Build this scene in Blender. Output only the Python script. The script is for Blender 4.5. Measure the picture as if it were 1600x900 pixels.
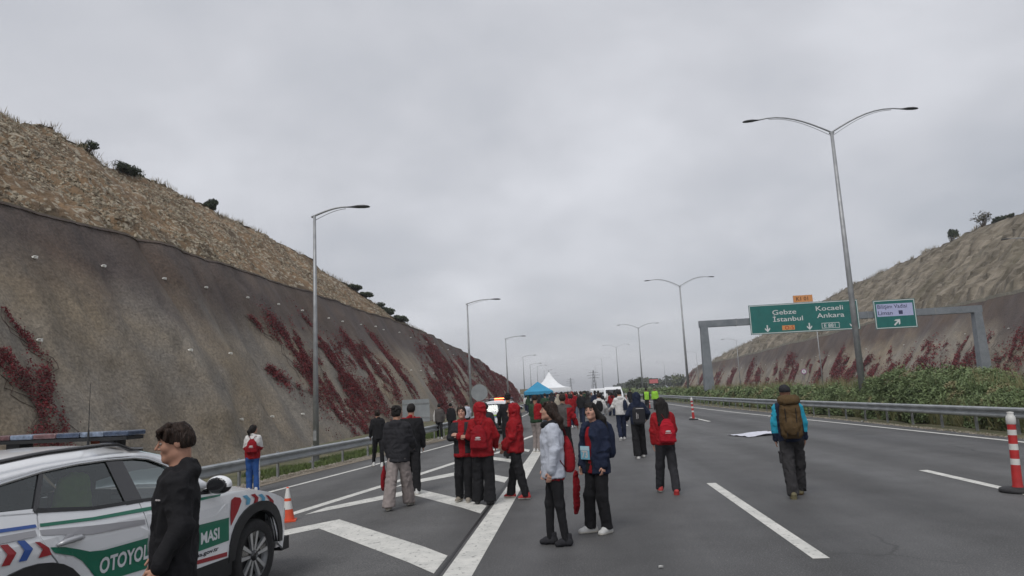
import bpy, bmesh, math, random
import numpy as np
from mathutils import Vector, Matrix
PI = math.pi
R = math.radians
scene = bpy.context.scene
C = scene.collection
for o in list(bpy.data.objects):
    bpy.data.objects.remove(o)

# ------------------------------------------------------------------ camera
EYE = 1.82
cam_d = bpy.data.cameras.new('camera')
cam_d.sensor_width = 36.0
cam_d.lens = 24.75
cam_d.clip_start = 0.05
cam_d.clip_end = 9000
cam = bpy.data.objects.new('camera', cam_d)
C.objects.link(cam)
rot = Matrix(((0.99480235, 0.06103744, 0.08150292),
              (0.08958901, -0.14423831, -0.98547913),
              (-0.04839528, 0.98765872, -0.14895689)))
cam.matrix_world = Matrix.Translation((0, 0, EYE)) @ rot.to_4x4()
scene.camera = cam

# ------------------------------------------------------------------ world, sun, exposure
SUN_EL, SUN_ROT = R(52), R(200)
world = bpy.data.worlds.new('World')
scene.world = world
world.use_nodes = True
nt = world.node_tree
nt.nodes.clear()
def N(tree, typ, **kw):
    n = tree.nodes.new(typ)
    for k, v in kw.items():
        setattr(n, k, v)
    return n
def cloud_world():
    L = nt.links
    out = N(nt, 'ShaderNodeOutputWorld')
    bg = N(nt, 'ShaderNodeBackground')
    bg.inputs['Strength'].default_value = 0.1
    sky = N(nt, 'ShaderNodeTexSky', sky_type='NISHITA', sun_disc=False)
    sky.sun_elevation = SUN_EL
    sky.sun_rotation = SUN_ROT
    tc = N(nt, 'ShaderNodeTexCoord')
    sep = N(nt, 'ShaderNodeSeparateXYZ')
    L.new(tc.outputs['Generated'], sep.inputs[0])
    # project the view direction onto a flat cloud layer
    zz = N(nt, 'ShaderNodeMath', operation='MAXIMUM'); zz.inputs[1].default_value = 0.0
    L.new(sep.outputs['Z'], zz.inputs[0])
    za = N(nt, 'ShaderNodeMath', operation='ADD'); za.inputs[1].default_value = 0.30
    L.new(zz.outputs[0], za.inputs[0])
    dx = N(nt, 'ShaderNodeMath', operation='DIVIDE'); L.new(sep.outputs['X'], dx.inputs[0]); L.new(za.outputs[0], dx.inputs[1])
    dy = N(nt, 'ShaderNodeMath', operation='DIVIDE'); L.new(sep.outputs['Y'], dy.inputs[0]); L.new(za.outputs[0], dy.inputs[1])
    cb = N(nt, 'ShaderNodeCombineXYZ'); L.new(dx.outputs[0], cb.inputs[0]); L.new(dy.outputs[0], cb.inputs[1])
    n1 = N(nt, 'ShaderNodeTexNoise'); n1.inputs['Scale'].default_value = 0.85; n1.inputs['Detail'].default_value = 5.0
    n1.inputs['Roughness'].default_value = 0.48; n1.inputs['Distortion'].default_value = 0.25
    L.new(cb.outputs[0], n1.inputs['Vector'])
    n2 = N(nt, 'ShaderNodeTexNoise'); n2.inputs['Scale'].default_value = 2.3; n2.inputs['Detail'].default_value = 6.0
    n2.inputs['Roughness'].default_value = 0.5; n2.inputs['Distortion'].default_value = 0.2
    L.new(cb.outputs[0], n2.inputs['Vector'])
    mx = N(nt, 'ShaderNodeMix', data_type='FLOAT'); mx.inputs[0].default_value = 0.30
    L.new(n1.outputs[0], mx.inputs[2]); L.new(n2.outputs[0], mx.inputs[3])
    rp = N(nt, 'ShaderNodeValToRGB')
    e = rp.color_ramp.elements
    e[0].position = 0.33; e[0].color = (0.36, 0.38, 0.42, 1)
    e[1].position = 0.68; e[1].color = (0.70, 0.71, 0.75, 1)
    m = rp.color_ramp.elements.new(0.5); m.color = (0.505, 0.515, 0.55, 1)
    L.new(mx.outputs[0], rp.inputs[0])
    sc = N(nt, 'ShaderNodeVectorMath', operation='SCALE'); sc.inputs['Scale'].default_value = 10.8
    L.new(rp.outputs[0], sc.inputs[0])
    mix = N(nt, 'ShaderNodeMix', data_type='RGBA'); mix.inputs[0].default_value = 0.94
    L.new(sky.outputs[0], mix.inputs[6]); L.new(sc.outputs[0], mix.inputs[7])
    L.new(mix.outputs[2], bg.inputs['Color'])
    L.new(bg.outputs[0], out.inputs['Surface'])
cloud_world()
sun_d = bpy.data.lights.new('sun', 'SUN')
sun_d.energy = 1.5
sun_d.angle = R(25)
sun_d.color = (1.0, 0.97, 0.93)
sun = bpy.data.objects.new('sun', sun_d)
C.objects.link(sun)
sdir = Vector((math.cos(SUN_EL) * math.sin(SUN_ROT), math.cos(SUN_EL) * math.cos(SUN_ROT), math.sin(SUN_EL)))
sun.rotation_euler = sdir.to_track_quat('Z', 'Y').to_euler()
vs = scene.view_settings
vs.view_transform = 'Standard'
vs.look = 'None'
vs.exposure = 0.2
vs.gamma = 1.0
vs.use_curve_mapping = False

# ------------------------------------------------------------------ helpers: materials
MATS = {}
def mat(name, col, rough=0.8, var=0.0, scale=5.0, col2=None, bump=0.0, bscale=None, metal=0.0, spec=None,
        emit=None, detail=4.0, contrast=(0.35, 0.65), stretch=None, speck=None, coat=0.0, bdist=0.02):
    if name in MATS:
        return MATS[name]
    m = bpy.data.materials.new(name)
    m.use_nodes = True
    t = m.node_tree
    b = t.nodes['Principled BSDF']
    b.inputs['Roughness'].default_value = rough
    b.inputs['Metallic'].default_value = metal
    if spec is not None:
        b.inputs['Specular IOR Level'].default_value = spec
    if coat:
        b.inputs['Coat Weight'].default_value = coat
        b.inputs['Coat Roughness'].default_value = 0.08
    c = tuple(col) + (1,)
    b.inputs['Base Color'].default_value = c
    tc = N(t, 'ShaderNodeTexCoord')
    src = tc.outputs['Object']
    if stretch:
        mp = N(t, 'ShaderNodeMapping'); mp.inputs['Scale'].default_value = stretch
        t.links.new(src, mp.inputs[0]); src = mp.outputs[0]
    last = None
    if var or col2:
        if col2 is None:
            col2 = tuple(min(1, x * (1 + var)) for x in col)
            c = tuple(x * (1 - var) for x in col) + (1,)
        n = N(t, 'ShaderNodeTexNoise'); n.inputs['Scale'].default_value = scale; n.inputs['Detail'].default_value = detail
        n.inputs['Roughness'].default_value = 0.6
        t.links.new(src, n.inputs['Vector'])
        r = N(t, 'ShaderNodeValToRGB')
        r.color_ramp.elements[0].position = contrast[0]; r.color_ramp.elements[0].color = c
        r.color_ramp.elements[1].position = contrast[1]; r.color_ramp.elements[1].color = tuple(col2) + (1,)
        t.links.new(n.outputs[0], r.inputs[0])
        last = r.outputs[0]
        if speck:
            scol, sscale, lo, hi = speck
            n3 = N(t, 'ShaderNodeTexNoise'); n3.inputs['Scale'].default_value = sscale; n3.inputs['Detail'].default_value = 3.0
            t.links.new(src, n3.inputs['Vector'])
            mr = N(t, 'ShaderNodeMapRange'); mr.inputs[1].default_value = lo; mr.inputs[2].default_value = hi
            t.links.new(n3.outputs[0], mr.inputs[0])
            mm = N(t, 'ShaderNodeMix', data_type='RGBA'); mm.inputs[7].default_value = tuple(scol) + (1,)
            t.links.new(mr.outputs[0], mm.inputs[0]); t.links.new(last, mm.inputs[6])
            last = mm.outputs[2]
        t.links.new(last, b.inputs['Base Color'])
    if bump:
        n2 = N(t, 'ShaderNodeTexNoise'); n2.inputs['Scale'].default_value = bscale or scale * 3; n2.inputs['Detail'].default_value = 5.0
        t.links.new(src, n2.inputs['Vector'])
        bp = N(t, 'ShaderNodeBump'); bp.inputs['Strength'].default_value = min(1, bump); bp.inputs['Distance'].default_value = bdist
        t.links.new(n2.outputs[0], bp.inputs['Height'])
        t.links.new(bp.outputs[0], b.inputs['Normal'])
    if emit:
        b.inputs['Emission Color'].default_value = tuple(emit[0]) + (1,)
        b.inputs['Emission Strength'].default_value = emit[1]
    MATS[name] = m
    return m

# ------------------------------------------------------------------ helpers: meshes and objects
def me_from(name, v, f, mats=(), mi=None, smooth=False):
    me = bpy.data.meshes.new(name)
    v = np.asarray(v, dtype=np.float32)
    if isinstance(f, np.ndarray):
        k = f.shape[1]; nf = len(f)
        me.vertices.add(len(v)); me.vertices.foreach_set('co', v.ravel())
        me.loops.add(nf * k); me.loops.foreach_set('vertex_index', f.astype(np.int32).ravel())
        me.polygons.add(nf); me.polygons.foreach_set('loop_start', np.arange(0, nf * k, k, dtype=np.int32))
    else:
        me.from_pydata([tuple(map(float, p)) for p in v], [], f)
    for m in mats:
        me.materials.append(m)
    if mi is not None and len(me.polygons):
        me.polygons.foreach_set('material_index', np.asarray(mi, dtype=np.int32))
    me.polygons.foreach_set('use_smooth', np.full(len(me.polygons), smooth))
    me.update(); me.validate()
    return me
def link(name, me, parent=None, loc=None, rot=None):
    o = bpy.data.objects.new(name, me)
    C.objects.link(o)
    if parent: o.parent = parent
    if loc is not None: o.location = loc
    if rot is not None: o.rotation_euler = rot
    return o
def tag(o, label=None, cat=None, group=None, kind=None):
    if label: o['label'] = label
    if cat: o['category'] = cat
    if group: o['group'] = group
    if kind: o['kind'] = kind
    return o
def thing(name, label, cat, loc=(0, 0, 0), rz=0.0, group=None):
    o = link(name, None, None, loc, (0, 0, rz))
    o.empty_display_size = 0.2
    return tag(o, label, cat, group)
def copy_tree(o, parent=None):
    c = o.copy(); C.objects.link(c)
    if parent: c.parent = parent
    for ch in o.children: copy_tree(ch, c)
    return c

class MB:
    """collects simple solids into one mesh"""
    def __init__(s): s.v = []; s.f = []; s.m = []
    def add(s, v, f, mi=0):
        k = len(s.v); s.v += [tuple(p) for p in v]; s.f += [tuple(i + k for i in q) for q in f]; s.m += [mi] * len(f)
    def box(s, c, d, mi=0, rz=0.0, M=None):
        hx, hy, hz = d[0] / 2, d[1] / 2, d[2] / 2
        vs_ = [Vector((x, y, z)) for x in (-hx, hx) for y in (-hy, hy) for z in (-hz, hz)]
        if M is not None: vs_ = [M @ p for p in vs_]
        elif rz: q = Matrix.Rotation(rz, 3, 'Z'); vs_ = [q @ p for p in vs_]
        vs_ = [p + Vector(c) for p in vs_]
        s.add(vs_, [(0, 1, 3, 2), (4, 6, 7, 5), (0, 4, 5, 1), (2, 3, 7, 6), (0, 2, 6, 4), (1, 5, 7, 3)], mi)
    def tube(s, pts, r, n=8, mi=0, caps=True):
        pts = [Vector(p) for p in pts]
        if not hasattr(r, '__len__'): r = [r] * len(pts)
        rings = []
        up = None
        for i, p in enumerate(pts):
            t = (pts[min(i + 1, len(pts) - 1)] - pts[max(i - 1, 0)]).normalized()
            if up is None: up = Vector((1, 0, 0)) if abs(t.x) < .9 else Vector((0, 1, 0))
            a = (up - t * up.dot(t)).normalized(); b = t.cross(a); up = a
            rings.append([p + (a * math.cos(2 * PI * k / n) + b * math.sin(2 * PI * k / n)) * r[i] for k in range(n)])
        v = [q for g in rings for q in g]; f = []
        for i in range(len(pts) - 1):
            for k in range(n):
                f.append((i * n + k, i * n + (k + 1) % n, (i + 1) * n + (k + 1) % n, (i + 1) * n + k))
        if caps:
            f.append(tuple(range(n))[::-1]); f.append(tuple((len(pts) - 1) * n + k for k in range(n)))
        s.add(v, f, mi)
    def lathe(s, prof, n=24, axis='Z', c=(0, 0, 0), mi=0, mis=None):
        v = []; f = []; ms = []
        for (r, h) in prof:
            for k in range(n):
                a = 2 * PI * k / n
                if axis == 'Z': p = (r * math.cos(a), r * math.sin(a), h)
                elif axis == 'Y': p = (r * math.cos(a), h, r * math.sin(a))
                else: p = (h, r * math.cos(a), r * math.sin(a))
                v.append((p[0] + c[0], p[1] + c[1], p[2] + c[2]))
        for i in range(len(prof) - 1):
            for k in range(n):
                f.append((i * n + k, i * n + (k + 1) % n, (i + 1) * n + (k + 1) % n, (i + 1) * n + k)); ms.append(mis[i] if mis else mi)
        k0 = len(s.v); s.v += v; s.f += [tuple(i + k0 for i in q) for q in f]; s.m += ms
    def build(s, name, mats, parent=None, smooth=False, loc=None, rot=None):
        if not isinstance(mats, (list, tuple)): mats = [mats]
        me = me_from(name, s.v, s.f, mats, s.m, smooth)
        bm = bmesh.new(); bm.from_mesh(me); bmesh.ops.recalc_face_normals(bm, faces=bm.faces); bm.to_mesh(me); bm.free()
        return link(name, me, parent, loc, rot)

def hash3(i, j, k, seed):
    h = (i * 374761393 + j * 668265263 + k * 2147483647 + seed * 1274126177) & 0xffffffff
    h = ((h ^ (h >> 13)) * 1274126177) & 0xffffffff
    h = h ^ (h >> 16)
    return (h & 0xffff) / 65535.0
def vnoise(P, seed=0):
    P = np.asarray(P, dtype=np.float64)
    I = np.floor(P).astype(np.int64); F_ = P - I; F_ = F_ * F_ * (3 - 2 * F_)
    out = 0
    for a in (0, 1):
        wa = F_[..., 0] if a else 1 - F_[..., 0]
        for b in (0, 1):
            wb = F_[..., 1] if b else 1 - F_[..., 1]
            for c in (0, 1):
                wc = F_[..., 2] if c else 1 - F_[..., 2]
                out = out + wa * wb * wc * hash3(I[..., 0] + a, I[..., 1] + b, I[..., 2] + c, seed)
    return out * 2 - 1
def fbm(P, seed=0, octv=4):
    s = 0; a = 0.5; q = np.array(P, dtype=np.float64)
    for i in range(octv):
        s = s + a * vnoise(q, seed + i); q = q * 2.03 + 7.1; a *= 0.5
    return s

def text_geo(txt, size, align='CENTER', bold=0.0, sx=1.0):
    cu = bpy.data.curves.new('t', 'FONT'); cu.body = txt; cu.size = size; cu.align_x = align; cu.align_y = 'CENTER'
    cu.offset = bold; cu.resolution_u = 3
    o = bpy.data.objects.new('t', cu); C.objects.link(o)
    bpy.context.view_layer.update()
    me = bpy.data.meshes.new_from_object(o.evaluated_get(bpy.context.evaluated_depsgraph_get()))
    v = [(p.co.x * sx, p.co.y) for p in me.vertices]; f = [tuple(p.vertices) for p in me.polygons]
    bpy.data.objects.remove(o); bpy.data.meshes.remove(me); bpy.data.curves.remove(cu)
    return v, f

# ------------------------------------------------------------------ helpers: implicit surfaces
class Field:
    def __init__(s, lo, hi, vox):
        s.vox = vox; s.lo = np.array(lo, float)
        n = np.ceil((np.array(hi, float) - s.lo) / vox).astype(int) + 1
        s.ax = [s.lo[i] + np.arange(n[i]) * vox for i in range(3)]
        s.f = np.full(n, 1.0, dtype=np.float64)
    def _sl(s, lo, hi):
        r = []
        for i in range(3):
            a = int(np.clip((lo[i] - s.lo[i]) / s.vox - 1, 0, s.f.shape[i])); b = int(np.clip((hi[i] - s.lo[i]) / s.vox + 2, 0, s.f.shape[i]))
            r.append(slice(a, max(a, b)))
        return tuple(r)
    def _grid(s, sl):
        return np.meshgrid(s.ax[0][sl[0]], s.ax[1][sl[1]], s.ax[2][sl[2]], indexing='ij', sparse=True)
    def _merge(s, sl, d, k, op):
        g = s.f[sl]
        if op == 'u':
            if k > 0:
                h = np.maximum(k - np.abs(g - d), 0) / k
                s.f[sl] = np.minimum(g, d) - h * h * k * .25
            else: s.f[sl] = np.minimum(g, d)
        else:
            if k > 0:
                h = np.maximum(k - np.abs(-g - d), 0) / k
                s.f[sl] = np.maximum(g, -d) + h * h * k * .25
            else: s.f[sl] = np.maximum(g, -d)
    def cone(s, a, b, ra, rb, k=.02, op='u', flat=None):
        a = np.array(a, float); b = np.array(b, float); m = max(ra, rb) + k + 3 * s.vox
        if flat: m *= max(flat)
        sl = s._sl(np.minimum(a, b) - m, np.maximum(a, b) + m)
        if s.f[sl].size == 0: return
        X, Y, Z = s._grid(sl); ba = b - a; L = ba @ ba + 1e-12
        t = np.clip(((X - a[0]) * ba[0] + (Y - a[1]) * ba[1] + (Z - a[2]) * ba[2]) / L, 0, 1)
        dx, dy, dz = X - a[0] - t * ba[0], Y - a[1] - t * ba[1], Z - a[2] - t * ba[2]
        if flat: dx, dy, dz = dx / flat[0], dy / flat[1], dz / flat[2]
        d = np.sqrt(dx * dx + dy * dy + dz * dz) - (ra + (rb - ra) * t)
        s._merge(sl, d, k, op)
    def ell(s, c, r, k=.02, op='u', M=None):
        c = np.array(c, float); r = np.array(r, float); m = (max(r) if M is not None else r) + k + 3 * s.vox
        sl = s._sl(c - m, c + m)
        if s.f[sl].size == 0: return
        X, Y, Z = s._grid(sl); x, y, z = X - c[0], Y - c[1], Z - c[2]
        if M is not None:
            x, y, z = (M[0][0] * x + M[1][0] * y + M[2][0] * z, M[0][1] * x + M[1][1] * y + M[2][1] * z, M[0][2] * x + M[1][2] * y + M[2][2] * z)
        k0 = np.sqrt((x / r[0]) ** 2 + (y / r[1]) ** 2 + (z / r[2]) ** 2)
        k1 = np.sqrt((x / r[0] ** 2) ** 2 + (y / r[1] ** 2) ** 2 + (z / r[2] ** 2) ** 2) + 1e-9
        s._merge(sl, k0 * (k0 - 1) / k1, k, op)
    def loft(s, prof, k=.02, op='u', p=2.0, arc=None):
        """prof: rows of (z, half width, half depth, centre x, centre y); arc=(fn) carves by angle"""
        P = np.array(prof, float); P = P[np.argsort(P[:, 0])]
        m = max(P[:, 1].max(), P[:, 2].max()) + k + 3 * s.vox
        sl = s._sl((P[:, 3].min() - m, P[:, 4].min() - m, P[0, 0] - k - 2 * s.vox), (P[:, 3].max() + m, P[:, 4].max() + m, P[-1, 0] + k + 2 * s.vox))
        if s.f[sl].size == 0: return
        X, Y, Z = s._grid(sl); zc = np.clip(Z, P[0, 0], P[-1, 0])
        a, b, cx, cy = [np.interp(zc, P[:, 0], P[:, i]) for i in (1, 2, 3, 4)]
        q = (np.abs((X - cx) / a) ** p + np.abs((Y - cy) / b) ** p) ** (1 / p)
        d = (q - 1) * np.minimum(a, b)
        dz = np.maximum(P[0, 0] - Z, Z - P[-1, 0])
        d = np.maximum(d, dz)
        s._merge(sl, d, k, op)
    def cutz(s, zlo=None, zhi=None):
        Z = s.ax[2][None, None, :]
        if zlo is not None: s.f = np.maximum(s.f, zlo - Z)
        if zhi is not None: s.f = np.maximum(s.f, Z - zhi)
    def mesh(s):
        f = s.f
        f[0] = f[-1] = 1; f[:, 0] = f[:, -1] = 1; f[:, :, 0] = f[:, :, -1] = 1
        sg = f < 0
        n = f.shape
        c = sg[:-1, :-1, :-1].astype(np.int8)
        tot = np.zeros((n[0] - 1, n[1] - 1, n[2] - 1), np.int8)
        for a in (0, 1):
            for b in (0, 1):
                for d in (0, 1):
                    tot += sg[a:n[0] - 1 + a, b:n[1] - 1 + b, d:n[2] - 1 + d]
        act = (tot > 0) & (tot < 8)
        I = np.argwhere(act)
        if len(I) == 0: return np.zeros((0, 3)), np.zeros((0, 4), int)
        idx = np.full(act.shape, -1, np.int64); idx[act] = np.arange(len(I))
        acc = np.zeros((len(I), 3)); cnt = np.zeros(len(I))
        cor = [(a, b, d) for a in (0, 1) for b in (0, 1) for d in (0, 1)]
        for c0 in cor:
            for ax in range(3):
                if c0[ax]: continue
                c1 = list(c0); c1[ax] = 1
                f0 = f[I[:, 0] + c0[0], I[:, 1] + c0[1], I[:, 2] + c0[2]]; f1 = f[I[:, 0] + c1[0], I[:, 1] + c1[1], I[:, 2] + c1[2]]
                x = (f0 < 0) != (f1 < 0)
                t = np.where(x, f0 / np.where(x, f0 - f1, 1), 0)
                p = np.tile(np.array(c0, float), (len(I), 1)); p[:, ax] += t
                acc[x] += p[x]; cnt[x] += 1
        V = (I + acc / cnt[:, None]) * s.vox + s.lo
        Q = []
        for ax in range(3):
            u, w = (ax + 1) % 3, (ax + 2) % 3
            s0 = [slice(1, n[i] - 1) for i in range(3)]; s0[ax] = slice(0, n[ax] - 1)
            s1 = list(s0); s1[ax] = slice(1, n[ax])
            A = sg[tuple(s0)]; B = sg[tuple(s1)]
            for flip, mask in ((0, A & ~B), (1, ~A & B)):
                J = np.argwhere(mask)
                if len(J) == 0: continue
                J = J + np.array([0 if i == ax else 1 for i in range(3)])
                def cell(du, dw):
                    K = J.copy(); K[:, u] -= du; K[:, w] -= dw
                    return idx[K[:, 0], K[:, 1], K[:, 2]]
                q = np.stack([cell(1, 1), cell(0, 1), cell(0, 0), cell(1, 0)], 1)
                Q.append(q if not flip else q[:, ::-1])
        Q = np.concatenate(Q); Q = Q[(Q >= 0).all(1)]
        return V, Q
def vnormals(V, Q):
    a, b, c, d = V[Q[:, 0]], V[Q[:, 1]], V[Q[:, 2]], V[Q[:, 3]]
    fn = np.cross(c - a, d - b); vn = np.zeros_like(V)
    for i in range(4): np.add.at(vn, Q[:, i], fn)
    return vn / (np.linalg.norm(vn, axis=1)[:, None] + 1e-9)
def folds(V, Q, amp, size, seed, st=(1, 1, 1)):
    """cloth folds: ridged noise along the normals"""
    n = vnormals(V, Q); P = V * np.array(st) / size
    w = vnoise(P * .6, seed + 9)[:, None] * .9
    r = 1 - np.abs(vnoise(P + w, seed)) * 2
    r2 = 1 - np.abs(vnoise(P * 2.1 + w, seed + 3)) * 2; r = np.sign(r) * np.abs(r) ** .8
    return V + n * ((r + .5 * r2) * amp)[:, None]
def fc(V, Q): return V[Q].mean(1)

# ------------------------------------------------------------------ people
def unit(a): a = np.array(a, float); return a / np.linalg.norm(a)
SKIN = dict(light=(.48, .27, .20), mid=(.40, .215, .15), tan=(.30, .16, .11))
def cloth(name, col, rough=.85, var=.12, scale=9, bump=.25):
    return mat(name, col, rough, var=var, scale=scale, bump=bump, bscale=60, spec=.15)
PS = [0]
def person(label, x, y, face, h=1.70, skin='mid', woman=False, head=(0, 0), arms=None, feet=None, top=None, legs=None, shoes=None,
           hair=None, vox=.013, detail=1, group=None, zg=0.0, lean=0.0, hands=('relax', 'relax'), scarf=None, build=1.0):
    PS[0] += 1; seed = PS[0] * 17
    root = thing('person', label, 'person', (x, y, zg), R(face), group)
    s = h / 1.75; W = (.90 if woman else 1.0) * build
    arms = arms or {}
    up0, fo0 = (.13, -.03, -1), (.06, .16, -1)
    zS = 1.435 * s; shx = .178 * s * W; ly = lambda z: lean * max(0, z / s - .95)
    J = {}
    for sd, sx in (('L', -1), ('R', 1)):
        u, f_ = arms.get(sd, (up0, fo0)); u = unit(u) * np.array([sx, 1, 1]); f_ = unit(f_) * np.array([sx, 1, 1])
        S_ = np.array([sx * shx, ly(zS), zS]); E = S_ + u * .285 * s; Wr = E + f_ * .25 * s
        J[sd] = (S_, E, Wr, f_, sx)
    feet = feet or dict(L=(.09, .02, 0, 5), R=(.09, -.02, 0, 5))
    G = {}
    hz = .93 * s
    for sd, sx in (('L', -1), ('R', 1)):
        fx, fy, fz, fa = feet[sd][:4]
        hip = np.array([sx * .085 * s, 0, .89 * s]); ank = np.array([sx * fx, fy, fz + .085 * s])
        d = ank - hip; dl = np.linalg.norm(d); Lg = .405 * s
        hh = math.sqrt(max(0, Lg ** 2 - (dl / 2) ** 2)); mid = (hip + ank) / 2
        n = np.array([0, 1, 0.]) - unit(d) * unit(d)[1]; knee = mid + unit(n) * hh + np.array([sx * .005, 0, 0])
        G[sd] = (hip, knee, ank, fa, sx, feet[sd][4] if len(feet[sd]) > 4 else 0)
    sk = mat('skin_' + skin, SKIN[skin], .55, var=.1, scale=14, spec=.35)
    # ---- body: head, neck, torso core, arms, hands, legs
    hy, hp = R(head[0]), R(head[1])
    Hc = np.array([0, ly(1.62 * s) + .020, (1.636) * s]); hs = (.97 if woman else 1.0) * s ** .3
    Rm = np.array(Matrix.Rotation(hy, 3, 'Z') @ Matrix.Rotation(hp, 3, 'X'))
    hw = lambda p: Hc + Rm @ (np.array(p, float) * hs)
    hv = .0042 if detail >= 3 else .0055 if detail >= 2 else (.0075 if detail else .014)
    F = Field(Hc - [.13, .15, .25], Hc + [.13, .15, .15], hv)
    E_ = lambda c, r, k=.015, op='u': F.ell(hw(c), np.array(r) * hs, k, op, Rm)
    K_ = lambda a, b, ra, rb, k=.01, op='u': F.cone(hw(a), hw(b), ra * hs, rb * hs, k, op)
    E_((0, -.012, .032), (.075, .094, .088))
    E_((0, .022, -.03), (.058, .064, .082), .03)
    K_((-.035, .012, -.07), (0, .062, -.093), .024, .021, .03)
    K_((.035, .012, -.07), (0, .062, -.093), .024, .021, .03)
    if detail:
        E_((.033, .058, -.025), (.022, .022, .022), .025); E_((-.033, .058, -.025), (.022, .022, .022), .025)
        K_((-.028, .078, .026), (.028, .078, .026), .010, .010, .02)
        E_((.032, .094, .007), (.017, .014, .011), .012, 's'); E_((-.032, .094, .007), (.017, .014, .011), .012, 's')
        K_((0, .084, .020), (0, .112 if not woman else .106, -.020), .006, .0095, .008)
        K_((-.011, .094, -.026), (.011, .094, -.026), .008, .008, .006)
        K_((-.017, .082, -.050), (.017, .082, -.050), .007, .007, .008); K_((-.014, .081, -.060), (.014, .081, -.060), .008, .008, .008)
        K_((-.02, .094, -.0545), (.02, .094, -.0545), .002, .002, .004, 's')
        E_((.073, -.012, -.005), (.009, .020, .032), .006); E_((-.073, -.012, -.005), (.009, .020, .032), .006)
    nb = np.array([0, ly(1.45 * s) - .012, 1.40 * s]); nr = .047 if woman else .056
    F.cone(hw((0, -.028, -.06)), nb, nr * s, (nr + .012) * s, .03)
    parts = [F.mesh()]
    cv = max(vox, .016)
    F = Field((-.32 * s, -.22, .04), (.32 * s, .25, 1.47 * s), cv)
    F.loft([(.85 * s, .14 * W, .09, 0, 0), (1.1 * s, .12 * W, .085, 0, ly(1.1 * s)), (1.3 * s, .145 * W, .10, 0, ly(1.3 * s)), (1.42 * s, .12 * W, .07, 0, ly(1.42 * s))], .03)
    F.cone((0, ly(1.4 * s) - .012, 1.34 * s), nb, .06 * s, .055 * s, .03)
    for sd in 'LR':
        S_, E, Wr, f_, sx = J[sd]; hip, knee, ank, fa, _, _l = G[sd]
        F.cone(hip, knee, .075 * s, .05 * s, .03); F.cone(knee, ank, .048 * s, .034 * s, .02)
        F.cone(S_ - [sx * .02, 0, .02], E, .04 * s, .034 * s, .03)
    parts.append(F.mesh())
    for i, sd in enumerate('LR'):
        S_, E, Wr, f_, sx = J[sd]; md = hands[i]
        hv2 = .0045 if detail >= 2 else (.0065 if detail else .014)
        F = Field(np.minimum(E, Wr) - .14, np.maximum(E, Wr) + .14, hv2) if detail else Field(np.minimum(E, Wr) - .14, np.maximum(E, Wr) + .14, .016)
        d = unit(f_); inn = unit(np.array([-sx, 0, 0]) - d * (-sx * d[0]) + 1e-4)   # palm faces the thigh
        tdir = unit(np.cross(d, inn)); tdir = tdir if tdir[1] > 0 else -tdir
        F.cone(E, Wr, .033 * s, .023 * s, .01)
        c1 = Wr + d * .02 * s; c2 = Wr + d * .075 * s
        for q in (-1.1, -.35, .4, 1.1): F.cone(c1 + tdir * q * .010, c2 + tdir * q * .019 * s, .014 * s, .0125 * s, .008)
        if md != 'hide':
            curl = dict(relax=.55, grip=1.25, soft=.8).get(md, .6)
            for j, (q, ln) in enumerate(((-1.5, .058), (-.5, .072), (.5, .078), (1.45, .070))):
                b0 = c2 + tdir * q * .0165 * s; dd = d.copy(); a_ = curl * (.7 + .12 * (3 - j)); p0 = b0
                for k_, fr in enumerate((.45, .32, .25)):
                    an = a_ * (.35 + .38 * k_); v_ = unit(d * math.cos(an) + inn * math.sin(an)); p1 = p0 + v_ * ln * fr * s
                    F.cone(p0, p1, (.0088 - .0008 * k_) * s, (.0082 - .0008 * k_) * s, .003); p0 = p1
            t0 = Wr + d * .028 * s + tdir * .016 * s; t1 = t0 + unit(tdir * .75 + d * .7 + inn * .35) * .04 * s; t2 = t1 + unit(tdir * .15 + d + inn * .45) * .032 * s
            F.cone(t0, t1, .0125 * s, .0105 * s, .008); F.cone(t1, t2, .010 * s, .0085 * s, .003)
        parts.append(F.mesh())
    off = 0; VV = []; QQ = []
    for v, q in parts: VV.append(v); QQ.append(q + off); off += len(v)
    V, Q = np.concatenate(VV), np.concatenate(QQ)
    lip = mat('lips', (.38, .155, .125), .55)
    cc = (fc(V, Q) - Hc) @ Rm / hs
    mi = ((np.abs(cc[:, 0]) < .021) & (cc[:, 1] > .083) & (cc[:, 2] > -.065) & (cc[:, 2] < -.045)).astype(int)
    if not detail: mi[:] = 0
    link('body', me_from('body', V, Q, [sk, lip], mi, True), root)
    if detail and hair and hair.get('face', True):
        for sx in (-1, 1):
            e = MB(); c = hw((sx * .032, .0765, .007))
            e.lathe([(0.0001, .0115), (.0055, .0105)] + [(.0115 * math.cos(t), .0115 * math.sin(t)) for t in (1.0, .4, 0, -.6, -1.2)] + [(.0001, -.0115)], 10, 'Y', (0, 0, 0), 0, [1, 1] + [0] * 6)
            e.build('eye', [mat('eye_white', (.22, .18, .16), .4), mat('iris', (.03, .018, .012), .2)], root, True, c, Matrix(Rm).to_euler())
            b = MB(); b.tube([hw((sx * .013, .0915, .029)), hw((sx * .03, .0905, .035)), hw((sx * .048, .078, .029))], [.0035, .0038, .002], 6)
            b.build('eyebrow', mat('brow', (.02, .013, .01), .9), root, True)
    # ---- trousers
    cut = legs.get('cut', 'straight')
    ka, kr, hr = dict(slim=(.058, .062, .048), straight=(.075, .078, .072), wide=(.085, .09, .105), loose=(.088, .085, .078), skin=(.052, .058, .042))[cut]
    hem = legs.get('hem', .0)
    F = Field((-.34 * s, -.36, .0), (.34 * s, .36, 1.08 * s), vox)
    F.loft([(.84 * s, .150 * W, .105, 0, -.005), (.92 * s, .168 * W, .118, 0, -.008), (1.0 * s, .155 * W, .108, 0, 0), (1.06 * s, .140 * W, .098, 0, 0)], .05)
    hem_lo = 9
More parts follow.
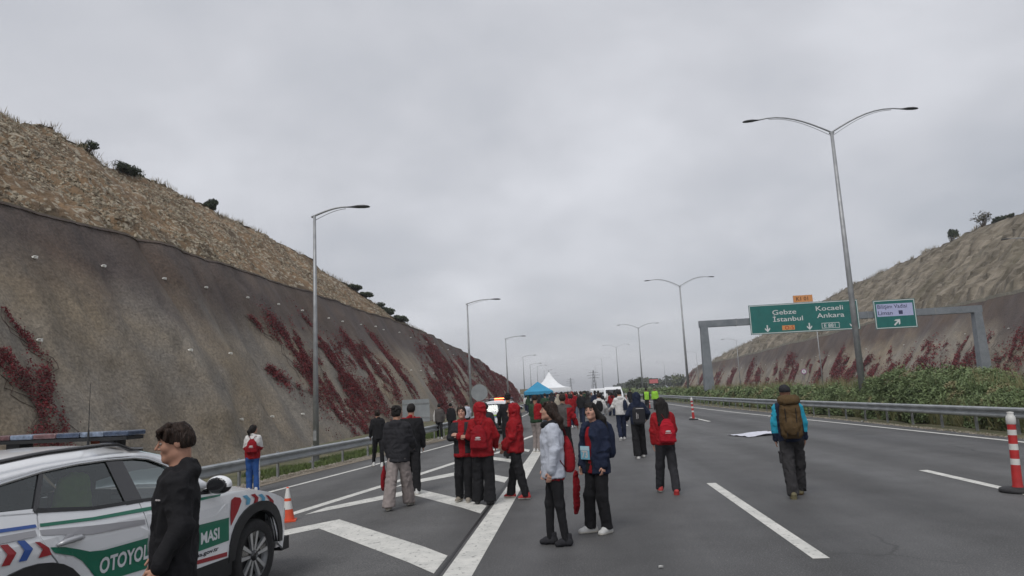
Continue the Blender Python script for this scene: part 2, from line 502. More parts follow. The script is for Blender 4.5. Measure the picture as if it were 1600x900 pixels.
    for sd in 'LR':
        hip, knee, ank, fa, sx, lift = G[sd]
        F.cone(hip + [0, -.01, -.02], knee, .092 * s * (1.08 if cut in ('wide', 'loose') else 1), kr * s, .045)
        d = unit(ank - knee); F.cone(knee, ank + d * .03, kr * s, hr * s, .03); hem_lo = min(hem_lo, ank[2] - .022 + hem)
    F.cutz(hem_lo)
    V, Q = F.mesh(); V = folds(V, Q, legs.get('fold', .006), .075 if cut != 'skin' else .05, seed, (1, 1, .75))
    lm = legs['mats'] if isinstance(legs['mats'], (list, tuple)) else [legs['mats']]
    mi = legs['fn'](fc(V, Q) / s) if 'fn' in legs else None
    link('trousers', me_from('trousers', V, Q, lm, mi, True), root)
    # ---- shoes
    for sd in 'LR':
        hip, knee, ank, fa, sx, lift = G[sd]
        F = Field((-.08, -.12, -.01), (.08, .23, .15), .008 if detail else .014)
        big = shoes.get('big', 1.0)
        F.cone((0, -.05, .045), (0, .05, .05), .040 * big, .040 * big, .03); F.cone((0, .05, .045), (.004 * sx, (.105 if woman else .135), .034), (.040 if woman else .043) * big, (.032 if woman else .035) * big, .03)
        F.cone((0, -.035, .05), (0, -.035, .10 if not shoes.get('boot') else .13), .042, .043, .03)
        if shoes.get('chunk'): F.cone((0, -.06, .022), (0, .125 if woman else .145, .022), .046, .044, .01)
        F.cutz(.0)
        V, Q = F.mesh()
        if len(V) == 0: continue
        c = fc(V, Q); mi = (c[:, 2] < shoes.get('sole', .024)).astype(int)
        if shoes.get('toe'): mi[(c[:, 1] > .13) & (mi == 0)] = 2
        M = Matrix.Translation(Vector(ank) - Vector((0, 0, .085 * s))) @ Matrix.Rotation(-sx * R(fa), 4, 'Z') @ Matrix.Translation((0, .1, 0)) @ Matrix.Rotation(-R(lift), 4, 'X') @ Matrix.Translation((0, -.1, 0))
        me = me_from('shoe', V, Q, [shoes['upper'], shoes['solem'], shoes.get('toem', shoes['solem'])], mi, True); me.transform(M)
        link('shoe', me, root)
    # ---- jacket
    hemz = top.get('hem', .84) * s; tw = top.get('wide', 1.0); jm = top['mats'] if isinstance(top['mats'], (list, tuple)) else [top['mats']]
    puff = top.get('puff', 0); lo = np.minimum.reduce([J['L'][1], J['L'][2], J['R'][1], J['R'][2], np.array([-.27 * s, -.25, hemz])]) - .1
    hi = np.maximum.reduce([J['L'][1], J['L'][2], J['R'][1], J['R'][2], np.array([.27 * s, .25, 1.62 * s])]) + .1
    if top.get('hood') == 'up': hi[2] = 1.82 * s; 
    F = Field(lo, hi, vox)
    a = W * tw
    F.loft([(hemz, .178 * a * top.get('flare', 1.0), .130 * tw, 0, ly(.9 * s)), (1.02 * s, .180 * a, .130 * tw, 0, ly(1.02 * s)), (1.16 * s, .180 * a, .128 * tw, 0, ly(1.16 * s)),
            (1.30 * s, .190 * a, .130 * tw, 0, ly(1.3 * s)), (1.40 * s, .172 * a, .108 * tw, 0, ly(1.4 * s)), (1.455 * s, .11 * a, .078, 0, ly(1.45 * s)), (1.475 * s, .07, .065, 0, ly(1.47 * s))], .02, p=2.3)
    for sd in 'LR':
        S_, E, Wr, f_, sx = J[sd]
        r0, r1, r2 = (.072 + puff) * s * tw, (.058 + puff) * s * tw, (.044 + puff) * s * tw
        F.cone(S_ + [-sx * .025, 0, -.035 * s], E, r0, r1, .05)
        e2 = E + (Wr - E) * top.get('cuff', 1.0)
        F.cone(E, e2, r1, r2, .025)
        if 'cuff' not in top: F.cone(Wr - unit(f_) * .01, Wr + unit(f_) * .01, .034 * s, .031 * s, .01)
    yb = ly(1.45 * s)
    if top.get('hood') == 'down':
        F.ell((0, yb - .070, 1.455 * s), (.120 * s, .058, .055), .03); F.ell((0, yb - .055, 1.495 * s), (.095, .038, .04), .03)
        F.cone((-.085, yb + .01, 1.46 * s), (-.03, yb + .075, 1.415 * s), .024, .018, .02); F.cone((.085, yb + .01, 1.46 * s), (.03, yb + .075, 1.415 * s), .024, .018, .02)
        F.cone((-.085, yb + .01, 1.46 * s), (0, yb - .07, 1.475 * s), .024, .032, .02); F.cone((.085, yb + .01, 1.46 * s), (0, yb - .07, 1.475 * s), .024, .032, .02)
    elif top.get('hood') == 'up':
        hb = Rm
        F.ell(Hc + hb @ np.array([0, -.020, .018]), (.104, .118, .116), .03, 'u', hb)
        F.cone(Hc + hb @ np.array([0, -.03, -.05]), (0, yb - .03, 1.46 * s), .095, .10, .05)
        F.ell(Hc + hb @ np.array([0, .132, -.010]), (.080, .100, .115), .02, 's', hb)
    else:
        F.cone((-.05, yb + .0, 1.475 * s), (0, yb - .05, 1.50 * s), .026, .026, .02); F.cone((.05, yb, 1.475 * s), (0, yb - .05, 1.50 * s), .026, .026, .02)
        F.cone((-.05, yb, 1.475 * s), (-.02, yb + .05, 1.455 * s), .024, .018, .02); F.cone((.05, yb, 1.475 * s), (.02, yb + .05, 1.455 * s), .024, .018, .02)
    if top.get('open'):   # open front: carve a wedge down the chest
        F.loft([(.5, .115, .11, top['open'] + .01, yb + .165), (1.2 * s, .10, .11, top['open'], yb + .16), (1.40 * s, .05, .08, top['open'] * .5, yb + .14), (1.5 * s, .035, .06, 0, yb + .12)], .01, 's')
    F.f = np.maximum(F.f, (hemz - F.ax[2])[None, None, :])
    V, Q = F.mesh()
    if puff:
        n = vnormals(V, Q); band = np.abs(np.sin(V[:, 2] * PI / .085)) ** .5; V = V + n * (band * .007 - .003)[:, None]
    V = folds(V, Q, top.get('fold', .010), top.get('fsize', .080), seed + 5, (1, 1, .8))
    mi = top['fn'](fc(V, Q) / s) if 'fn' in top else None
    link(top.get('name', 'jacket'), me_from('jacket', V, Q, jm, mi, True), root)
    if top.get('inner') is not None or top.get('open'):
        F = Field((-.22, -.2, .78 * s), (.22, .2, 1.5 * s), vox)
        F.loft([(top.get('inhem', .86) * s, .155 * W, .105, 0, 0), (1.1 * s, .15 * W, .107, 0, 0), (1.3 * s, .158 * W, .112, 0, ly(1.3 * s)), (1.42 * s, .12 * W, .08, 0, ly(1.42 * s))], .02)
        V, Q = F.mesh(); V = folds(V, Q, .003, .07, seed + 2)
        link('shirt', me_from('shirt', V, Q, [top.get('inner', jm[0])], None, True), root)
    if scarf is not None:
        F = Field((-.2, -.2, 1.35 * s), (.2, .2, 1.6 * s), .011)
        for k in range(12):
            a0 = 2 * PI * k / 12; a1 = 2 * PI * (k + 1) / 12
            F.cone((.085 * math.cos(a0), yb + .09 * math.sin(a0), (1.475 - .02 * math.sin(a0)) * s), (.085 * math.cos(a1), yb + .09 * math.sin(a1), (1.475 - .02 * math.sin(a1)) * s), .034, .034, .02)
        V, Q = F.mesh(); V = folds(V, Q, .006, .04, seed + 1); link('scarf', me_from('scarf', V, Q, [scarf], None, True), root)
    # ---- hair or hat
    if hair and hair.get('style') != 'none':
        st = hair['style']; hm = hair['mat']
        F = Field(Hc - [.19, .22, .42], Hc + [.19, .22, .18], (.0045 if detail >= 3 else .0075) if detail >= 2 else (.009 if detail else .016))
        if st == 'beanie':
            E_((0, -.012, .045), (.088, .108, .092)); F.f = np.maximum(F.f, (Hc[2] + .012 * s - F.ax[2])[None, None, :])
            amp, sz, stt = .002, .02, (1, 1, .3)
        else:
            E_((0, -.013, .033), (.0795, .0975, .0865))
            if st in ('long', 'pony', 'wavy', 'bun'):
                E_((0, -.04, -.02), (.085, .08, .08), .03)
            else:
                E_((0, -.045, -.005), (.079, .072, .065), .03)
            # clear the face
            E_((0, .092, -.045), (.075, .075, .088), .012, 's')
            if st in ('short', 'fringe', 'curly'):
                E_((.085, .03, -.06), (.05, .065, .055), .01, 's'); E_((-.085, .03, -.06), (.05, .065, .055), .01, 's')
                E_((0, -.03, -.115), (.12, .12, .055 if st != 'fringe' else .082), .01, 's')
            if st == 'fringe':
                for i_ in range(13):
                    q = -.060 + i_ * .010; j_ = .010 * math.sin(i_ * 2.3)
                    K_((q * .9, .02, .110 + j_ * .4), (q * 1.05 + j_ * .3, .080, .082 + j_ * .5), .013, .011, .012); K_((q * 1.05 + j_ * .3, .080, .082 + j_ * .5), (q * 1.15 + .006, .100 - abs(q) * .32 + j_ * .3, .044 + j_), .010, .003, .006)
                for i_ in range(16):
                    th = i_ * 2 * PI / 16; K_((.04 * math.cos(th), -.015 + .05 * math.sin(th), .106), (.072 * math.cos(th + .25), -.013 + .086 * math.sin(th + .25), .060 + .010 * math.sin(i_ * 1.7)), .010, .008, .010)
                K_((-.07, .03, .07), (-.076, .05, .03), .02, .012, .015); K_((.07, .03, .07), (.076, .05, .03), .02, .012, .015)
            if st in ('long', 'wavy', 'pony') and hair.get('bangs'):
                for i_ in range(9):
                    q = -.052 + i_ * .013; K_((q, .05, .095), (q * 1.12 + .003, .093 - abs(q) * .35, .046 + .008 * math.sin(i_ * 2.1)), .012, .004, .010)
            if st == 'long':
                ln = hair.get('len', .30)
                for q in (-.07, -.035, 0, .035, .07):
                    F.cone(hw((q, -.06, -.02)), Hc + [q * 1.25, -.13 - .02 * (1 - abs(q) / .07), -ln], .042, .030, .03)
            if st == 'wavy':
                for q in (-.06, -.03, 0, .03, .06):
                    p0 = hw((q, -.055, -.03)); p1 = Hc + [q * 1.5, -.115, -.12]; p2 = Hc + [q * 1.9, -.135, -.22]
                    F.cone(p0, p1, .045, .042, .03); F.cone(p1, p2, .042, .022, .03)
            if st == 'side':
                pass
            if st == 'pony':
                F.cone(hw((0, -.10, .03)), hw((0, -.15, -.04)), .025, .035, .02); F.cone(hw((0, -.15, -.04)), hw((0, -.14, -.16)), .034, .015, .02)
            if st == 'bun': E_((0, -.12, .02), (.04, .04, .04), .01)
            if st == 'curly':
                rr = random.Random(seed)
                for _ in range(60):
                    th = rr.uniform(0, 2 * PI); ph = rr.uniform(.15, 1.5)
                    E_((.083 * math.cos(th) * math.sin(ph), -.02 + .1 * math.sin(th) * math.sin(ph), .04 + .092 * math.cos(ph)), (.018, .018, .018), .008)
                E_((0, .10, -.05), (.07, .08, .085), .01, 's')
            amp, sz, stt = (.0028, .011, (1, 1, .22)) if detail >= 3 else (.0040, .017, (1, 1, .3))
        V, Q = F.mesh()
        if len(V):
            V = folds(V, Q, amp, sz, seed + 7, stt)
            link('hat' if st == 'beanie' else 'hair', me_from('hair', V, Q, [hm], None, True), root)
    # weight shift: hips drift sideways over the standing leg
    A = .020 * s * (1 if seed % 2 else -1)
    for c in root.children:
        me = c.data; a = np.empty(len(me.vertices) * 3); me.vertices.foreach_get('co', a); a = a.reshape(-1, 3)
        if c.location.length > .01: c.location.x += A * math.sin(PI * min(1, c.location.z / h))
        else: a[:, 0] += A * np.sin(PI * np.clip(a[:, 2] / h, 0, 1)); me.vertices.foreach_set('co', a.ravel()); me.update()
    return root, dict(J=J, G=G, Hc=Hc, s=s, yb=yb)

# ================================================================== THE SETTING
import sys
def zg_at(x, y=0.0):
    return min(0.0, .04 * (x + 2))
rail_path_L = [(-9.9, 6), (-9.45, 14), (-8.75, 20.7), (-8.0, 25.3), (-7.0, 32), (-6.6, 40), (-6.4, 60), (-6.4, 100), (-6.4, 200)]
def rail_x(y):
    return float(np.interp(y, [p[1] for p in rail_path_L], [p[0] for p in rail_path_L]))

# asphalt
def asphalt_mat():
    m = bpy.data.materials.new('asphalt'); m.use_nodes = True
    t = m.node_tree; b = t.nodes['Principled BSDF']; L = t.links
    tc = N(t, 'ShaderNodeTexCoord'); o = tc.outputs['Object']
    def noise(sc, det=4, st=None, rough=.6):
        src = o
        if st:
            mp = N(t, 'ShaderNodeMapping'); mp.inputs['Scale'].default_value = st; L.new(o, mp.inputs[0]); src = mp.outputs[0]
        n = N(t, 'ShaderNodeTexNoise'); n.inputs['Scale'].default_value = sc; n.inputs['Detail'].default_value = det; n.inputs['Roughness'].default_value = rough
        L.new(src, n.inputs['Vector']); return n.outputs[0]
    def ramp(src, a, ca, bb, cb):
        r = N(t, 'ShaderNodeValToRGB'); r.color_ramp.elements[0].position = a; r.color_ramp.elements[0].color = ca + (1,)
        r.color_ramp.elements[1].position = bb; r.color_ramp.elements[1].color = cb + (1,); L.new(src, r.inputs[0]); return r.outputs[0]
    def mix(f, a, c, typ='MIX'):
        mm = N(t, 'ShaderNodeMix', data_type='RGBA', blend_type=typ)
        if isinstance(f, float): mm.inputs[0].default_value = f
        else: L.new(f, mm.inputs[0])
        if isinstance(a, tuple): mm.inputs[6].default_value = a + (1,)
        else: L.new(a, mm.inputs[6])
        if isinstance(c, tuple): mm.inputs[7].default_value = c + (1,)
        else: L.new(c, mm.inputs[7])
        return mm.outputs[2]
    base = ramp(noise(.22, 6, (1, .12, 1)), .38, (.084, .084, .086), .62, (.110, .110, .110))
    patch = ramp(noise(1.1, 5), .35, (.86, .86, .86), .65, (1.1, 1.1, 1.1))
    c = mix(1.0, base, patch, 'MULTIPLY')
    grit = ramp(noise(70, 3), .40, (.62, .62, .62), .68, (1.5, 1.5, 1.48))
    c = mix(1.0, c, grit, 'MULTIPLY')
    pale = ramp(noise(38, 2, None, .5), .60, (0, 0, 0), .70, (1, 1, 1))
    pf = N(t, 'ShaderNodeMath', operation='MULTIPLY'); pf.inputs[1].default_value = .6; L.new(pale, pf.inputs[0])
    c = mix(pf.outputs[0], c, (.20, .195, .19))
    wv = N(t, 'ShaderNodeTexWave', wave_type='BANDS', bands_direction='X'); wv.inputs['Scale'].default_value = .153; wv.inputs['Distortion'].default_value = .7; wv.inputs['Detail'].default_value = 2; wv.inputs['Phase Offset'].default_value = 1.2; L.new(o, wv.inputs['Vector'])
    c = mix(1.0, c, ramp(wv.outputs[0], .2, (1.04, 1.04, 1.04), .9, (.80, .80, .80)), 'MULTIPLY')
    vo = N(t, 'ShaderNodeTexVoronoi', feature='DISTANCE_TO_EDGE'); vo.inputs['Scale'].default_value = .33
    wn = N(t, 'ShaderNodeTexNoise'); wn.inputs['Scale'].default_value = 1.4; wn.inputs['Detail'].default_value = 5; L.new(o, wn.inputs['Vector'])
    av = N(t, 'ShaderNodeMix', data_type='RGBA'); av.inputs[0].default_value = .35; L.new(o, av.inputs[6]); L.new(wn.outputs['Color'], av.inputs[7]); L.new(av.outputs[2], vo.inputs['Vector'])
    ck = ramp(vo.outputs[0], .0, (1, 1, 1), .006, (0, 0, 0)); gate = ramp(noise(.13, 2), .52, (0, 0, 0), .60, (.7, .7, .7))
    gm_ = N(t, 'ShaderNodeMath', operation='MULTIPLY'); L.new(ck, gm_.inputs[0]); L.new(gate, gm_.inputs[1])
    c = mix(gm_.outputs[0], c, (.018, .018, .018))
    stain = ramp(noise(.9, 3, (1, .5, 1)), .66, (0, 0, 0), .72, (1, 1, 1))
    sf = N(t, 'ShaderNodeMath', operation='MULTIPLY'); sf.inputs[1].default_value = .18; L.new(stain, sf.inputs[0])
    c = mix(sf.outputs[0], c, (.04, .04, .04))
    L.new(c, b.inputs['Base Color'])
    rr = ramp(noise(.5, 4, (1, .2, 1)), .35, (.55, .55, .55), .65, (.8, .8, .8)); L.new(rr, b.inputs['Roughness'])
    b.inputs['Specular IOR Level'].default_value = .4
    bp = N(t, 'ShaderNodeBump'); bp.inputs['Strength'].default_value = .55; bp.inputs['Distance'].default_value = .012
    L.new(noise(85, 4), bp.inputs['Height']); L.new(bp.outputs[0], b.inputs['Normal'])
    return m
ASPH = asphalt_mat()
PAINT = mat('road_paint', (.50, .50, .47), .7, col2=(.66, .65, .61), scale=3.5, bump=.3, bscale=60, speck=((.22, .22, .21), 16, .60, .70))
TAR = mat('tar_seam', (.012, .012, .012), .5)
DIRT = mat('dirt', (.16, .135, .105), .95, col2=(.25, .215, .17), scale=3, bump=.8, bscale=25)
GRASSM = mat('grass_blade', (.055, .085, .022), .8, col2=(.11, .15, .04), scale=1.2)
SOILG = mat('verge_soil', (.07, .075, .035), .95, col2=(.14, .125, .07), scale=1.5, bump=.6, bscale=20)

def strip(name, xs_of_y, ys, m, zoff=0.0, zf=zg_at, xsub=4, kind='structure'):
    V = []; Fq = []
    for y in ys:
        a, b = xs_of_y(y)
        for i in range(xsub + 1):
            x = a + (b - a) * i / xsub; V.append((x, y, zf(x, y) + zoff))
    k = xsub + 1
    for j in range(len(ys) - 1):
        for i in range(xsub):
            Fq.append((j * k + i, j * k + i + 1, (j + 1) * k + i + 1, (j + 1) * k + i))
    return tag(link(name, me_from(name, V, Fq, [m], None, True)), kind=kind)
yr = [-12, -6, 0, 3, 6, 8, 10, 12, 14, 16, 18, 20, 22, 24, 26, 28, 30, 33, 36, 40, 45, 50, 60, 80, 120, 200, 400, 900]
def road_l(y): return rail_x(y) + .55
def xr(y): return float(np.interp(y, [0, 70, 200], [11.95, 11.1, 11.0]))
def zroad(x, y): return zg_at(x)
# road with an exact break line at x=-2
V = []; Fq = []
cols = lambda y: [road_l(y), -4.6, -2.0, 1.5, 6, xr(y)]
for y in yr:
    for x in cols(y): V.append((x, y, zg_at(x)))
for j in range(len(yr) - 1):
    for i in range(5): Fq.append((j * 6 + i, j * 6 + i + 1, (j + 1) * 6 + i + 1, (j + 1) * 6 + i))
tag(link('road', me_from('road', V, Fq, [ASPH], None, False)), kind='structure')
# ground sheet out to the horizon, right carriageway, verges
def flat_grid(name, x0, x1, y0, y1, z, m, nx=2, ny=2):
    V = [(x0 + (x1 - x0) * i / nx, y0 + (y1 - y0) * j / ny, z) for j in range(ny + 1) for i in range(nx + 1)]
    Fq = [(j * (nx + 1) + i, j * (nx + 1) + i + 1, (j + 1) * (nx + 1) + i + 1, (j + 1) * (nx + 1) + i) for j in range(ny) for i in range(nx)]
    return tag(link(name, me_from(name, V, Fq, [m])), kind='structure')
FARG = mat('far_ground', (.05, .058, .035), .95, col2=(.085, .088, .055), scale=.02)
flat_grid('ground', -2400, 2400, -180, 5900, -.62, FARG, 20, 20)
strip('verge_left', lambda y: (-15.5, road_l(y) + .02), yr[:-2], SOILG, -.02, lambda x, y: zg_at(x) if x > -9.9 else -.33, 6)
strip('gravel_shoulder', lambda y: (road_l(y) - .75, road_l(y) + .10), yr[:-3], DIRT, .012, zg_at, 2)
strip('median_ground', lambda y: (xr(y) - .05, 17.2), yr, SOILG, -.01, lambda x, y: 0.0, 3)
flat_grid('right_carriageway', 17.2, 36.5, -12, 900, -.06, ASPH, 1, 12)
flat_grid('verge_right', 36.4, 45.5, -12, 420, -.075, SOILG, 1, 6)

# painted markings: each line or chevron a sheet 4 mm proud
def zmark(x): return zg_at(x) + .004
def marking(name, pts_poly, m=PAINT, dz=0.0):
    """a flat polygon, cut along x=-2 where the road bends, and along y so that it follows the surface"""
    bm = bmesh.new()
    bm.faces.new([bm.verts.new((x, y, 0)) for x, y in pts_poly])
    bmesh.ops.bisect_plane(bm, geom=bm.verts[:] + bm.edges[:] + bm.faces[:], plane_co=(-2, 0, 0), plane_no=(1, 0, 0))
    for v in bm.verts: v.co.z = zmark(v.co.x) + dz
    bmesh.ops.recalc_face_normals(bm, faces=bm.faces)
    for f in bm.faces:
        if f.normal.z < 0: f.normal_flip()
    me = bpy.data.meshes.new(name); bm.to_mesh(me); bm.free(); me.materials.append(m)
    return tag(link(name, me), kind='structure')
def line_marking(name, path, w, m=PAINT, dz=0.0):
    V = []; Fq = []
    for i, (x, y) in enumerate(path):
        p, q = path[max(i - 1, 0)], path[min(i + 1, len(path) - 1)]
        d = Vector((q[0] - p[0], q[1] - p[1])).normalized(); n = Vector((-d.y, d.x)) * w / 2
        for sg in (1, -1):
            V.append((x + sg * n.x, y + sg * n.y, zmark(x + sg * n.x) + dz))
        if i: k = 2 * i; Fq.append((k - 2, k - 1, k + 1, k))
    me = me_from(name, V, Fq, [m])
    bm = bmesh.new(); bm.from_mesh(me)
    for f in bm.faces:
        if f.normal.z < 0: f.normal_flip()
    bm.to_mesh(me); bm.free()
    return tag(link(name, me), kind='structure')
def dens(path, step=1.0):
    out = [path[0]]
    for a, b in zip(path[:-1], path[1:]):
        n = max(1, int(math.hypot(b[0] - a[0], b[1] - a[1]) / step))
        out += [(a[0] + (b[0] - a[0]) * i / n, a[1] + (b[1] - a[1]) * i / n) for i in range(1, n + 1)]
    return out
line_marking('gore_line', [(-1.33, y) for y in (-8, 0, 8, 16, 24)] + [(-1.08, 34), (-1.0, 44)], .31)
line_marking('tar_joint', [(-1.545, y) for y in (-8, 0, 8, 16, 22)], .035, TAR, .002)
line_marking('ramp_line', dens([(-7.6, 4), (-5.31, 12.5), (-4.2, 17.6), (-3.55, 21), (-2.6, 26.5), (-1.75, 32.5), (-1.3, 36.5)]), .24)
line_marking('shoulder_line', dens([(-9.3, 4), (-8.3, 11), (-7.44, 16.9), (-6.67, 21.3), (-5.3, 29.85), (-4.9, 36), (-4.7, 50), (-4.7, 300)], 4), .17)
line_marking('edge_line', [(11.15, 4), (11.15, 19.2), (10.72, 30.1), (9.95, 45.6), (9.6, 61.4), (9.5, 120), (9.5, 400)], .17)
def chevron(y_g0, y_g1, ap0, ap1, left0, left1):
    """right arm from the gore line to the apex, left arm from the apex down to the ramp line"""
    xg = -1.60
    marking('chevron', [(xg, y_g0), (xg, y_g1), ap1, left1, left0, ap0])
chevron(7.63, 8.44, (-4.07, 10.96), (-4.01, 11.72), (-5.62, 9.3), (-5.50, 10.15))
chevron(11.30, 12.05, (-3.42, 14.25), (-3.50, 15.15), (-4.92, 12.55), (-4.80, 13.3))
chevron(15.05, 15.95, (-2.86, 17.3), (-2.92, 18.2), (-4.12, 15.7), (-4.04, 16.65))
chevron(18.85, 19.75, (-2.50, 20.6), (-2.56, 21.5), (-3.42, 19.2), (-3.36, 20.2))
chevron(22.6, 23.4, (-2.05, 23.6), (-2.1, 24.5), (-2.75, 22.6), (-2.7, 23.5))
for x in (2.40, 6.52):
    for y0 in ((-20, 7.8, 35.8, 63.8, 92, 120, 148) if x < 3 else (-19.5, 8.5, 36.4, 64.4, 92, 120, 148)):
        marking('lane_dash', [(x - .085, y0), (x + .085, y0), (x + .085, y0 + 6), (x - .085, y0 + 6)])
for x in (20.9, 24.6, 28.3):
    for k in range(12):
        y0 = 10 + k * 18; me = me_from('lane_dash', [(x - .08, y0, -.056), (x + .08, y0, -.056), (x + .08, y0 + 6, -.056), (x - .08, y0 + 6, -.056)], [(0, 1, 2, 3)], [PAINT]); tag(link('lane_dash', me), kind='structure')

# ------------------------------------------------------------------ cut slopes
YK = [-40, 0, 24, 33, 54, 81, 111, 149, 170, 185, 193, 198, 200]; ZK = [8.9, 9.1, 9.4, 10.0, 10.7, 11.2, 10.6, 8.3, 6.6, 4.9, 3.2, 1.3, -.3]
YCR = [-40, 38, 58, 70, 78, 86, 96, 210]; OCR = [11.2, 11.2, 11.0, 10.2, 8.8, 5.6, .9, .8]
def wall_top_L(y): return np.interp(y, YK, ZK)
def bulge_L(y, z):
    P = np.stack([y * .07, z * .10 + 0 * y, 0 * y + 3.1], -1); Q_ = np.stack([y * .5, z * .22, 0 * y + 8.0], -1)
    r = np.stack([y * 1.9, z * 1.3, 0 * y], -1); g = np.stack([y * .28, z * .02, 0 * y + 5.], -1)
    edge = np.clip((z + .4) / 2.0, .25, 1)
    return (fbm(P, 3, 3) * 1.0 + fbm(Q_, 8, 3) * .34 + np.abs(vnoise(g, 4)) * .55 - .3) * edge + fbm(r, 12, 3) * .10
WALLM = None
def wall_material(name, streak_axis='Y'):
    m = bpy.data.materials.new(name); m.use_nodes = True
    t = m.node_tree; b = t.nodes['Principled BSDF']; L = t.links
    tc = N(t, 'ShaderNodeTexCoord'); o = tc.outputs['Object']
    def noise(sc, det=4, st=None, off=0):
        mp = N(t, 'ShaderNodeMapping'); mp.inputs['Scale'].default_value = st or (1, 1, 1); mp.inputs['Location'].default_value = (off, off, off); L.new(o, mp.inputs[0])
        n = N(t, 'ShaderNodeTexNoise'); n.inputs['Scale'].default_value = sc; n.inputs['Detail'].default_value = det; n.inputs['Roughness'].default_value = .62
        L.new(mp.outputs[0], n.inputs['Vector']); return n.outputs[0]
    def ramp(src, a, ca, bb, cb):
        r = N(t, 'ShaderNodeValToRGB'); r.color_ramp.elements[0].position = a; r.color_ramp.elements[0].color = tuple(ca) + (1,)
        r.color_ramp.elements[1].position = bb; r.color_ramp.elements[1].color = tuple(cb) + (1,); L.new(src, r.inputs[0]); return r.outputs[0]
    def mix(f, a, c, typ='MIX'):
        mm = N(t, 'ShaderNodeMix', data_type='RGBA', blend_type=typ)
        if isinstance(f, float): mm.inputs[0].default_value = f
        else: L.new(f, mm.inputs[0])
        for i, q in ((6, a), (7, c)):
            if isinstance(q, tuple): mm.inputs[i].default_value = q + (1,)
            else: L.new(q, mm.inputs[i])
        return mm.outputs[2]
    damp = (.098, .076, .068); dry = (.225, .198, .165)
    # damp brown band under the top edge, paler dry concrete below: follows the surface, with a wavy limit
    sep = N(t, 'ShaderNodeSeparateXYZ'); L.new(o, sep.inputs[0])
    nz = N(t, 'ShaderNodeMath', operation='MULTIPLY_ADD'); nz.inputs[1].default_value = 9.0; L.new(noise(.10, 5, (1, 1, .8)), nz.inputs[0]); L.new(sep.outputs['Z'], nz.inputs[2])
    mr = N(t, 'ShaderNodeMapRange'); mr.inputs[1].default_value = 9.6; mr.inputs[2].default_value = 12.2; L.new(nz.outputs[0], mr.inputs[0])
    c = mix(mr.outputs[0], dry, damp)
    drip = ramp(noise(.55, 5, (1, 1, .14), 20), .40, (.80, .80, .80), .64, (1.12, 1.11, 1.08)); c = mix(1.0, c, drip, 'MULTIPLY')
    warm = ramp(noise(.16, 4, None, 40), .40, (.95, .98, 1.02), .62, (1.08, 1.0, .86)); c = mix(1.0, c, warm, 'MULTIPLY')
    sp = ramp(noise(9, 6), .35, (.74, .74, .74), .65, (1.24, 1.24, 1.24)); c = mix(1.0, c, sp, 'MULTIPLY')
    dk = ramp(noise(.9, 5, (1, 1, .6), 7), .60, (0, 0, 0), .74, (.5, .5, .5)); c = mix(dk, c, (.045, .042, .036))
    L.new(c, b.inputs['Base Color']); b.inputs['Roughness'].default_value = .92
    bp = N(t, 'ShaderNodeBump'); bp.inputs['Strength'].default_value = .8; bp.inputs['Distance'].default_value = .09
    L.new(noise(5, 6), bp.inputs['Height']); L.new(bp.outputs[0], b.inputs['Normal'])
    return m
WALLM = wall_material('sprayed_concrete')
def grid_mesh(name, P, m, smooth=True, flip=False, parent=None):
    n, k = P.shape[:2]; idx = np.arange(n * k).reshape(n, k)
    q = np.stack([idx[:-1, :-1], idx[1:, :-1], idx[1:, 1:], idx[:-1, 1:]], -1).reshape(-1, 4)
    if flip: q = q[:, ::-1]
    return link(name, me_from(name, P.reshape(-1, 3), q, [m], None, smooth), parent)
def graded(y0, y1, d0, growth):
    ys = [y0]; d = d0
    while ys[-1] < y1:
        yy = ys[-1]; ys.append(yy + max(d0, (yy) * growth))
    ys[-1] = y1; return np.array(ys)
ysL = np.concatenate([np.arange(-40, 8, 1.6), graded(8, 200, .16, .0075)])
def wall_pt_L(y, z):
    """surface point of the left wall"""
    return -(14 + (z + .4) / 1.73) + bulge_L(y, z)
T = np.linspace(0, 1, 60)
Yg, Tg = np.meshgrid(ysL, T, indexing='ij')
Zg = -.4 + (wall_top_L(Yg) + .4) * Tg
Xg = wall_pt_L(Yg, Zg)
Yw = Yg + np.where(Yg > 170, -(Tg ** 2) * 2.0 * 0, 0)
wallL = tag(grid_mesh('retaining_slope_wall', np.stack([Xg, Yw, Zg], -1), WALLM, True, False),
            'long grey-brown sprayed concrete slope with red creeper on the left of the road', 'retaining wall')
# back of the wall lip: a thin rounded rim
lipz = wall_top_L(ysL); lipx = wall_pt_L(ysL, lipz)
# rocky slope above the wall (left)
def rocks_L():
    K = 56; T2 = np.linspace(0, 1, K); Y, T_ = np.meshgrid(ysL, T2, indexing='ij')
    zt = wall_top_L(Y); xt = wall_pt_L(Y, zt); off = np.interp(Y, YCR, OCR)
    Ls = .84
    a = .9 * np.minimum(1, off)                               # narrow bench, then the slope
    s_ = T_ * (off + a)
    x = xt - s_ + .12; z = zt - .10 + np.maximum(0, s_ - a) * Ls
    P = np.stack([Y * .35, s_ * .5, z * .1], -1); P2 = np.stack([Y * 1.6, s_ * 1.9, z * 0], -1)
    amp = np.clip((s_ - a * .5) / 1.5, 0, 1) * np.clip(off / 4, .08, 1)
    d = fbm(P, 31, 4) * .9 + (1 - np.abs(vnoise(P2, 40)) * 2) * .22 + (1 - np.abs(vnoise(P2 * 2.3, 41)) * 2) * .12 + vnoise(np.stack([Y * .13, s_ * .08, 0 * Y], -1), 50) * .8 - .1
    z = z + d * amp * .50; x = x + d * amp * .32
    return x, Y, z
xs_, ys_, zs_ = rocks_L()
ROCKM = mat('stony_earth', (.095, .066, .038), .95, col2=(.24, .155, .085), scale=.35, bump=1.0, bscale=4, detail=9, bdist=.18, speck=((.34, .30, .23), 2.6, .53, .62))
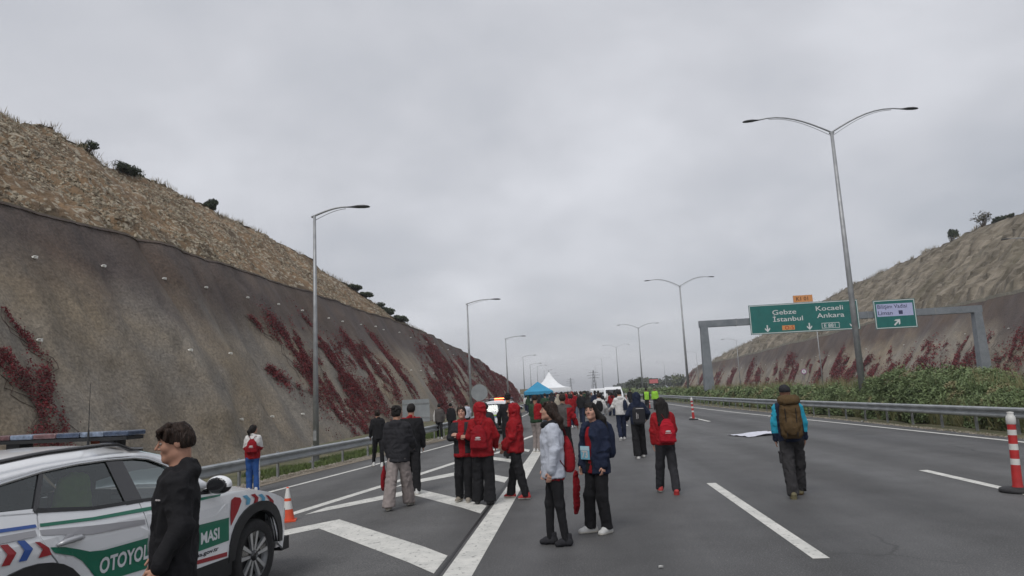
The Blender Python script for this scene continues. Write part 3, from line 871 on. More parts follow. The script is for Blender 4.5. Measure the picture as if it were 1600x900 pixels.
tag(grid_mesh('rocky_slope_left', np.stack([xs_, ys_, zs_], -1), ROCKM, True), kind='structure')
crestL = np.stack([xs_[:, -1], ys_[:, -1], zs_[:, -1]], -1)
# hill top behind the crest
Pq = np.stack([crestL + np.array([.15, 0, -.05]), crestL + np.array([-6, 0, -.8]), crestL + np.array([-30, 0, -4]), crestL * np.array([1, 1, 0]) + np.array([-90, 0, -.7])], 1)
HILLM = mat('hill_scrub', (.10, .085, .05), .95, col2=(.16, .14, .09), scale=.3, bump=.6, bscale=4)
tag(grid_mesh('hill_left', Pq, HILLM, True), kind='structure')

# right-hand cut
ysR = np.concatenate([np.arange(10, 60, 4.0), graded(60, 312, .4, .0042)])
def wall_top_R(y): return np.interp(y, [0, 78, 125, 195, 290, 303, 310, 312], [10.3, 10.5, 10.8, 9.9, 9.6, 8.0, 4.0, 0])
def bulge_R(y, z):
    g = np.stack([y * .17, z * .03, 0 * y + 5.], -1)
    return fbm(np.stack([y * .04, z * .09, 0 * y], -1), 71, 3) * 1.2 + (np.abs(vnoise(g, 74)) * 1.1 - .5) * np.clip((z) / 2, .3, 1) + fbm(np.stack([y * .9, z * .5, 0 * y], -1), 75, 3) * .2
def wall_pt_R(y, z): return 44 + (z + .1) / 1.73 - bulge_R(y, z)
Yg, Tg = np.meshgrid(ysR, np.linspace(0, 1, 34), indexing='ij'); Zg = -.1 + (wall_top_R(Yg) + .1) * Tg
wallR = tag(grid_mesh('retaining_slope_wall', np.stack([wall_pt_R(Yg, Zg), Yg, Zg], -1), WALLM, True, True),
            'grey sprayed concrete slope beyond the green median on the right, behind the sign gantry', 'retaining wall')
Y, T_ = np.meshgrid(ysR, np.linspace(0, 1, 64), indexing='ij')
zt = wall_top_R(Y); xt = wall_pt_R(Y, zt); off = np.interp(Y, [0, 108, 166, 181, 210, 236, 262, 277, 320], [18, 17.5, 15.5, 13.5, 9, 5.5, 2, .8, .6])
a = .9 * np.minimum(1, off); s_ = T_ * (off + a); x = xt + s_ - .1; z = zt - .1 + np.maximum(0, s_ - a) * .85
rill = (1 - np.abs(vnoise(np.stack([Y * .28, s_ * .05, 0 * Y], -1), 80)) * 2) * 1.25 + (1 - np.abs(vnoise(np.stack([Y * .8, s_ * .12, 0 * Y], -1), 81)) * 2) * .75
amp = np.clip((s_ - a * .5) / 2, 0, 1) * np.clip((off + a - s_) / 2.0, .25, 1) * np.clip(off / 5, .1, 1)
d = rill + fbm(np.stack([Y * .5, s_ * .6, 0 * Y], -1), 82, 3) * .6 + vnoise(np.stack([Y * 1.9, s_ * 1.1, 0 * Y], -1), 83) * .55 + vnoise(np.stack([Y * 4.1, s_ * 2.3, 0 * Y], -1), 84) * .35 + vnoise(np.stack([Y * .03, s_ * .02, 0 * Y], -1), 85) * .6
z = z + d * amp * .4; x = x - d * amp * .5
ROCKR = mat('pale_marl', (.085, .072, .052), .95, col2=(.27, .235, .185), scale=1.0, bump=1.0, bscale=1.6, bdist=.8, detail=9, stretch=(.22, 1, .16), speck=((.13, .115, .08), .35, .55, .72))
tag(grid_mesh('rocky_slope_right', np.stack([x, Y, z], -1), ROCKR, False, True), kind='structure')
crestR = np.stack([x[:, -1], Y[:, -1], z[:, -1]], -1)
Pq = np.stack([crestR + np.array([-.15, 0, -.05]), crestR + np.array([6, 0, -.6]), crestR + np.array([30, 0, -4]), crestR * np.array([1, 1, 0]) + np.array([90, 0, -.7])], 1)
tag(grid_mesh('hill_right', Pq, HILLM, True, True), kind='structure')
# pale berm line along the top of the right wall
zb = wall_top_R(ysR); xb = wall_pt_R(ysR, zb)
Pq = np.stack([np.stack([xb - .12, ysR, zb - .28], -1), np.stack([xb - .15, ysR, zb + .16], -1), np.stack([xb + .5, ysR, zb + .18], -1), np.stack([xb + .6, ysR, zb - .3], -1)], 1)
BERM = mat('berm_concrete', (.25, .235, .19), .9, var=.15, scale=2)
grid_mesh('coping', Pq, BERM, False, True, wallR)
zb = wall_top_L(ysL); xb = wall_pt_L(ysL, zb)
Pq = np.stack([np.stack([xb + .02, ysL, zb - .05], -1), np.stack([xb - .02, ysL, zb + .05], -1), np.stack([xb - .25, ysL, zb + .06], -1), np.stack([xb - .32, ysL, zb - .2], -1)], 1)
grid_mesh('coping', Pq, mat('lip_earth', (.12, .10, .07), .95, var=.2, scale=2), False, False, wallL)

# drain pipes that stick out of the sprayed concrete
PIPE = mat('drain_pipe_white', (.80, .80, .76), .6)
def drain(y, z, wall, fn, sgn):
    x = float(fn(np.array([y]), np.array([z]))[0]); m = MB()
    m.tube([(x - sgn * .2, y, z + .03), (x + sgn * .17, y, z - .02)], .036, 8)
    m.box((x + sgn * .10, y, z + .04), (.10, .13, .03))
    m.build('drain_pipe', PIPE, wall)
rd = random.Random(5)
for y, z in [(22.4, 7.3), (26.3, 7.7), (30.7, 7.9), (34.8, 8.1), (39.6, 8.2), (44.4, 8.4), (49.5, 8.6), (54.3, 8.5), (58.7, 8.7), (64.8, 9.0), (69.9, 9.3), (73.6, 9.3), (79.7, 9.5), (85, 9.3), (87.8, 9.0), (92, 9.2), (96.5, 9.2), (104.6, 9.2), (107.8, 9.1), (113, 8.6),
             (20.6, 4.2), (32.5, 4.4), (28.3, 4.3), (60.3, 5.0), (72.6, 4.8), (77.6, 4.9), (84.8, 4.8), (92, 4.9), (98, 5.0), (105, 4.9), (112, 4.8), (120, 4.7), (45, 1.2), (26, 1.0), (30.4, 1.3), (34.2, 1.3), (38.1, 1.3), (50, 1.1), (57, 1.2), (64, 1.3), (71, 1.2), (79, 1.4), (86, 1.3)]:
    drain(y, z, wallL, wall_pt_L, 1)
for k in range(16): drain(82 + k * 9 + rd.uniform(-1, 1), 6.2 + rd.uniform(-.3, .3), wallR, wall_pt_R, -1)

# ------------------------------------------------------------------ foliage made of leaf faces
def leaf_cloud(P, nrm, size, rng, jitter=1.0, elong=1.5):
    """P: points; each becomes one folded leaf of two triangles (a quad bent on its midrib)"""
    n = len(P)
    a = rng.normal(size=(n, 3)) * jitter + nrm; a /= np.linalg.norm(a, axis=1)[:, None] + 1e-9
    r = rng.normal(size=(n, 3)); u = np.cross(a, r); u /= np.linalg.norm(u, axis=1)[:, None] + 1e-9; w = np.cross(a, u)
    sz = (size * (0.6 + .8 * rng.random(n)))[:, None] if not np.isscalar(size) else size * (0.6 + .8 * rng.random(n))[:, None]
    V = np.stack([P - u * sz * elong / 2, P + w * sz * .5 + a * sz * .12, P + u * sz * elong / 2, P - w * sz * .5 + a * sz * .12], 1).reshape(-1, 3)
    Q = np.arange(n * 4).reshape(n, 4)
    return V, Q
rng = np.random.default_rng(7)
CREEP = mat('creeper_leaf', (.050, .008, .010), .8, col2=(.20, .020, .025), scale=2.2, contrast=(.3, .7))
CREEPSTEM = mat('creeper_stem', (.06, .035, .028), .9)
def creeper(label, strokes, fn, sgn, size, dens_, seed, group=None):
    """strokes: lists of (y, z, half width)"""
    r = np.random.default_rng(seed); Ps = []; Ns = []
    root = thing('creeper', label, 'creeper', (float(fn(np.array([strokes[0][-1][0]]), np.array([0.]))[0]), strokes[0][-1][0], 0), 0, group)
    o = np.array(root.location)
    st = MB()
    for S_ in strokes:
        S_ = np.array(S_, float); S_[:, 2] *= (1.55 if fn is wall_pt_L and S_[0, 1] > 5.3 and S_[0, 0] > 30 else 1.0)
        L_ = np.linalg.norm(np.diff(S_[:, :2], axis=0), axis=1).sum()
        size_ = size * .62; n = int(L_ * max(S_[:, 2].mean(), .15) * 2 * dens_ * 2.3)
        t = r.random(n) * (len(S_) - 1); i = np.minimum(t.astype(int), len(S_) - 2); fr = t - i
        c = S_[i] * (1 - fr)[:, None] + S_[i + 1] * fr[:, None]
        y = c[:, 0] + r.normal(size=n) * (c[:, 2] * .80 + .06); z = c[:, 1] + r.normal(size=n) * c[:, 2] * .6
        # clumps and gaps, drawn out down the fall line
        msk = fbm(np.stack([y * 1.1 / (1 + size * 4), z * .42, 0 * y + seed], -1), seed, 4) + r.normal(size=n) * .05 * 1.0 + .45 * vnoise(np.stack([y * 3.1 / (1 + size * 4), z * 1.7, 0 * y + seed], -1), seed + 2) - np.abs(y - c[:, 0]) / (c[:, 2] + .1) * .17
        k = (msk > -.14) & (z > -.35); y = y[k]; z = z[k]
        if fn is wall_pt_L: k = z < wall_top_L(y) - .3; y = y[k]; z = z[k]
        x = fn(y, z) + sgn * (.03 + r.random(len(y)) * (.10 + size * .6))
        Ps.append(np.stack([x, y, z], 1)); Ns.append(np.tile([sgn * .87, 0, .5], (len(y), 1)))
        for q in range(2):
            yy = np.interp(np.linspace(0, len(S_) - 1, 22), range(len(S_)), S_[:, 0]) + fbm(np.stack([np.linspace(0, 6, 22), np.full(22, q * 5.), np.full(22, seed)], 1), 3, 3) * 1.4
            zz = np.interp(np.linspace(0, len(S_) - 1, 22), range(len(S_)), S_[:, 1])
            xx = fn(yy, zz) + sgn * .02
            st.tube([(a_ - o[0], b_ - o[1], c_) for a_, b_, c_ in zip(xx, yy, zz)], .006 + size * .03, 4)
    st.build('stem', CREEPSTEM, root)['kind'] = 'stuff'
    P = np.concatenate(Ps) - o; Nn = np.concatenate(Ns)
    V, Q = leaf_cloud(P, Nn, size * .62, r, .55, 1.15)
    lf = link('foliage', me_from('foliage', V, Q, [CREEP]), root); lf['kind'] = 'stuff'
DL = 330
creeper('dark red creeper on the concrete slope above the patrol car roof at the left edge', [[(18.5, 3.8, .25), (18.6, 3.2, .6), (18.5, 2.4, .65), (18.5, 1.6, .5), (19.2, 1.0, .9), (18.6, .4, .7)], [(19.6, 5.2, .05), (19.8, 4.6, .08), (20.2, 4.0, .16), (20.3, 3.4, .28), (20.0, 2.8, .30), (19.4, 2.3, .2), (19.8, 1.2, .7)]], wall_pt_L, 1, .085, 420, 1)
creeper('thin branching red creeper left of the nearest lamp post on the concrete slope', [[(41.4, 7.4, .5), (41.8, 6.3, .55), (41.0, 4.8, .4), (41.2, 3.4, .5)], [(37.6, 3.9, .2), (38.3, 3.3, .5), (40.0, 2.7, .8), (42, 2.4, .9)], [(38.4, 7.0, .1), (39.6, 6.3, .2), (40.5, 5.6, .25)], [(43.5, 1.8, .2), (43.5, .9, .3), (44.6, .6, .35)]], wall_pt_L, 1, .12, 190, 2)
creeper('big dense red creeper behind the nearest lamp post on the concrete slope', [[(48.8, 8.0, .5), (48.0, 6.4, 1.1), (46.8, 5.0, 1.5), (45.4, 3.2, 1.9), (45.6, 1.7, 1.9), (46.6, .6, 1.4), (46.8, -.1, 1.0)], [(44.5, 6.8, .4), (44.5, 5.6, .5), (44.0, 4.3, .6), (43.2, 3.2, .9)], [(50.5, 6.2, .5), (49.6, 4.4, 1.0), (48.6, 2.6, 1.4), (49, 1.0, 1.2)], [(42.6, 6.6, .3), (43.0, 4.6, .5), (42.4, 2.8, .6)]], wall_pt_L, 1, .125, 210, 3)
creeper('tall red creeper between the first and second lamp posts, right of the big dense one', [[(56.4, 7.3, .5), (56.4, 5.6, .9), (56.2, 4.0, 1.3), (55.4, 3.0, 1.3), (54.2, 1.8, .7)], [(50.8, 5.0, .6), (50.5, 3.2, 1.0), (51.3, 2.0, 1.1), (53.4, .7, .9)], [(59.5, 6.8, .4), (59.4, 5, .8), (58.6, 3, 1.0), (57, 1.2, .9)], [(53.2, 6.4, .4), (53.4, 4.6, .7)]], wall_pt_L, 1, .14, 170, 4)
creeper('red creeper streak above the grey sign back, left of the second lamp post', [[(66.9, 8.3, .6), (66.5, 6.6, .9), (66.6, 5.2, 1.0), (66.5, 3.5, 1.1), (65.6, 1.6, .9)], [(62.3, 5.4, .4), (61.6, 3.4, .4), (59.5, 1.9, .5)], [(68.6, 5.6, .6), (67.6, 3.8, .9), (66.3, 1.9, .9)]], wall_pt_L, 1, .17, 125, 5)
creeper('tall forked red creeper left of the second lamp post, starting near the wall top', [[(91.9, 9.4, .9), (91.0, 7.6, 1.9), (89, 5.8, 2.0), (84.5, 4.2, 1.4), (79, 2.3, 1.2), (76.4, .6, .8)], [(95.0, 8.3, 1.2), (92.4, 6.0, 1.8), (90.4, 3.4, 1.7), (88.6, .8, 1.5)], [(81.5, 5.2, .5), (80.5, 3.4, .8), (80, 1.4, .8)], [(102, 6.4, .6), (101, 4.2, 1.2), (100, 1.6, 1.4)], [(96.2, 6.8, .8), (97.0, 5.0, 1.1), (93, 2.6, 1.3), (90.4, .8, 1.3)]], wall_pt_L, 1, .22, 80, 6)
creeper('red creeper just right of the second lamp post on the slope', [[(115.4, 7.4, .8), (113.9, 5.2, 1.9), (111, 3.2, 2.2), (109.5, 1.3, 2.2)]], wall_pt_L, 1, .26, 60, 7)
creeper('wide red creeper above the round sign back on the slope', [[(128.1, 7.7, 1.5), (128.3, 5.2, 3.0), (127.3, 3.4, 3.6), (126.8, 1.3, 4.2)], [(134, 6.0, 1.2), (136, 3.4, 2.2), (135, 1.2, 3.0)]], wall_pt_L, 1, .30, 48, 8)
creeper('wide red creeper behind the van with the beacon, low on the slope', [[(148.3, 7.2, 1.8), (145.3, 4.6, 3.8), (143.1, 1.3, 5.2)], [(156, 6.4, 1.6), (155, 4, 2.6), (153, 1.4, 3.5)]], wall_pt_L, 1, .34, 42, 9)
creeper('farthest red creeper at the low end of the left slope', [[(171, 6.8, 2.0), (167, 4.2, 4.0), (164, 1.0, 5.0)], [(184, 4.8, 2.0), (186, 3, 3.5), (186.8, 1.0, 4)], [(177, 5.6, 1.5), (177, 3, 2.5), (176, 1, 3)]], wall_pt_L, 1, .38, 40, 10)
RL = [('red creeper clump at the right edge of the photo on the far right-hand slope', [[(77, 6.6, 1.2), (78, 4.6, 2.2), (79, 2.8, 2.6), (80, 1, 2.6)]]),
      ('red creeper on the right-hand slope just right of the right gantry post', [[(85, 5.4, 1.0), (85.6, 3.5, 1.8), (86.5, 1.6, 2.4)], [(90, 4, .5), (91, 2, 1.2)]]),
      ('wide red creeper on the right-hand slope between the small sign and the right gantry post', [[(99, 5.6, .9), (97, 3.8, 1.8), (95.5, 2.4, 2.5), (94, 1, 2.2)], [(103, 3.2, 1.5), (105, 1.8, 2.5), (108, 1, 2)]]),
      ('red creeper streaks on the right-hand slope right of the nearest double lamp post', [[(117, 4.8, .6), (115, 3, 1.4), (113, 1.4, 1.8)], [(122, 6, .4), (120, 3.5, .8), (119, 1.2, 1.2)]]),
      ('red creeper on the right-hand slope just left of the nearest double lamp post', [[(131, 6.5, .8), (129, 4.8, 1.6), (127.5, 2.6, 2.4), (127, 1, 2.4)]]),
      ('red creeper under the right half of the big green sign', [[(142, 6.2, .8), (139, 4, 1.6), (138, 1.6, 2)], [(148, 5.5, .6), (146, 3, 1.2)]]),
      ('thick red creeper column under the big green sign', [[(163, 7.0, .9), (160, 5.2, 2.2), (159, 3, 3), (158, 1, 3)], [(170, 5, 1.2), (168, 3, 2.2), (168, 1, 2.4)]]),
      ('red creeper streaks between the gantry left post and the round sign', [[(186, 4.6, .8), (184, 3, 2), (182, 1, 2.6)], [(198, 7.9, .6), (198, 5.6, 1.8), (195, 3, 3), (194, 1, 3)]]),
      ('red creeper streaks just right of the left gantry post', [[(222, 5.2, 1.2), (219, 3, 2.4), (216, 1, 3)], [(240, 5.8, 1.5), (236, 3, 3), (233, 1, 3)]]),
      ('red creeper on the far left end of the right-hand slope', [[(268, 5, 1.5), (264, 3, 3.5), (262, 1, 4)], [(300, 5, 2), (298, 3, 4), (296, 1, 5)], [(285, 4.5, 1), (283, 2, 2.5)]])]
for i, (lb, ss) in enumerate(RL):
    r_ = random.Random(300 + i); y0_ = min(q[0] for S_ in ss for q in S_) - 3 - i * .6; y1_ = max(q[0] for S_ in ss for q in S_) + 3 + i * .6
    for k in range(6):
        yy = r_.uniform(y0_, y1_); hh = r_.uniform(2.2, 6.2); w_ = r_.uniform(.25, .7) * (1 + i * .12)
        ss.append([(yy + r_.uniform(.5, 2.5), hh, w_ * .4), (yy + .5, hh * .6, w_ * .8), (yy, .9, w_ * 1.3)])
    creeper(lb, ss, wall_pt_R, -1, .22 + i * .026, 46 - i * 2.6, 40 + i)

def ellipsoid_points(r, n, c, rad, rng_):
    d = rng_.normal(size=(n, 3)); d /= np.linalg.norm(d, axis=1)[:, None]
    rr = (rng_.random(n) ** .45)[:, None]
    return np.array(c) + d * rr * np.array(rad), d
def bush(name, label, cat, loc, size, n, leaf, leafm, clumps=7, seed=0, trunk=0.0, group=None, stemm=None, spread=.42):
    r = np.random.default_rng(seed); root = thing(name, label, cat, loc, 0, group)
    Ps = []; Ns = []; st = MB()
    for k in range(clumps):
        a = r.random() * 2 * PI; q = r.random() ** .5
        c = np.array([math.cos(a) * q * size[0] * .62, math.sin(a) * q * size[1] * .62, trunk + size[2] * (.28 + .55 * r.random() * (1 - .5 * q))])
        rad = np.array([size[0], size[1], size[2]]) * (spread * (.6 + .7 * r.random())); rad[2] *= .75
        p, d = ellipsoid_points(r, n // clumps, c, rad, r); Ps.append(p); Ns.append(d)
        b0 = np.array([c[0] * .12, c[1] * .12, 0]); mid = b0 * .5 + c * .5 + r.normal(size=3) * .06 * size[2] * np.array([1, 1, 0])
        st.tube([b0 + [0, 0, -.1], mid, c], [.02 + .03 * size[2], .014 + .018 * size[2], .006], 5)
        for _ in range(3):
            e = c + r.normal(size=3) * rad * .7; st.tube([c, e], [.008 + .008 * size[2], .003], 4)
    st.build('trunk' if trunk else 'stem', stemm or mat('bark', (.07, .05, .035), .95, var=.2, scale=8), root)['kind'] = 'stuff'
    V, Q = leaf_cloud(np.concatenate(Ps), np.concatenate(Ns), leaf, r, .9, 1.5)
    o = link('crown' if trunk else 'foliage', me_from('foliage', V, Q, [leafm]), root); o['kind'] = 'stuff'
    return root
GREEN1 = mat('leaf_dark', (.018, .030, .013), .75, col2=(.042, .058, .024), scale=1.3)
GREEN2 = mat('leaf_olive', (.038, .052, .016), .7, col2=(.098, .115, .034), scale=.8)
GREYG = mat('leaf_grey', (.06, .058, .038), .85, col2=(.10, .09, .055), scale=1.0)
def crest_at(cr, y):
    return [float(np.interp(y, cr[:, 1], cr[:, i])) for i in range(3)]
def on_crest(cr, ratio):
    """crest point with |x|/y = ratio"""
    q = np.abs(cr[:, 0]) / np.maximum(cr[:, 1], 1e-3); k = np.argmin(np.abs(q - ratio) + (cr[:, 1] < 20) * 9); return cr[k].tolist()
c = on_crest(crestL, .745); bush('bush', 'small dark bush on the left hill crest nearest the left edge of the photo', 'bush', (c[0] + .2, c[1], c[2] - .1), (.62, .62, .75), 900, .09, GREEN1, 5, 1)
c = on_crest(crestL, .685); bush('bush', 'long low dark bush hugging the left hill crest between the small bush and the tree', 'bush', (c[0] + .3, c[1], c[2] - .35), (.9, 2.0, .85), 3000, .09, GREEN1, 12, 2)
c = on_crest(crestL, .536); bush('small_tree', 'single small dark round tree standing alone on the left hill crest', 'tree', (c[0], c[1], c[2] - .25), (.95, .95, 1.25), 2600, .11, GREEN1, 14, 3, .12, spread=.34)
for i, (rt, s_) in enumerate([(.318, (1.0, 2.6, .6)), (.302, (1.0, 2.8, .8)), (.283, (1.2, 3.0, 1.0)), (.266, (1.2, 2.6, 1.15)), (.252, (1.0, 2.4, .9))]):
    c = on_crest(crestL, rt)
    bush('bush', ['leftmost low bush of the dark bush line where the left hill crest drops', 'second bush from the left in the bush line on the dropping left crest', 'middle bush of the bush line on the dropping left crest', 'tallest bush of the bush line near the right end of the left crest', 'last bush at the right end of the bush line on the left crest'][i], 'bush', (c[0] + .3, c[1], c[2] - .3), s_, 1500, .15, GREEN1, 7, 20 + i, 0, 'bushes in line on the left crest')
c = on_crest(crestR, .527); bush('small_tree', 'small dark bushy tree on the right hill crest left of the bare shrub', 'tree', (c[0], c[1], c[2] - .2), (1.5, 1.5, 1.9), 900, .24, GREEN1, 7, 31, .7)
c = on_crest(crestR, .570); bush('small_tree', 'thin bare grey shrub on the right hill crest', 'shrub', (c[0], c[1], c[2] - .2), (1.6, 1.6, 2.3), 260, .20, GREYG, 12, 32, .5, spread=.5)
c = on_crest(crestR, .598); bush('bush', 'low dark scrub patch on the right crest right of the bare shrub', 'bush', (c[0] - .3, c[1], c[2] - .3), (1.2, 3.5, 1.1), 900, .2, GREEN1, 8, 33)

# dry grass along the crests and on the slopes (uncountable)
def blades(P, h, w, r, lean=.5, m=None, name='dry_grass', kind='stuff'):
    n = len(P); a = r.random(n) * 2 * PI; hh = (h * (.4 + .9 * r.random(n)))[:, None]; ww = w
    side = np.stack([np.cos(a), np.sin(a), 0 * a], 1) * (ww if np.isscalar(ww) else ww[:, None]); tip = P + np.stack([r.normal(size=n) * lean, r.normal(size=n) * lean, np.ones(n)], 1) * hh
    mid = P * .5 + tip * .5 + np.stack([0 * a, 0 * a, .08 * hh[:, 0]], 1)
    V = np.stack([P - side, P + side, mid + side * .6, tip, mid - side * .6], 1).reshape(-1, 3); k = np.arange(n)[:, None] * 5
    Q = (k + np.array([[0, 1, 2, 4]])); T3 = (k + np.array([[4, 2, 3]]))
    me = bpy.data.meshes.new(name); me.vertices.add(len(V)); me.vertices.foreach_set('co', V.astype(np.float32).ravel())
    li = np.concatenate([Q.ravel(), T3.ravel()]).astype(np.int32); me.loops.add(len(li)); me.loops.foreach_set('vertex_index', li)
    me.polygons.add(2 * n); me.polygons.foreach_set('loop_start', np.concatenate([np.arange(n) * 4, n * 4 + np.arange(n) * 3]).astype(np.int32))
    me.materials.append(m); me.update(); me.validate()
    return tag(link(name, me), kind=kind)
DRY = mat('dry_grass', (.14, .11, .06), .9, col2=(.24, .20, .12), scale=.5)
def crest_grass(cr, n, h, seed, ymin, ymax):
    r = np.random.default_rng(seed); y = ymin + (ymax - ymin) * r.random(n) ** 1.0
    msk = vnoise(np.stack([y * .6, 0 * y, 0 * y], 1), 5) + .3 * vnoise(np.stack([y * 3, 0 * y, 0 * y], 1), 6) > -.15
    y = y[msk]; P = np.stack([np.interp(y, cr[:, 1], cr[:, i]) for i in (0, 1, 2)], 1); P += r.normal(size=P.shape) * [.25, .1, .05]
    blades(P - [0, 0, .1], h, .018 if h < .6 else .05, r, .35, DRY)
crest_grass(crestL, 5000, .42, 3, 20, 100); crest_grass(crestR, 3000, .75, 4, 70, 270)
# grass and stones scattered on the left rocky slope
r = np.random.default_rng(11)
def slope_pts(xs, ys, zs, n, r, wpow=1.0, ymin=18, ymax=100):
    ii = np.where((ys[:, 0] > ymin) & (ys[:, 0] < ymax))[0]; a = r.choice(ii[:-1], n); b = r.integers(2, xs.shape[1] - 1, n); u, v = r.random(n), r.random(n)
    def L_(A): return A[a, b] * (1 - u) * (1 - v) + A[a + 1, b] * u * (1 - v) + A[a, b + 1 if False else np.minimum(b + 1, A.shape[1] - 1)] * (1 - u) * v + A[a + 1, np.minimum(b + 1, A.shape[1] - 1)] * u * v
    return np.stack([L_(xs), L_(ys), L_(zs)], 1)
P = slope_pts(xs_, ys_, zs_, 16000, r)
k = vnoise(P * [.25, .25, .25], 9) + .5 * vnoise(P * .9, 10) > .1
blades(P[k], .13, .02, r, .9, mat('slope_grass', (.10, .09, .045), .9, col2=(.20, .17, .10), scale=.6), 'slope_grass')
def stones(P, size, r, m, name, squash=.7):
    base = np.array([(-1, -1, -1), (1, -1, -1), (1, 1, -1), (-1, 1, -1), (-.8, -.7, 1), (.7, -.8, 1), (.8, .7, 1), (-.7, .8, 1)], float) * .5
    fq = np.array([(0, 3, 2, 1), (4, 5, 6, 7), (0, 1, 5, 4), (1, 2, 6, 5), (2, 3, 7, 6), (3, 0, 4, 7)])
    n = len(P); sz = (size * (.5 + 1.1 * r.random(n) ** 2.2))[:, None, None]
    B = base[None] * (1 + r.normal(size=(n, 8, 3)) * .16) * sz * np.array([1, 1.1, squash])
    ang = r.random((n, 3)) * [6.28, .9, .9]
    ca, sa = np.cos(ang[:, 0]), np.sin(ang[:, 0]); cb, sb = np.cos(ang[:, 1]), np.sin(ang[:, 1])
    x = B[..., 0] * ca[:, None] - B[..., 1] * sa[:, None]; y = B[..., 0] * sa[:, None] + B[..., 1] * ca[:, None]; z = B[..., 2]
    x2 = x * cb[:, None] + z * sb[:, None]; z2 = -x * sb[:, None] + z * cb[:, None]
    V = (np.stack([x2, y, z2], -1) + P[:, None]).reshape(-1, 3); Q = (np.arange(n)[:, None, None] * 8 + fq[None]).reshape(-1, 4)
    return tag(link(name, me_from(name, V, Q, [m])), kind='stuff')
STONE = mat('limestone', (.13, .10, .066), .9, col2=(.42, .37, .28), scale=1.9, bump=.6, bscale=9)
P = slope_pts(xs_, ys_, zs_, 22000, r, 1, 18, 98)
k = vnoise(P * [.3, .3, .3], 19) + .6 * vnoise(P * .8, 20) > -.15
stones(P[k], .125, r, STONE, 'slope_stones')
big = slope_pts(xs_, ys_, zs_, 110, r, 1, 30, 90)
mes = []
for i in range(6):
    bm = bmesh.new(); bmesh.ops.create_icosphere(bm, subdivisions=1, radius=.5)
    for v in bm.verts: v.co *= 1 + r.normal() * .16; v.co.z *= .7
    me = bpy.data.meshes.new('rock'); bm.to_mesh(me); bm.free(); me.materials.append(STONE); mes.append(me)
slopeL = [o for o in C.objects if o.name == 'rocky_slope_left'][0]
for i in range(len(big)):
    o = link('rock', mes[i % 6], slopeL, Vector(big[i]), (r.normal() * .5, r.normal() * .5, r.random() * 6)); s_ = .18 + r.random() ** 2 * .26; o.scale = (s_, s_ * 1.2, s_)

# green verge grass behind the left rail
r = np.random.default_rng(12); n = 42000; y = 9 + 46 * r.random(n) ** 1.3; x = np.array([rail_x(q) for q in y]) - .12 - 2.1 * r.random(n) ** .8
k = vnoise(np.stack([x * .8, y * .8, 0 * x], 1), 3) > -.35
P = np.stack([x, y, np.where(x > -9.9, np.minimum(0, .04 * (x + 2)), -.33) - .03], 1)[k]
blades(P, .15, .012, r, .45, GRASSM, 'verge_grass')
n = 5000; y = 8 + 30 * r.random(n); x = np.array([rail_x(q) for q in y]) - .25 + .6 * r.random(n)
stones(np.stack([x, y, np.minimum(0, .04 * (x + 2)) + .015], 1), .05, r, mat('gravel', (.20, .17, .13), .95, col2=(.34, .31, .26), scale=2), 'shoulder_gravel')
n = 2500; y = 10 + 60 * r.random(n); x = np.array([xr(q) for q in y]) - .15 + .35 * r.random(n)
stones(np.stack([x, y, 0 * x + .01], 1), .035, r, MATS['gravel'], 'edge_grit')

# ------------------------------------------------------------------ median shrubs: one mass nobody could count
def median():
    r = np.random.default_rng(21); Vs = []; Qs = []; k0 = 0
    for (y0, y1, n, sz) in [(12, 24, 52000, .045), (24, 40, 90000, .052), (40, 62, 52000, .085), (62, 100, 34000, .14), (100, 190, 22000, .28), (190, 330, 9000, .5)]:
        y = y0 + (y1 - y0) * r.random(n); t = r.random(n); 
        top = 1.08 + .70 * fbm(np.stack([y * .30, t * 1.2, 0 * y], 1), 60, 3) + .55 * np.exp(-((y - 30) / 5.5) ** 2) * (t > .3) + .50 * fbm(np.stack([y * 1.5, t * 5, 0 * y], 1), 61, 3)
        u = r.random(n)
        # points on the humped cross-section: front face, top and volume
        x0 = 12.75 + .25 * vnoise(np.stack([y * .7, 0 * y, 0 * y], 1), 63)
        w = 3.6
        front = u < .5
        zc = np.where(front, r.random(n) ** .8 * top, top * (1 - .28 * r.random(n)))
        prof = np.sqrt(np.clip(1 - (zc / top) ** 2.2, 0, 1))
        xf = x0 + .8 * (1 - prof) + np.abs(r.normal(size=n)) * .12
        x = np.where(front, xf, x0 + .5 + t * w)
        zz = np.where(front, zc, zc * (1 - .12 * np.abs(t - .4)))
        clump = .42 * fbm(np.stack([y * 1.8, x * 1.8, zz * 1.8], 1), 64, 3)
        P = np.stack([x - clump, y, zz + clump * .5], 1)
        P += r.normal(size=P.shape) * sz * .5
        P[:, 2] = np.maximum(P[:, 2], .03)
        nn = np.stack([np.where(front, -.8, -.1), 0 * y, np.where(front, .35, 1)], 1)
        V, Q = leaf_cloud(P, nn, sz, r, .85, 2.5); Vs.append(V); Qs.append(Q + k0); k0 += len(V)
    return np.concatenate(Vs), np.concatenate(Qs)
V, Q = median()
MEDM = mat('median_leaf', (.085, .125, .050), .75, col2=(.19, .25, .11), scale=2.2, detail=8, contrast=(.36, .64), speck=((.24, .21, .11), 1.3, .58, .68))
tag(link('median_shrubs', me_from('median_shrubs', V, Q, [MEDM])), kind='stuff')
r = np.random.default_rng(23); n = 30000; y = 12 + 100 * r.random(n) ** 1.7; x = 12.85 + .8 * r.random(n) ** 2 + 3 * (r.random(n) > .5) * r.random(n)
k = vnoise(np.stack([y * .5, x * .8, 0 * x], 1), 44) > -.3
blades(np.stack([x, y, np.where(x < 13.6, 0, .95)], 1)[k], .85, .013, r, .22, mat('tall_grass', (.10, .125, .045), .8, col2=(.24, .22, .11), scale=.7), 'median_grass')
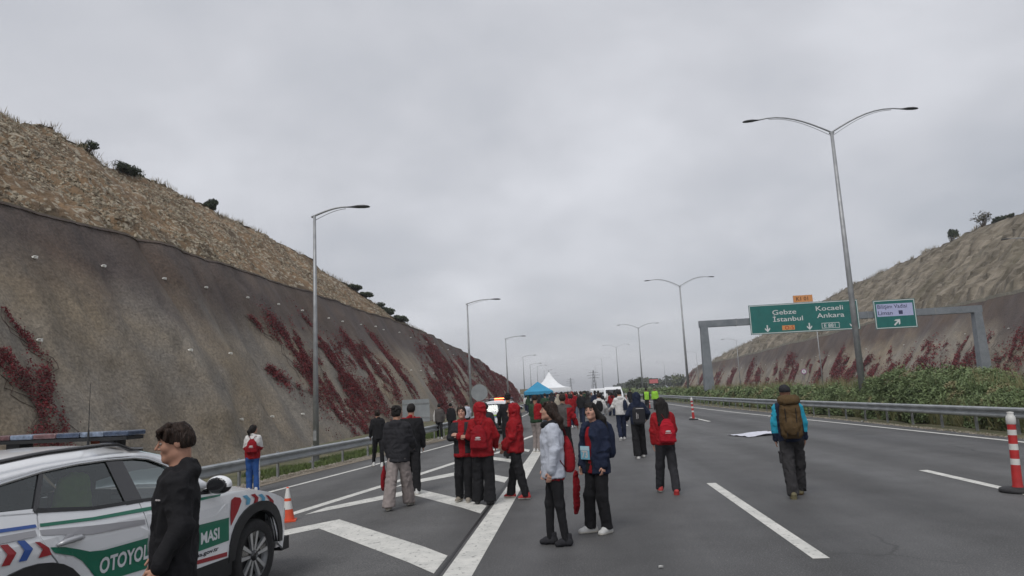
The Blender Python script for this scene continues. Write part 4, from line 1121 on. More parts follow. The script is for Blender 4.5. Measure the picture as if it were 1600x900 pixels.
# a plain dark sheet filling the inside of the shrubs
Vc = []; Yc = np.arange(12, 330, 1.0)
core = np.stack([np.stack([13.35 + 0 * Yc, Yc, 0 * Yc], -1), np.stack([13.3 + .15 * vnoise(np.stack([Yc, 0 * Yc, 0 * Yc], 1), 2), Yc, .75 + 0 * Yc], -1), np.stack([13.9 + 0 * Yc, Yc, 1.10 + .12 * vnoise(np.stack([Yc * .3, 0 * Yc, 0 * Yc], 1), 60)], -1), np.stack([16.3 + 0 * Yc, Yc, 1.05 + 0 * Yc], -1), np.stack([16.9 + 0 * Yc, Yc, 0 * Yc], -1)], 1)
tag(grid_mesh('shrub_core', core, mat('shrub_core_dark', (.022, .026, .012), .95, col2=(.05, .05, .025), scale=3, bump=1, bscale=9)), kind='stuff')

# distant trees either side of the far road
for i, (x, y, s_, lb) in enumerate([(20.5, 262, (3.0, 3.0, 4.6), 'left of the two dark distant trees standing beside the far road'), (24.0, 268, (3.4, 3.4, 5.2), 'right of the two dark distant trees standing beside the far road')]):
    bush('distant_tree', lb, 'tree', (x, y, -.6), s_, 700, .55, GREEN1, 7, 50 + i, 1.2)
for i in range(9):
    y = 330 + 28 * i; bush('distant_tree', f'{["nearest and rightmost", "second", "third", "fourth", "fifth", "sixth", "seventh", "eighth", "farthest and leftmost"][i]} tree from the right in the distant tree belt past the slope', 'tree', (52 - i * 2.2 + (i % 3), y, -.6), (6 + i % 3, 7, 5.5 + (i * 7 % 4)), 420, 1.1, GREEN2 if i % 2 else GREEN1, 6, 70 + i, 1.5, 'trees of the distant belt')

# ================================================================== STREET FURNITURE
GALV = mat('galvanised', (.30, .32, .33), .5, metal=.55, col2=(.42, .44, .45), scale=2.0, bump=.15, bscale=30)
GALVD = mat('galvanised_post', (.22, .23, .235), .6, metal=.4, col2=(.33, .34, .34), scale=6)
POLE = mat('lamp_post_steel', (.26, .27, .28), .5, metal=.4, col2=(.36, .37, .38), scale=3)
DARKM = mat('dark_metal', (.035, .037, .04), .5)
WPROF = [(0, .155), (.028, .135), (.075, .118), (.078, .078), (.028, .045), (.002, .015), (.002, -.015), (.028, -.045), (.078, -.078), (.075, -.118), (.028, -.135), (0, -.155)]
def guard_rail(label, path, seg, side, zf, h=.60, spacer=.0, name='guard_rail', post_step=None):
    """side=+1: the road lies on +x of the rail"""
    pts = dens(path, .05); cum = [0]
    for a, b in zip(pts[:-1], pts[1:]): cum.append(cum[-1] + math.hypot(b[0] - a[0], b[1] - a[1]))
    def at(s): return float(np.interp(s, cum, [p[0] for p in pts])), float(np.interp(s, cum, [p[1] for p in pts]))
    o0 = at(0); root = thing(name, label, 'guard rail', (o0[0], o0[1], 0)); root['kind'] = 'structure'; del root['kind']
    s = 0; k = 0; post_me = None
    while s < cum[-1] - .1:
        e = min(s + seg, cum[-1]); V = []; Fq = []; n = 3; lap = .015 * (k % 2)
        for i in range(n):
            x, y = at(s + (e - s) * i / (n - 1) + (.12 if i == n - 1 and e < cum[-1] else 0)); 
            for (d, zz) in WPROF: V.append((x + side * (d + lap * .4) - o0[0], y - o0[1], zf(x, y) + h + zz))
        m = len(WPROF)
        for i in range(n - 1):
            for j in range(m - 1): Fq.append((i * m + j, i * m + j + 1, (i + 1) * m + j + 1, (i + 1) * m + j))
        b = link('rail_beam', me_from('rail_beam', V, Fq, [GALV], None, False), root)
        so = b.modifiers.new('s', 'SOLIDIFY'); so.thickness = .004
        s = e; k += 1
    s = .6; ps = post_step or 2.0
    while s < cum[-1]:
        x, y = at(s)
        if post_me is None:
            m = MB(); m.box((0, 0, .15), (.05, .10, 1.2)); m.box((side * .055, 0, h), (.07, .09, .18)); m.tube([(side * .09, 0, h), (side * .104, 0, h)], .018, 6)
            o = m.build('post', GALVD, root); post_me = o.data
        else: o = link('post', post_me, root)
        o.location = (x - side * .10 - o0[0], y - o0[1], zf(x, y)); s += ps
    return root
guard_rail('steel W-beam guard rail in front of the creeper-covered slope on the left', [p for p in rail_path_L if p[1] < 150] + [(-6.4, 150)], 4.0, 1, lambda x, y: min(0, .04 * (x + 2)), .58)
RPATH = [(12.45, 9), (12.4, 20), (12.05, 32), (11.6, 46), (11.35, 62), (11.3, 110), (11.3, 210)]
guard_rail('steel W-beam guard rail in front of the green median shrubs on the right', RPATH, 4.0, -1, lambda x, y: 0.0, .60)

def lamp_post(label, x, y, top, arms, zg=0.0, alen=3.4, rise=.55, group=None, simple=False, r0=.13, r1=.06):
    root = thing('street_lamp', label, 'street lamp', (x, y, zg), 0, group); H_ = top - zg
    n = 6 if simple else 10
    m = MB(); m.tube([(0, 0, 0), (0, 0, H_ * .5), (0, 0, H_)], [r0, (r0 + r1) / 2, r1], n); m.build('pole', POLE, root, True)
    if not simple:
        m = MB(); m.box((0, 0, .015), (.42, .42, .03)); [m.tube([(a, b, .03), (a, b, .08)], .018, 6) for a in (-.16, .16) for b in (-.16, .16)]; m.box((0, -r0 * .96, .95), (.12, .03, .36)); m.build('base_plate', GALVD, root)
    for sx in arms:
        m = MB(); P = []
        for i in range(9):
            t = i / 8; P.append((sx * alen * t, 0, rise * math.sin(t * PI * .62) / math.sin(PI * .5) - 0.02))
        m.tube([(-sx * .12, 0, -.07)] + P, [.038] + [.042 - .012 * i / 8 for i in range(9)], n)
        if not simple:
            m.tube([(p[0] * .96 + sx * .04, 0, p[2] - .13 * (1 - i / 9) - .04) for i, p in enumerate(P[:8])], .014, 5)
        m.build('arm', POLE, root, True, (0, 0, H_))
        e = P[-1]; m = MB()
        prof = [(0.0, .03), (.18, .07), (.42, .125), (.66, .13), (.84, .085), (.90, .02)]
        rings = []
        for (d, w) in prof:
            c = Vector((e[0] + sx * d - sx * .12, 0, e[2] - d * .05)); rings.append([(c.x, math.cos(q) * w, c.z + math.sin(q) * w * (.62 if math.sin(q) > 0 else .35)) for q in [2 * PI * k / 10 for k in range(10)]])
        vv = [p for g in rings for p in g]; ff = [(i * 10 + k, i * 10 + (k + 1) % 10, (i + 1) * 10 + (k + 1) % 10, (i + 1) * 10 + k) for i in range(len(prof) - 1) for k in range(10)]
        m.add(vv, ff + [tuple(range(10))[::-1], tuple(50 + k for k in range(10))]); m.build('lamp_head', DARKM, root, True, (0, 0, H_))
    return root
GL = 'single-arm street lamps along the left rail'
def LX(ratio, Y): return ratio * Y
for i, (x, y, t, lb) in enumerate([(-9.78, 26.1, 9.12, 'tall single-arm grey street lamp nearest the camera, behind the left guard rail'), (-8.45, 56.8, 9.35, 'second single-arm street lamp on the left, beyond the grey sign back'),
        (-9.0, 94.3, 9.25, 'third single-arm street lamp on the left, above the van with the beacon'), (-10.3, 143, 9.2, 'fourth single-arm street lamp on the left, rising from the wall foot'),
        (-10.3, 165, 8.4, 'fifth single-arm street lamp on the left, close beside the fourth')]):
    lamp_post(lb, x, y, t, (1,), zg_at(x), 1.45 if i == 0 else 2.0, .27, GL, i > 2, .12, .055)
for i in range(4):
    lamp_post('tiny far single-arm street lamp beyond the tents', -10.8, 205 + 45 * i, 9.4, (1,), -.4, 2.2, .3, 'far single-arm lamps beyond the tents', True)
GD = 'double-arm street lamps on the median'
for i, (x, y, t) in enumerate([(13.5, 35.0, 14.0), (13.5, 87.3, 14.0), (13.5, 146, 14.0), (13.5, 226, 14.9), (13.5, 352, 16.8), (13.5, 470, 17.5), (13.5, 610, 18.5)]):
    lb = ['tallest double-arm street lamp nearest the camera, in front of the big green sign', 'second double-arm street lamp, left of the gantry', 'third double-arm street lamp, carrying the small red panel sign', 'fourth double-arm street lamp on the median', 'fifth double-arm street lamp on the median', 'tiny sixth double-arm street lamp on the median', 'tiny seventh double-arm street lamp on the median'][i]
    lamp_post(lb, x, y, t, (-1, 1), 0, 3.5, 1.0 if i < 2 else .9, GD, i > 2, .17, .08)
for i, (x, y, t, lb) in enumerate([(41.6, 64, 12.7, 'single-arm street lamp at the right edge of the photo in front of the right slope'), (41.5, 124, 12.2, 'slim single-arm street lamp behind the big green sign'), (41, 182, 12.5, 'single-arm street lamp just right of the left gantry post'), (41, 242, 12.6, 'single-arm street lamp seen between the second double lamp and the gantry'), (41, 330, 12.8, 'far single-arm street lamp past the left end of the right slope')]):
    lamp_post(lb, x, y, t, (-1,), -.07, 3.0, .5, 'single-arm street lamps along the right carriageway', i > 1)

# sign gantry
SGREEN = mat('sign_green', (.004, .120, .108), .45, col2=(.007, .145, .130), scale=1.5); SWHITE = mat('sign_white', (.62, .64, .64), .5); SBLUE = mat('sign_pale_blue', (.42, .45, .66), .5, var=.05)
SBLK = mat('sign_navy', (.03, .035, .10), .5); SOR = mat('sign_orange', (.62, .27, .09), .5, var=.06); SDK = mat('sign_dark_text', (.08, .03, .01), .6); SBACK = mat('sign_back', (.27, .29, .30), .55, metal=.3, var=.12, scale=2)
GY = 75.0
gan = thing('sign_gantry', 'grey steel sign gantry carrying the green motorway signs over the right carriageway', 'sign gantry', (27, GY, 0))
GAN = mat('gantry_steel', (.155, .175, .195), .6, metal=.2, col2=(.22, .24, .26), scale=1.2, bump=.1)
for sx, x in ((-1, -13.3), (1, 13.9)):
    m = MB(); V = [Vector((a * (.5 if q == 0 else .36), b * (.5 if q == 0 else .36), 0 if q == 0 else 7.75)) for q in (0, 1) for a, b in ((-1, -1), (1, -1), (1, 1), (-1, 1))]
    m.add(V, [(0, 1, 5, 4), (1, 2, 6, 5), (2, 3, 7, 6), (3, 0, 4, 7), (4, 5, 6, 7)]); o = m.build('gantry_post', GAN, gan, False, (x, 0, 0))
    m = MB(); m.box((0, 0, .04), (1.5, 1.5, .08)); [m.tube([(a * .62, b * .62, .08), (a * .62, b * .62, .2)], .03, 6) for a in (-1, 1) for b in (-1, 1)]; m.build('base_plate', GALVD, o)
m = MB(); m.box((.3, 0, 8.08), (28.1, .72, .68)); m.build('gantry_beam', GAN, gan)
for k in range(4):
    m = MB(); m.box((-10 + k * 6.6, 0, 8.08), (.06, .80, .76)); m.build('beam_flange', GALVD, gan)
def sign_board(label, name, cx, cz, w, h, mface, items, root_at, parent_y=-.55, border=SWHITE, cat='road sign', rzz=0):
    root = thing(name, label, cat, (cx, root_at - .62, cz), rzz)
    m = MB(); m.box((0, .03, 0), (w, .06, h)); bd = m.build('board', SBACK, root)
    m = MB(); m.box((0, -.008, 0), (w - .02, .012, h - .02)); m.build('face', mface, root)
    if border:
        m = MB(); t = .07
        for a, b, ww, hh in ((0, h / 2 - .09, w - .16, t), (0, -h / 2 + .09, w - .16, t), (-w / 2 + .09, 0, t, h - .24), (w / 2 - .09, 0, t, h - .24)): m.box((a, -.018, b), (ww, .006, hh))
        m.build('border', border, root)
    for k in range(2):
        m = MB(); m.box(((-1) ** k * w * .3, .16, 0), (.12, .2, h * .96)); m.build('bracket', GALVD, root)
    for it in items:
        if it[0] == 'text':
            _, txt, x, z, sz, mm = it[:6]; v, f = text_geo(txt, sz, 'LEFT', .004, it[6] if len(it) > 6 else 1.1)
            me = me_from('lettering', [(p[0] + x, -.028, p[1] + z) for p in v], f, [mm]); link('lettering', me, root)
        elif it[0] == 'box':
            _, x, z, ww, hh, mm, dy = it; m = MB(); m.box((x, -.016 - dy, z), (ww, .004, hh)); m.build('panel', mm, root)
        elif it[0] == 'arrow':
            _, x, z, sz, ang, mm = it; a = R(ang); pts = [(-.09, .5), (.09, .5), (.09, -.12), (.36, .13), (.36, -.10), (0, -.5), (-.36, -.10), (-.36, .13), (-.09, -.12)]
            V = [(x + sz * (p[0] * math.cos(a) - p[1] * math.sin(a)), -.020, z + sz * (p[0] * math.sin(a) + p[1] * math.cos(a))) for p in pts]
            me = me_from('arrow', V, [(0, 1, 2, 8), (2, 3, 4, 5), (8, 2, 5), (8, 5, 6, 7)], [mm]); link('arrow', me, root)
    return root
sign_board('big green motorway sign reading Gebze, İstanbul, Kocaeli, Ankara on the gantry', 'motorway_sign', 23.75, 8.18, 10.9, 3.05, SGREEN, [
    ('text', 'Gebze', -3.15, .62, .68, SWHITE, 1.38), ('text', 'İstanbul', -3.15, -.10, .68, SWHITE, 1.38), ('text', 'Kocaeli', 1.20, .78, .68, SWHITE, 1.38), ('text', 'Ankara', 1.30, .04, .68, SWHITE, 1.38),
    ('arrow', -3.75, -.98, .72, 0, SWHITE), ('arrow', .45, -.98, .72, 0, SWHITE), ('arrow', 4.7, -.98, .72, 0, SWHITE),
    ('box', -1.65, -.98, 1.25, .48, SOR, 0), ('text', 'O-5', -2.03, -1.0, .52, mat('sign_red_text', (.35, .03, .01), .5)),
    ('box', 2.55, -.98, 1.75, .56, SWHITE, 0), ('box', 2.55, -.98, 1.65, .46, SGREEN, .003), ('text', 'E 881', 1.87, -1.0, .50, SWHITE)], GY)
sign_board('small green and pale blue exit sign reading Bilişim Vadisi Liman on the gantry', 'exit_sign', 32.75, 8.0, 4.1, 2.95, SGREEN, [
    ('box', 0, .42, 3.55, 1.28, SBLUE, 0), ('text', 'Bilişim Vadisi', -1.70, .76, .56, SBLK, .98), ('text', 'Liman', -1.70, .12, .56, SBLK, 1.1), ('box', .55, .14, .40, .38, SBLK, .003), ('arrow', .1, -.85, .85, 135, SWHITE)], GY)
sign_board('small orange plate reading K1 01 standing on top of the big green sign', 'kilometre_plate', 23.85, 10.10, 1.95, .72, SOR, [('text', 'K1 01', -.72, -.02, .55, SDK, 1.0)], GY, border=None)

# red panel sign on the third lamp post
vm = thing('panel_sign', 'small red and green variable panel sign on an arm beside the third double lamp post', 'road sign', (15.75, 145.6, 2.9))
m = MB(); m.box((0, .05, 0), (1.95, .1, 1.4)); m.build('housing', mat('vms_housing', (.02, .05, .04), .5), vm)
m = MB(); m.box((0, -.012, .12), (1.75, .02, .82)); m.build('screen', mat('vms_screen', (.55, .16, .17), .4, var=.25, scale=6), vm)
m = MB(); m.box((-1.55, .05, 0), (1.3, .09, .09)); m.box((0, -.012, -.5), (.3, .02, .14), 1); m.build('arm', [GALVD, SWHITE], vm)
# round sign on the right slope side
rs = thing('round_sign', 'small round white and violet road sign far away above the hiker', 'road sign', (33.6, 108, -.06))
m = MB(); m.tube([(0, 0, 0), (0, 0, 3.1)], .04, 6); m.build('post', GALVD, rs)
m = MB(); m.lathe([(.0001, -.03), (.42, -.03), (.42, .0), (.0001, .0)], 20, 'Y'); m.build('disc', SBACK, rs, False, (0, -.05, 3.1))
m = MB(); m.lathe([(.40, -.036), (.30, -.036)], 20, 'Y'); m.build('rim', mat('sign_violet', (.28, .07, .22), .5), rs, False, (0, -.06, 3.1))
m = MB(); m.lathe([(.30, -.034), (.0001, -.034)], 20, 'Y'); m.box((0, -.04, 0), (.08, .004, .34), 1); m.build('face', [SWHITE, SBLK], rs, False, (0, -.06, 3.1))

# (signs seen from behind) on the left
sb = thing('rectangular_sign', 'grey back of a rectangular road sign on a post behind the left guard rail', 'road sign', (-6.98, 30.6, -.2), R(-4))
m = MB(); m.box((0, 0, 1.52), (1.22, .03, .96)); m.build('board', SBACK, sb)
m = MB(); m.box((0, -.024, 1.52), (.03, .012, .96)); [m.box((0, -.028, q), (1.22, .02, .04)) for q in (1.22, 1.82)]; m.build('bracket', GALVD, sb)
m = MB(); m.tube([(.02, .05, -.1), (.02, .05, 2.0)], .038, 8); m.build('post', GALVD, sb, True)
sb = thing('round_sign', 'grey back of a round road sign behind the hooded person in red', 'road sign', (-6.95, 51, -.2))
m = MB(); m.lathe([(.0001, -.02), (.60, -.02), (.60, .01), (.0001, .01)], 28, 'Y'); m.build('disc', SBACK, sb, False, (0, 0, 2.25))
m = MB(); m.tube([(0, .05, 0), (0, .05, 2.85)], .04, 8); m.build('post', GALVD, sb, True)

# bollards and cone
RED = mat('bollard_red', (.42, .025, .025), .5, var=.15, scale=8); BWHITE = mat('bollard_white', (.60, .60, .58), .45, var=.06, scale=10); RUB = mat('rubber', (.018, .018, .02), .7, var=.2, scale=10)
def bollard(label, x, y, tilt):
    root = thing('lane_post', label, 'bollard', (x, y, zg_at(x)), 0, 'red and white lane posts'); root.rotation_euler = (0, 0, 0)
    m = MB(); m.lathe([(.0001, 0), (.24, 0), (.25, .02), (.24, .055), (.13, .07), (.08, .075)], 24); m.build('base', RUB, root, True)
    tr = Matrix.Rotation(tilt, 4, 'Y')
    m = MB(); prof = [(.075, .07), (.068, .11)]; mis = [0]; z = .11
    for zz, mi in ((.40, 0), (.49, 1), (.62, 0), (.71, 1), (.84, 0), (.92, 1), (1.0, 0)):
        prof.append((.064 - z * .006, zz)); mis.append(mi); z = zz
    o = m; m.lathe(prof, 18, 'Z', (0, 0, 0), 0, mis); t = m.build('tube', [RED, BWHITE], root, True); t.rotation_euler = (0, tilt, 0)
    m = MB(); m.lathe([(.058, 1.0), (.066, 1.01), (.068, 1.08), (.06, 1.12), (.045, 1.14), (.045, 1.17), (.05, 1.185), (.0001, 1.19)], 18); c = m.build('cap', BWHITE, root, True); c.rotation_euler = (0, tilt, 0)
    return root
bollard('red and white striped lane post on a black base at the right photo edge', 6.52, 11.55, .045)
bollard('small distant red and white striped lane post near the right guard rail', 6.15, 38.9, -.02)
for k in range(3): bollard('far tiny red and white lane post among the walkers', 6.2, 62 + 14 * k, 0)
cn = thing('traffic_cone', 'orange and white traffic cone standing by the front bumper of the patrol car', 'traffic cone', (-4.98, 11.95, zg_at(-4.98)), .3); cn.scale = (.7, .7, .78)
ORG = mat('cone_orange', (.62, .075, .025), .5, var=.1)
m = MB(); m.lathe([(.165, .03), (.13, .20), (.118, .26), (.085, .43), (.075, .49), (.035, .70), (.028, .72), (.0001, .725)], 20, 'Z', (0, 0, 0), 0, [0, 0, 1, 0, 1, 0, 0]); m.build('cone_body', [ORG, BWHITE], cn, True)
m = MB(); m.box((0, 0, .018), (.40, .40, .036)); m.build('base', ORG, cn)

# white cloth banner dropped on the road
def cloth_sheet(name, w, h, nx, ny, fn, m):
    P = np.array([[fn(i / (nx - 1), j / (ny - 1)) for j in range(ny)] for i in range(nx)]); o = grid_mesh(name, P, m, True); o.modifiers.new('s', 'SOLIDIFY').thickness = .006; return o
def bf(u, v):
    x = (u - .5) * 1.7 + .15 * v; y = (v - .5) * 1.5 * (1 - .35 * u); n = float(fbm(np.array([[u * 5, v * 3, 1.]]), 5, 3)[0]); r2 = abs(math.sin(v * 9 + u * 3)) ** 3
    return (x, y, .02 + .10 * r2 * (.3 + .7 * u) + .05 * max(0, n))
bn = cloth_sheet('fabric_banner', 1.7, 1.5, 26, 26, bf, mat('banner_cloth', (.58, .59, .66), .8, var=.06, bump=.3)); bn.location = (6.05, 25.6, .006); bn.scale = (.85, .95, .75); bn.rotation_euler = (0, 0, .4)
tag(bn, 'crumpled white cloth banner lying on the asphalt left of the hiker', 'banner')
rd = random.Random(9)
for i, (x, y, lb) in enumerate([(11.6, 30.5, 'small white litter scrap at the foot of the right guard rail'), (9.9, 38, 'small white litter scrap near the far edge line'), (3.3, 6.4, 'flat pale litter scrap on the asphalt at the bottom of the photo right of centre'), (.75, 7.6, 'pale litter scrap on the asphalt just below the woman in the navy jacket')]):
    m = MB(); r_ = .10 if i < 2 else .030
    V = [(math.cos(a) * r_ * rd.uniform(.6, 1.1), math.sin(a) * r_ * rd.uniform(.5, .9), rd.uniform(.0, .05 if i < 2 else .004)) for a in [k * PI / 4 for k in range(8)]]; m.add(V, [tuple(range(8))]); m.add([(a, b, c + .012) for a, b, c in V], [tuple(range(8))])
    o = m.build('litter', mat('litter_paper', (.5, .5, .48), .8), None, False, (x, y, .008)); tag(o, lb, 'litter', 'litter scraps')

# tents
def canopy(label, name, cx, cy, w, eave, peak, col, curved, val=.3, rz=0, walls=(), colw=None):
    root = thing(name, label, 'tent', (cx, cy, 0), R(rz)); h = w / 2; n = 9
    for k in range(4):
        a0, a1 = k * PI / 2 + PI / 4, (k + 1) * PI / 2 + PI / 4; c0 = Vector((math.cos(a0), math.sin(a0))) * h * math.sqrt(2); c1 = Vector((math.cos(a1), math.sin(a1))) * h * math.sqrt(2)
        P = np.zeros((n, n, 3))
        for i in range(n):
            t = i / (n - 1)
            for j in range(n):
                s_ = j / (n - 1); e = c0.lerp(c1, s_); sag = 4 * s_ * (1 - s_)
                z = eave + (peak - eave) * ((1 - t) ** (2.3 if curved else 1.05)) - .08 * sag * t
                q = t if not curved else t
                P[i, j] = (e.x * q, e.y * q, z)
        o = grid_mesh('roof_panel', P, col, True, False, root)
        m = MB(); m.add([(c0.x, c0.y, eave), (c1.x, c1.y, eave), (c1.x, c1.y, eave - val), (c0.x, c0.y, eave - val)], [(0, 1, 2, 3)]); v = m.build('valance', colw or col, root)
        v.modifiers.new('s', 'SOLIDIFY').thickness = .01
        if k in walls:
            q = .985; m = MB(); m.add([(c0.x * q, c0.y * q, eave - .02), (c1.x * q, c1.y * q, eave - .02), (c1.x * q, c1.y * q, .05), (c0.x * q, c0.y * q, .05)], [(0, 1, 2, 3)]); m.build('side_wall', col, root)
        m = MB(); m.tube([(c0.x * .97, c0.y * .97, 0), (c0.x * .97, c0.y * .97, eave)], .035, 6); m.build('leg', POLE, root)
    if curved:
        m = MB(); m.tube([(0, 0, peak - .6), (0, 0, peak + .15)], .05, 6); m.build('finial', POLE, root)
    return root
canopy('blue pop-up canopy tent behind the crowd left of the white pagoda tent', 'canopy_tent', -4.15, 78, 3.05, 1.98, 3.05, mat('tent_blue', (.03, .26, .45), .7, var=.08, scale=1), False, .32, 6, (0, 1))
canopy('white pagoda tent with a tall curved peak behind the blue canopy', 'pagoda_tent', -3.7, 101, 5.6, 2.42, 4.75, mat('tent_white', (.80, .82, .84), .7, var=.05, scale=1), True, .5, 4, ())
fe = thing('banner_board', 'small brown and grey banner board standing left of the blue tent', 'sign board', (-7.6, 104, -.2))
m = MB(); m.box((0, 0, 2.3), (1.15, .06, .75)); m.build('board', mat('board_beige', (.23, .20, .15), .7, var=.2), fe)
for q in (-.5, .5): m = MB(); m.tube([(q, 0, 0), (q, 0, 2.7)], .03, 6); m.build('post', GALVD, fe)

# electricity pylon far away
def pylon(x, y, h, lb):
    root = thing('electricity_pylon', lb, 'pylon', (x, y, -.6), .2, 'distant electricity pylons'); m = MB(); w0 = h * .10
    def lv(t): return w0 * (1 - t) + .5 * t
    L_ = [0, .25, .45, .62, .76, .88, 1.0]
    for a in range(4):
        ang = a * PI / 2 + PI / 4; m.tube([(math.cos(ang) * lv(t), math.sin(ang) * lv(t), h * t) for t in L_], .16, 4)
        a2 = ang + PI / 2
        for t0, t1 in zip(L_[:-1], L_[1:]):
            m.tube([(math.cos(ang) * lv(t0), math.sin(ang) * lv(t0), h * t0), (math.cos(a2) * lv(t1), math.sin(a2) * lv(t1), h * t1)], .09, 4)
    m.build('lattice', DARKM, root); m = MB()
    for t, l in ((.66, .26), (.78, .30), (.90, .22)): m.tube([(-h * l, 0, h * t), (0, 0, h * (t + .02)), (h * l, 0, h * t)], .16, 4)
    m.build('cross_arm', DARKM, root)
pylon(16.5, 640, 20, 'faint lattice electricity pylon rising beyond the crowd, right one'); pylon(-6, 900, 19, 'faint lattice electricity pylon farther off, left one')

# ================================================================== VEHICLES
# car space: x forward from the front axle, y to the car's left, z up; the side skin is y = S(x, z)
def Wd(x):
    if x > .5: return max(.45, .90 - .26 * ((x - .5) / .37) ** 2)
    if x > .1: return .93 - .03 * ((x - .1) / .4) ** 2
    if x < -2.9: return .93 - .11 * ((-2.9 - x) / .65) ** 2
    return .93
def Sk(x, z):
    w = Wd(x)
    if z < .95: return w - .03 * max(0, (.55 - z) / .3) ** 2 + (.008 * math.exp(-((z - .92) / .05) ** 2) - .012 * math.exp(-((z - .72) / .10) ** 2)) * (1 if -2.6 < x < -.5 else 0)
    if z < 1.1: return w - .04 * ((z - .95) / .15) ** 2
    return w - .04 - .45 * (z - 1.1)
CPAINT = mat('car_paint_white', (.74, .76, .78), .22, coat=.6, col2=(.79, .80, .82), scale=1.2)
CBLK = mat('car_black_trim', (.016, .017, .019), .55, var=.15, scale=20); CGLOSS = mat('car_gloss_black', (.012, .012, .014), .12, coat=.5)
LG = mat('livery_green', (.006, .145, .085), .35); LR = mat('livery_red', (.30, .018, .025), .35); LB = mat('livery_blue', (.03, .09, .33), .35); LLB = mat('livery_light_blue', (.12, .35, .52), .35); LGY = mat('car_grey', (.33, .33, .35), .4); LW = mat('livery_white', (.66, .68, .70), .35)
CHROME = mat('chrome', (.55, .56, .57), .18, metal=.9); TYRE = mat('tyre', (.016, .016, .017), .85, var=.3, scale=30, bump=.3, bscale=40)
ALU = mat('alloy', (.50, .51, .52), .3, metal=.7)
def glass_mat(name, tint, gl=.10):
    m = bpy.data.materials.new(name); m.use_nodes = True; t = m.node_tree; t.nodes.clear()
    o = N(t, 'ShaderNodeOutputMaterial'); tr = N(t, 'ShaderNodeBsdfTransparent'); tr.inputs[0].default_value = tint + (1,)
    g = N(t, 'ShaderNodeBsdfGlossy'); g.inputs['Roughness'].default_value = .03; g.inputs[0].default_value = (.9, .95, .95, 1)
    fr = N(t, 'ShaderNodeFresnel'); fr.inputs[0].default_value = 1.5; ad = N(t, 'ShaderNodeMath', operation='ADD'); ad.inputs[1].default_value = gl
    t.links.new(fr.outputs[0], ad.inputs[0]); mx = N(t, 'ShaderNodeMixShader'); t.links.new(ad.outputs[0], mx.inputs[0]); t.links.new(tr.outputs[0], mx.inputs[1]); t.links.new(g.outputs[0], mx.inputs[2]); t.links.new(mx.outputs[0], o.inputs[0]); return m
GLASSD = glass_mat('glass_tinted', (.34, .37, .37), .05); GLASSC = glass_mat('glass_clear', (.38, .44, .43), .12)
def inset(poly, d):
    n = len(poly); A = sum(poly[i][0] * poly[(i + 1) % n][1] - poly[(i + 1) % n][0] * poly[i][1] for i in range(n)); sg = 1 if A > 0 else -1; out = []
    for i in range(n):
        p0, p, p1 = Vector(poly[i - 1]), Vector(poly[i]), Vector(poly[(i + 1) % n]); a = (p - p0).normalized(); b = (p1 - p).normalized()
        na = Vector((-a.y, a.x)) * sg; nb = Vector((-b.y, b.x)) * sg; v = (na + nb); v = v / max(.35, v.length_squared / 2) / 1.0 if v.length > .1 else na
        out.append((p + v * d * .5 * 1.0 * 1.0)[:])
    return out
def side_panel(name, poly, off, m, root, sides=(-1, 1), thick=0.0, dx=.12, dz=.08, extra=None):
    obs = []
    for sd in sides:
        bm = bmesh.new(); f = bm.faces.new([bm.verts.new((p[0], 0, p[1])) for p in poly])
        if dx:
            x0, x1 = min(p[0] for p in poly), max(p[0] for p in poly); z0, z1 = min(p[1] for p in poly), max(p[1] for p in poly)
            bmesh.ops.triangulate(bm, faces=bm.faces[:]) if len(poly) > 8 else None
            q = math.floor(x0 / dx) * dx + dx
            while q < x1: bmesh.ops.bisect_plane(bm, geom=bm.verts[:] + bm.edges[:] + bm.faces[:], plane_co=(q, 0, 0), plane_no=(1, 0, 0)); q += dx
            q = math.floor(z0 / dz) * dz + dz
            while q < z1: bmesh.ops.bisect_plane(bm, geom=bm.verts[:] + bm.edges[:] + bm.faces[:], plane_co=(0, 0, q), plane_no=(0, 0, 1)); q += dz
        if thick:
            r_ = bmesh.ops.extrude_face_region(bm, geom=bm.faces[:]); nv = [e for e in r_['geom'] if isinstance(e, bmesh.types.BMVert)]
            for v in nv: v.co.y = 1
        for v in bm.verts:
            o_ = off - (thick if v.co.y > .5 else 0)
            v.co.y = sd * (Sk(v.co.x, v.co.z) + o_)
        bmesh.ops.recalc_face_normals(bm, faces=bm.faces)
        if not thick:
            for f in bm.faces:
                if f.normal.y * sd < 0: f.normal_flip()
        me = bpy.data.meshes.new(name); bm.to_mesh(me); bm.free(); me.materials.append(m); obs.append(link(name, me, root))
    return obs
def surf(name, fn, nu, nv, m, root, smooth=True):
    P = np.array([[fn(i / (nu - 1), j / (nv - 1)) for j in range(nv)] for i in range(nu)], float); o = grid_mesh(name, P, m, smooth, False, root)
    bm = bmesh.new(); bm.from_mesh(o.data); bmesh.ops.recalc_face_normals(bm, faces=bm.faces)
    bm.to_mesh(o.data); bm.free(); return o
def ip(x, xs, ys): return float(np.interp(x, xs, ys))
def side_text(txt, x0, x1, zc, hgt, m, root, off=.016):
    v, f = text_geo(txt, 1.0, 'LEFT', .03); X = [p[0] for p in v]; Z = [p[1] for p in v]; sx = (x1 - x0) / (max(X) - min(X)); sz = hgt / (max(Z) - min(Z))
    zz0 = min(Z); xx0 = min(X)
    for sd in (-1,):
        V = [(x0 + (p[0] - xx0) * sx, 0, zc - hgt / 2 + (p[1] - zz0) * sz) for p in v]; V = [(a, sd * (Sk(a, c) + off), c) for a, b, c in V]
        link('lettering', me_from('lettering', V, f, [m]), root)
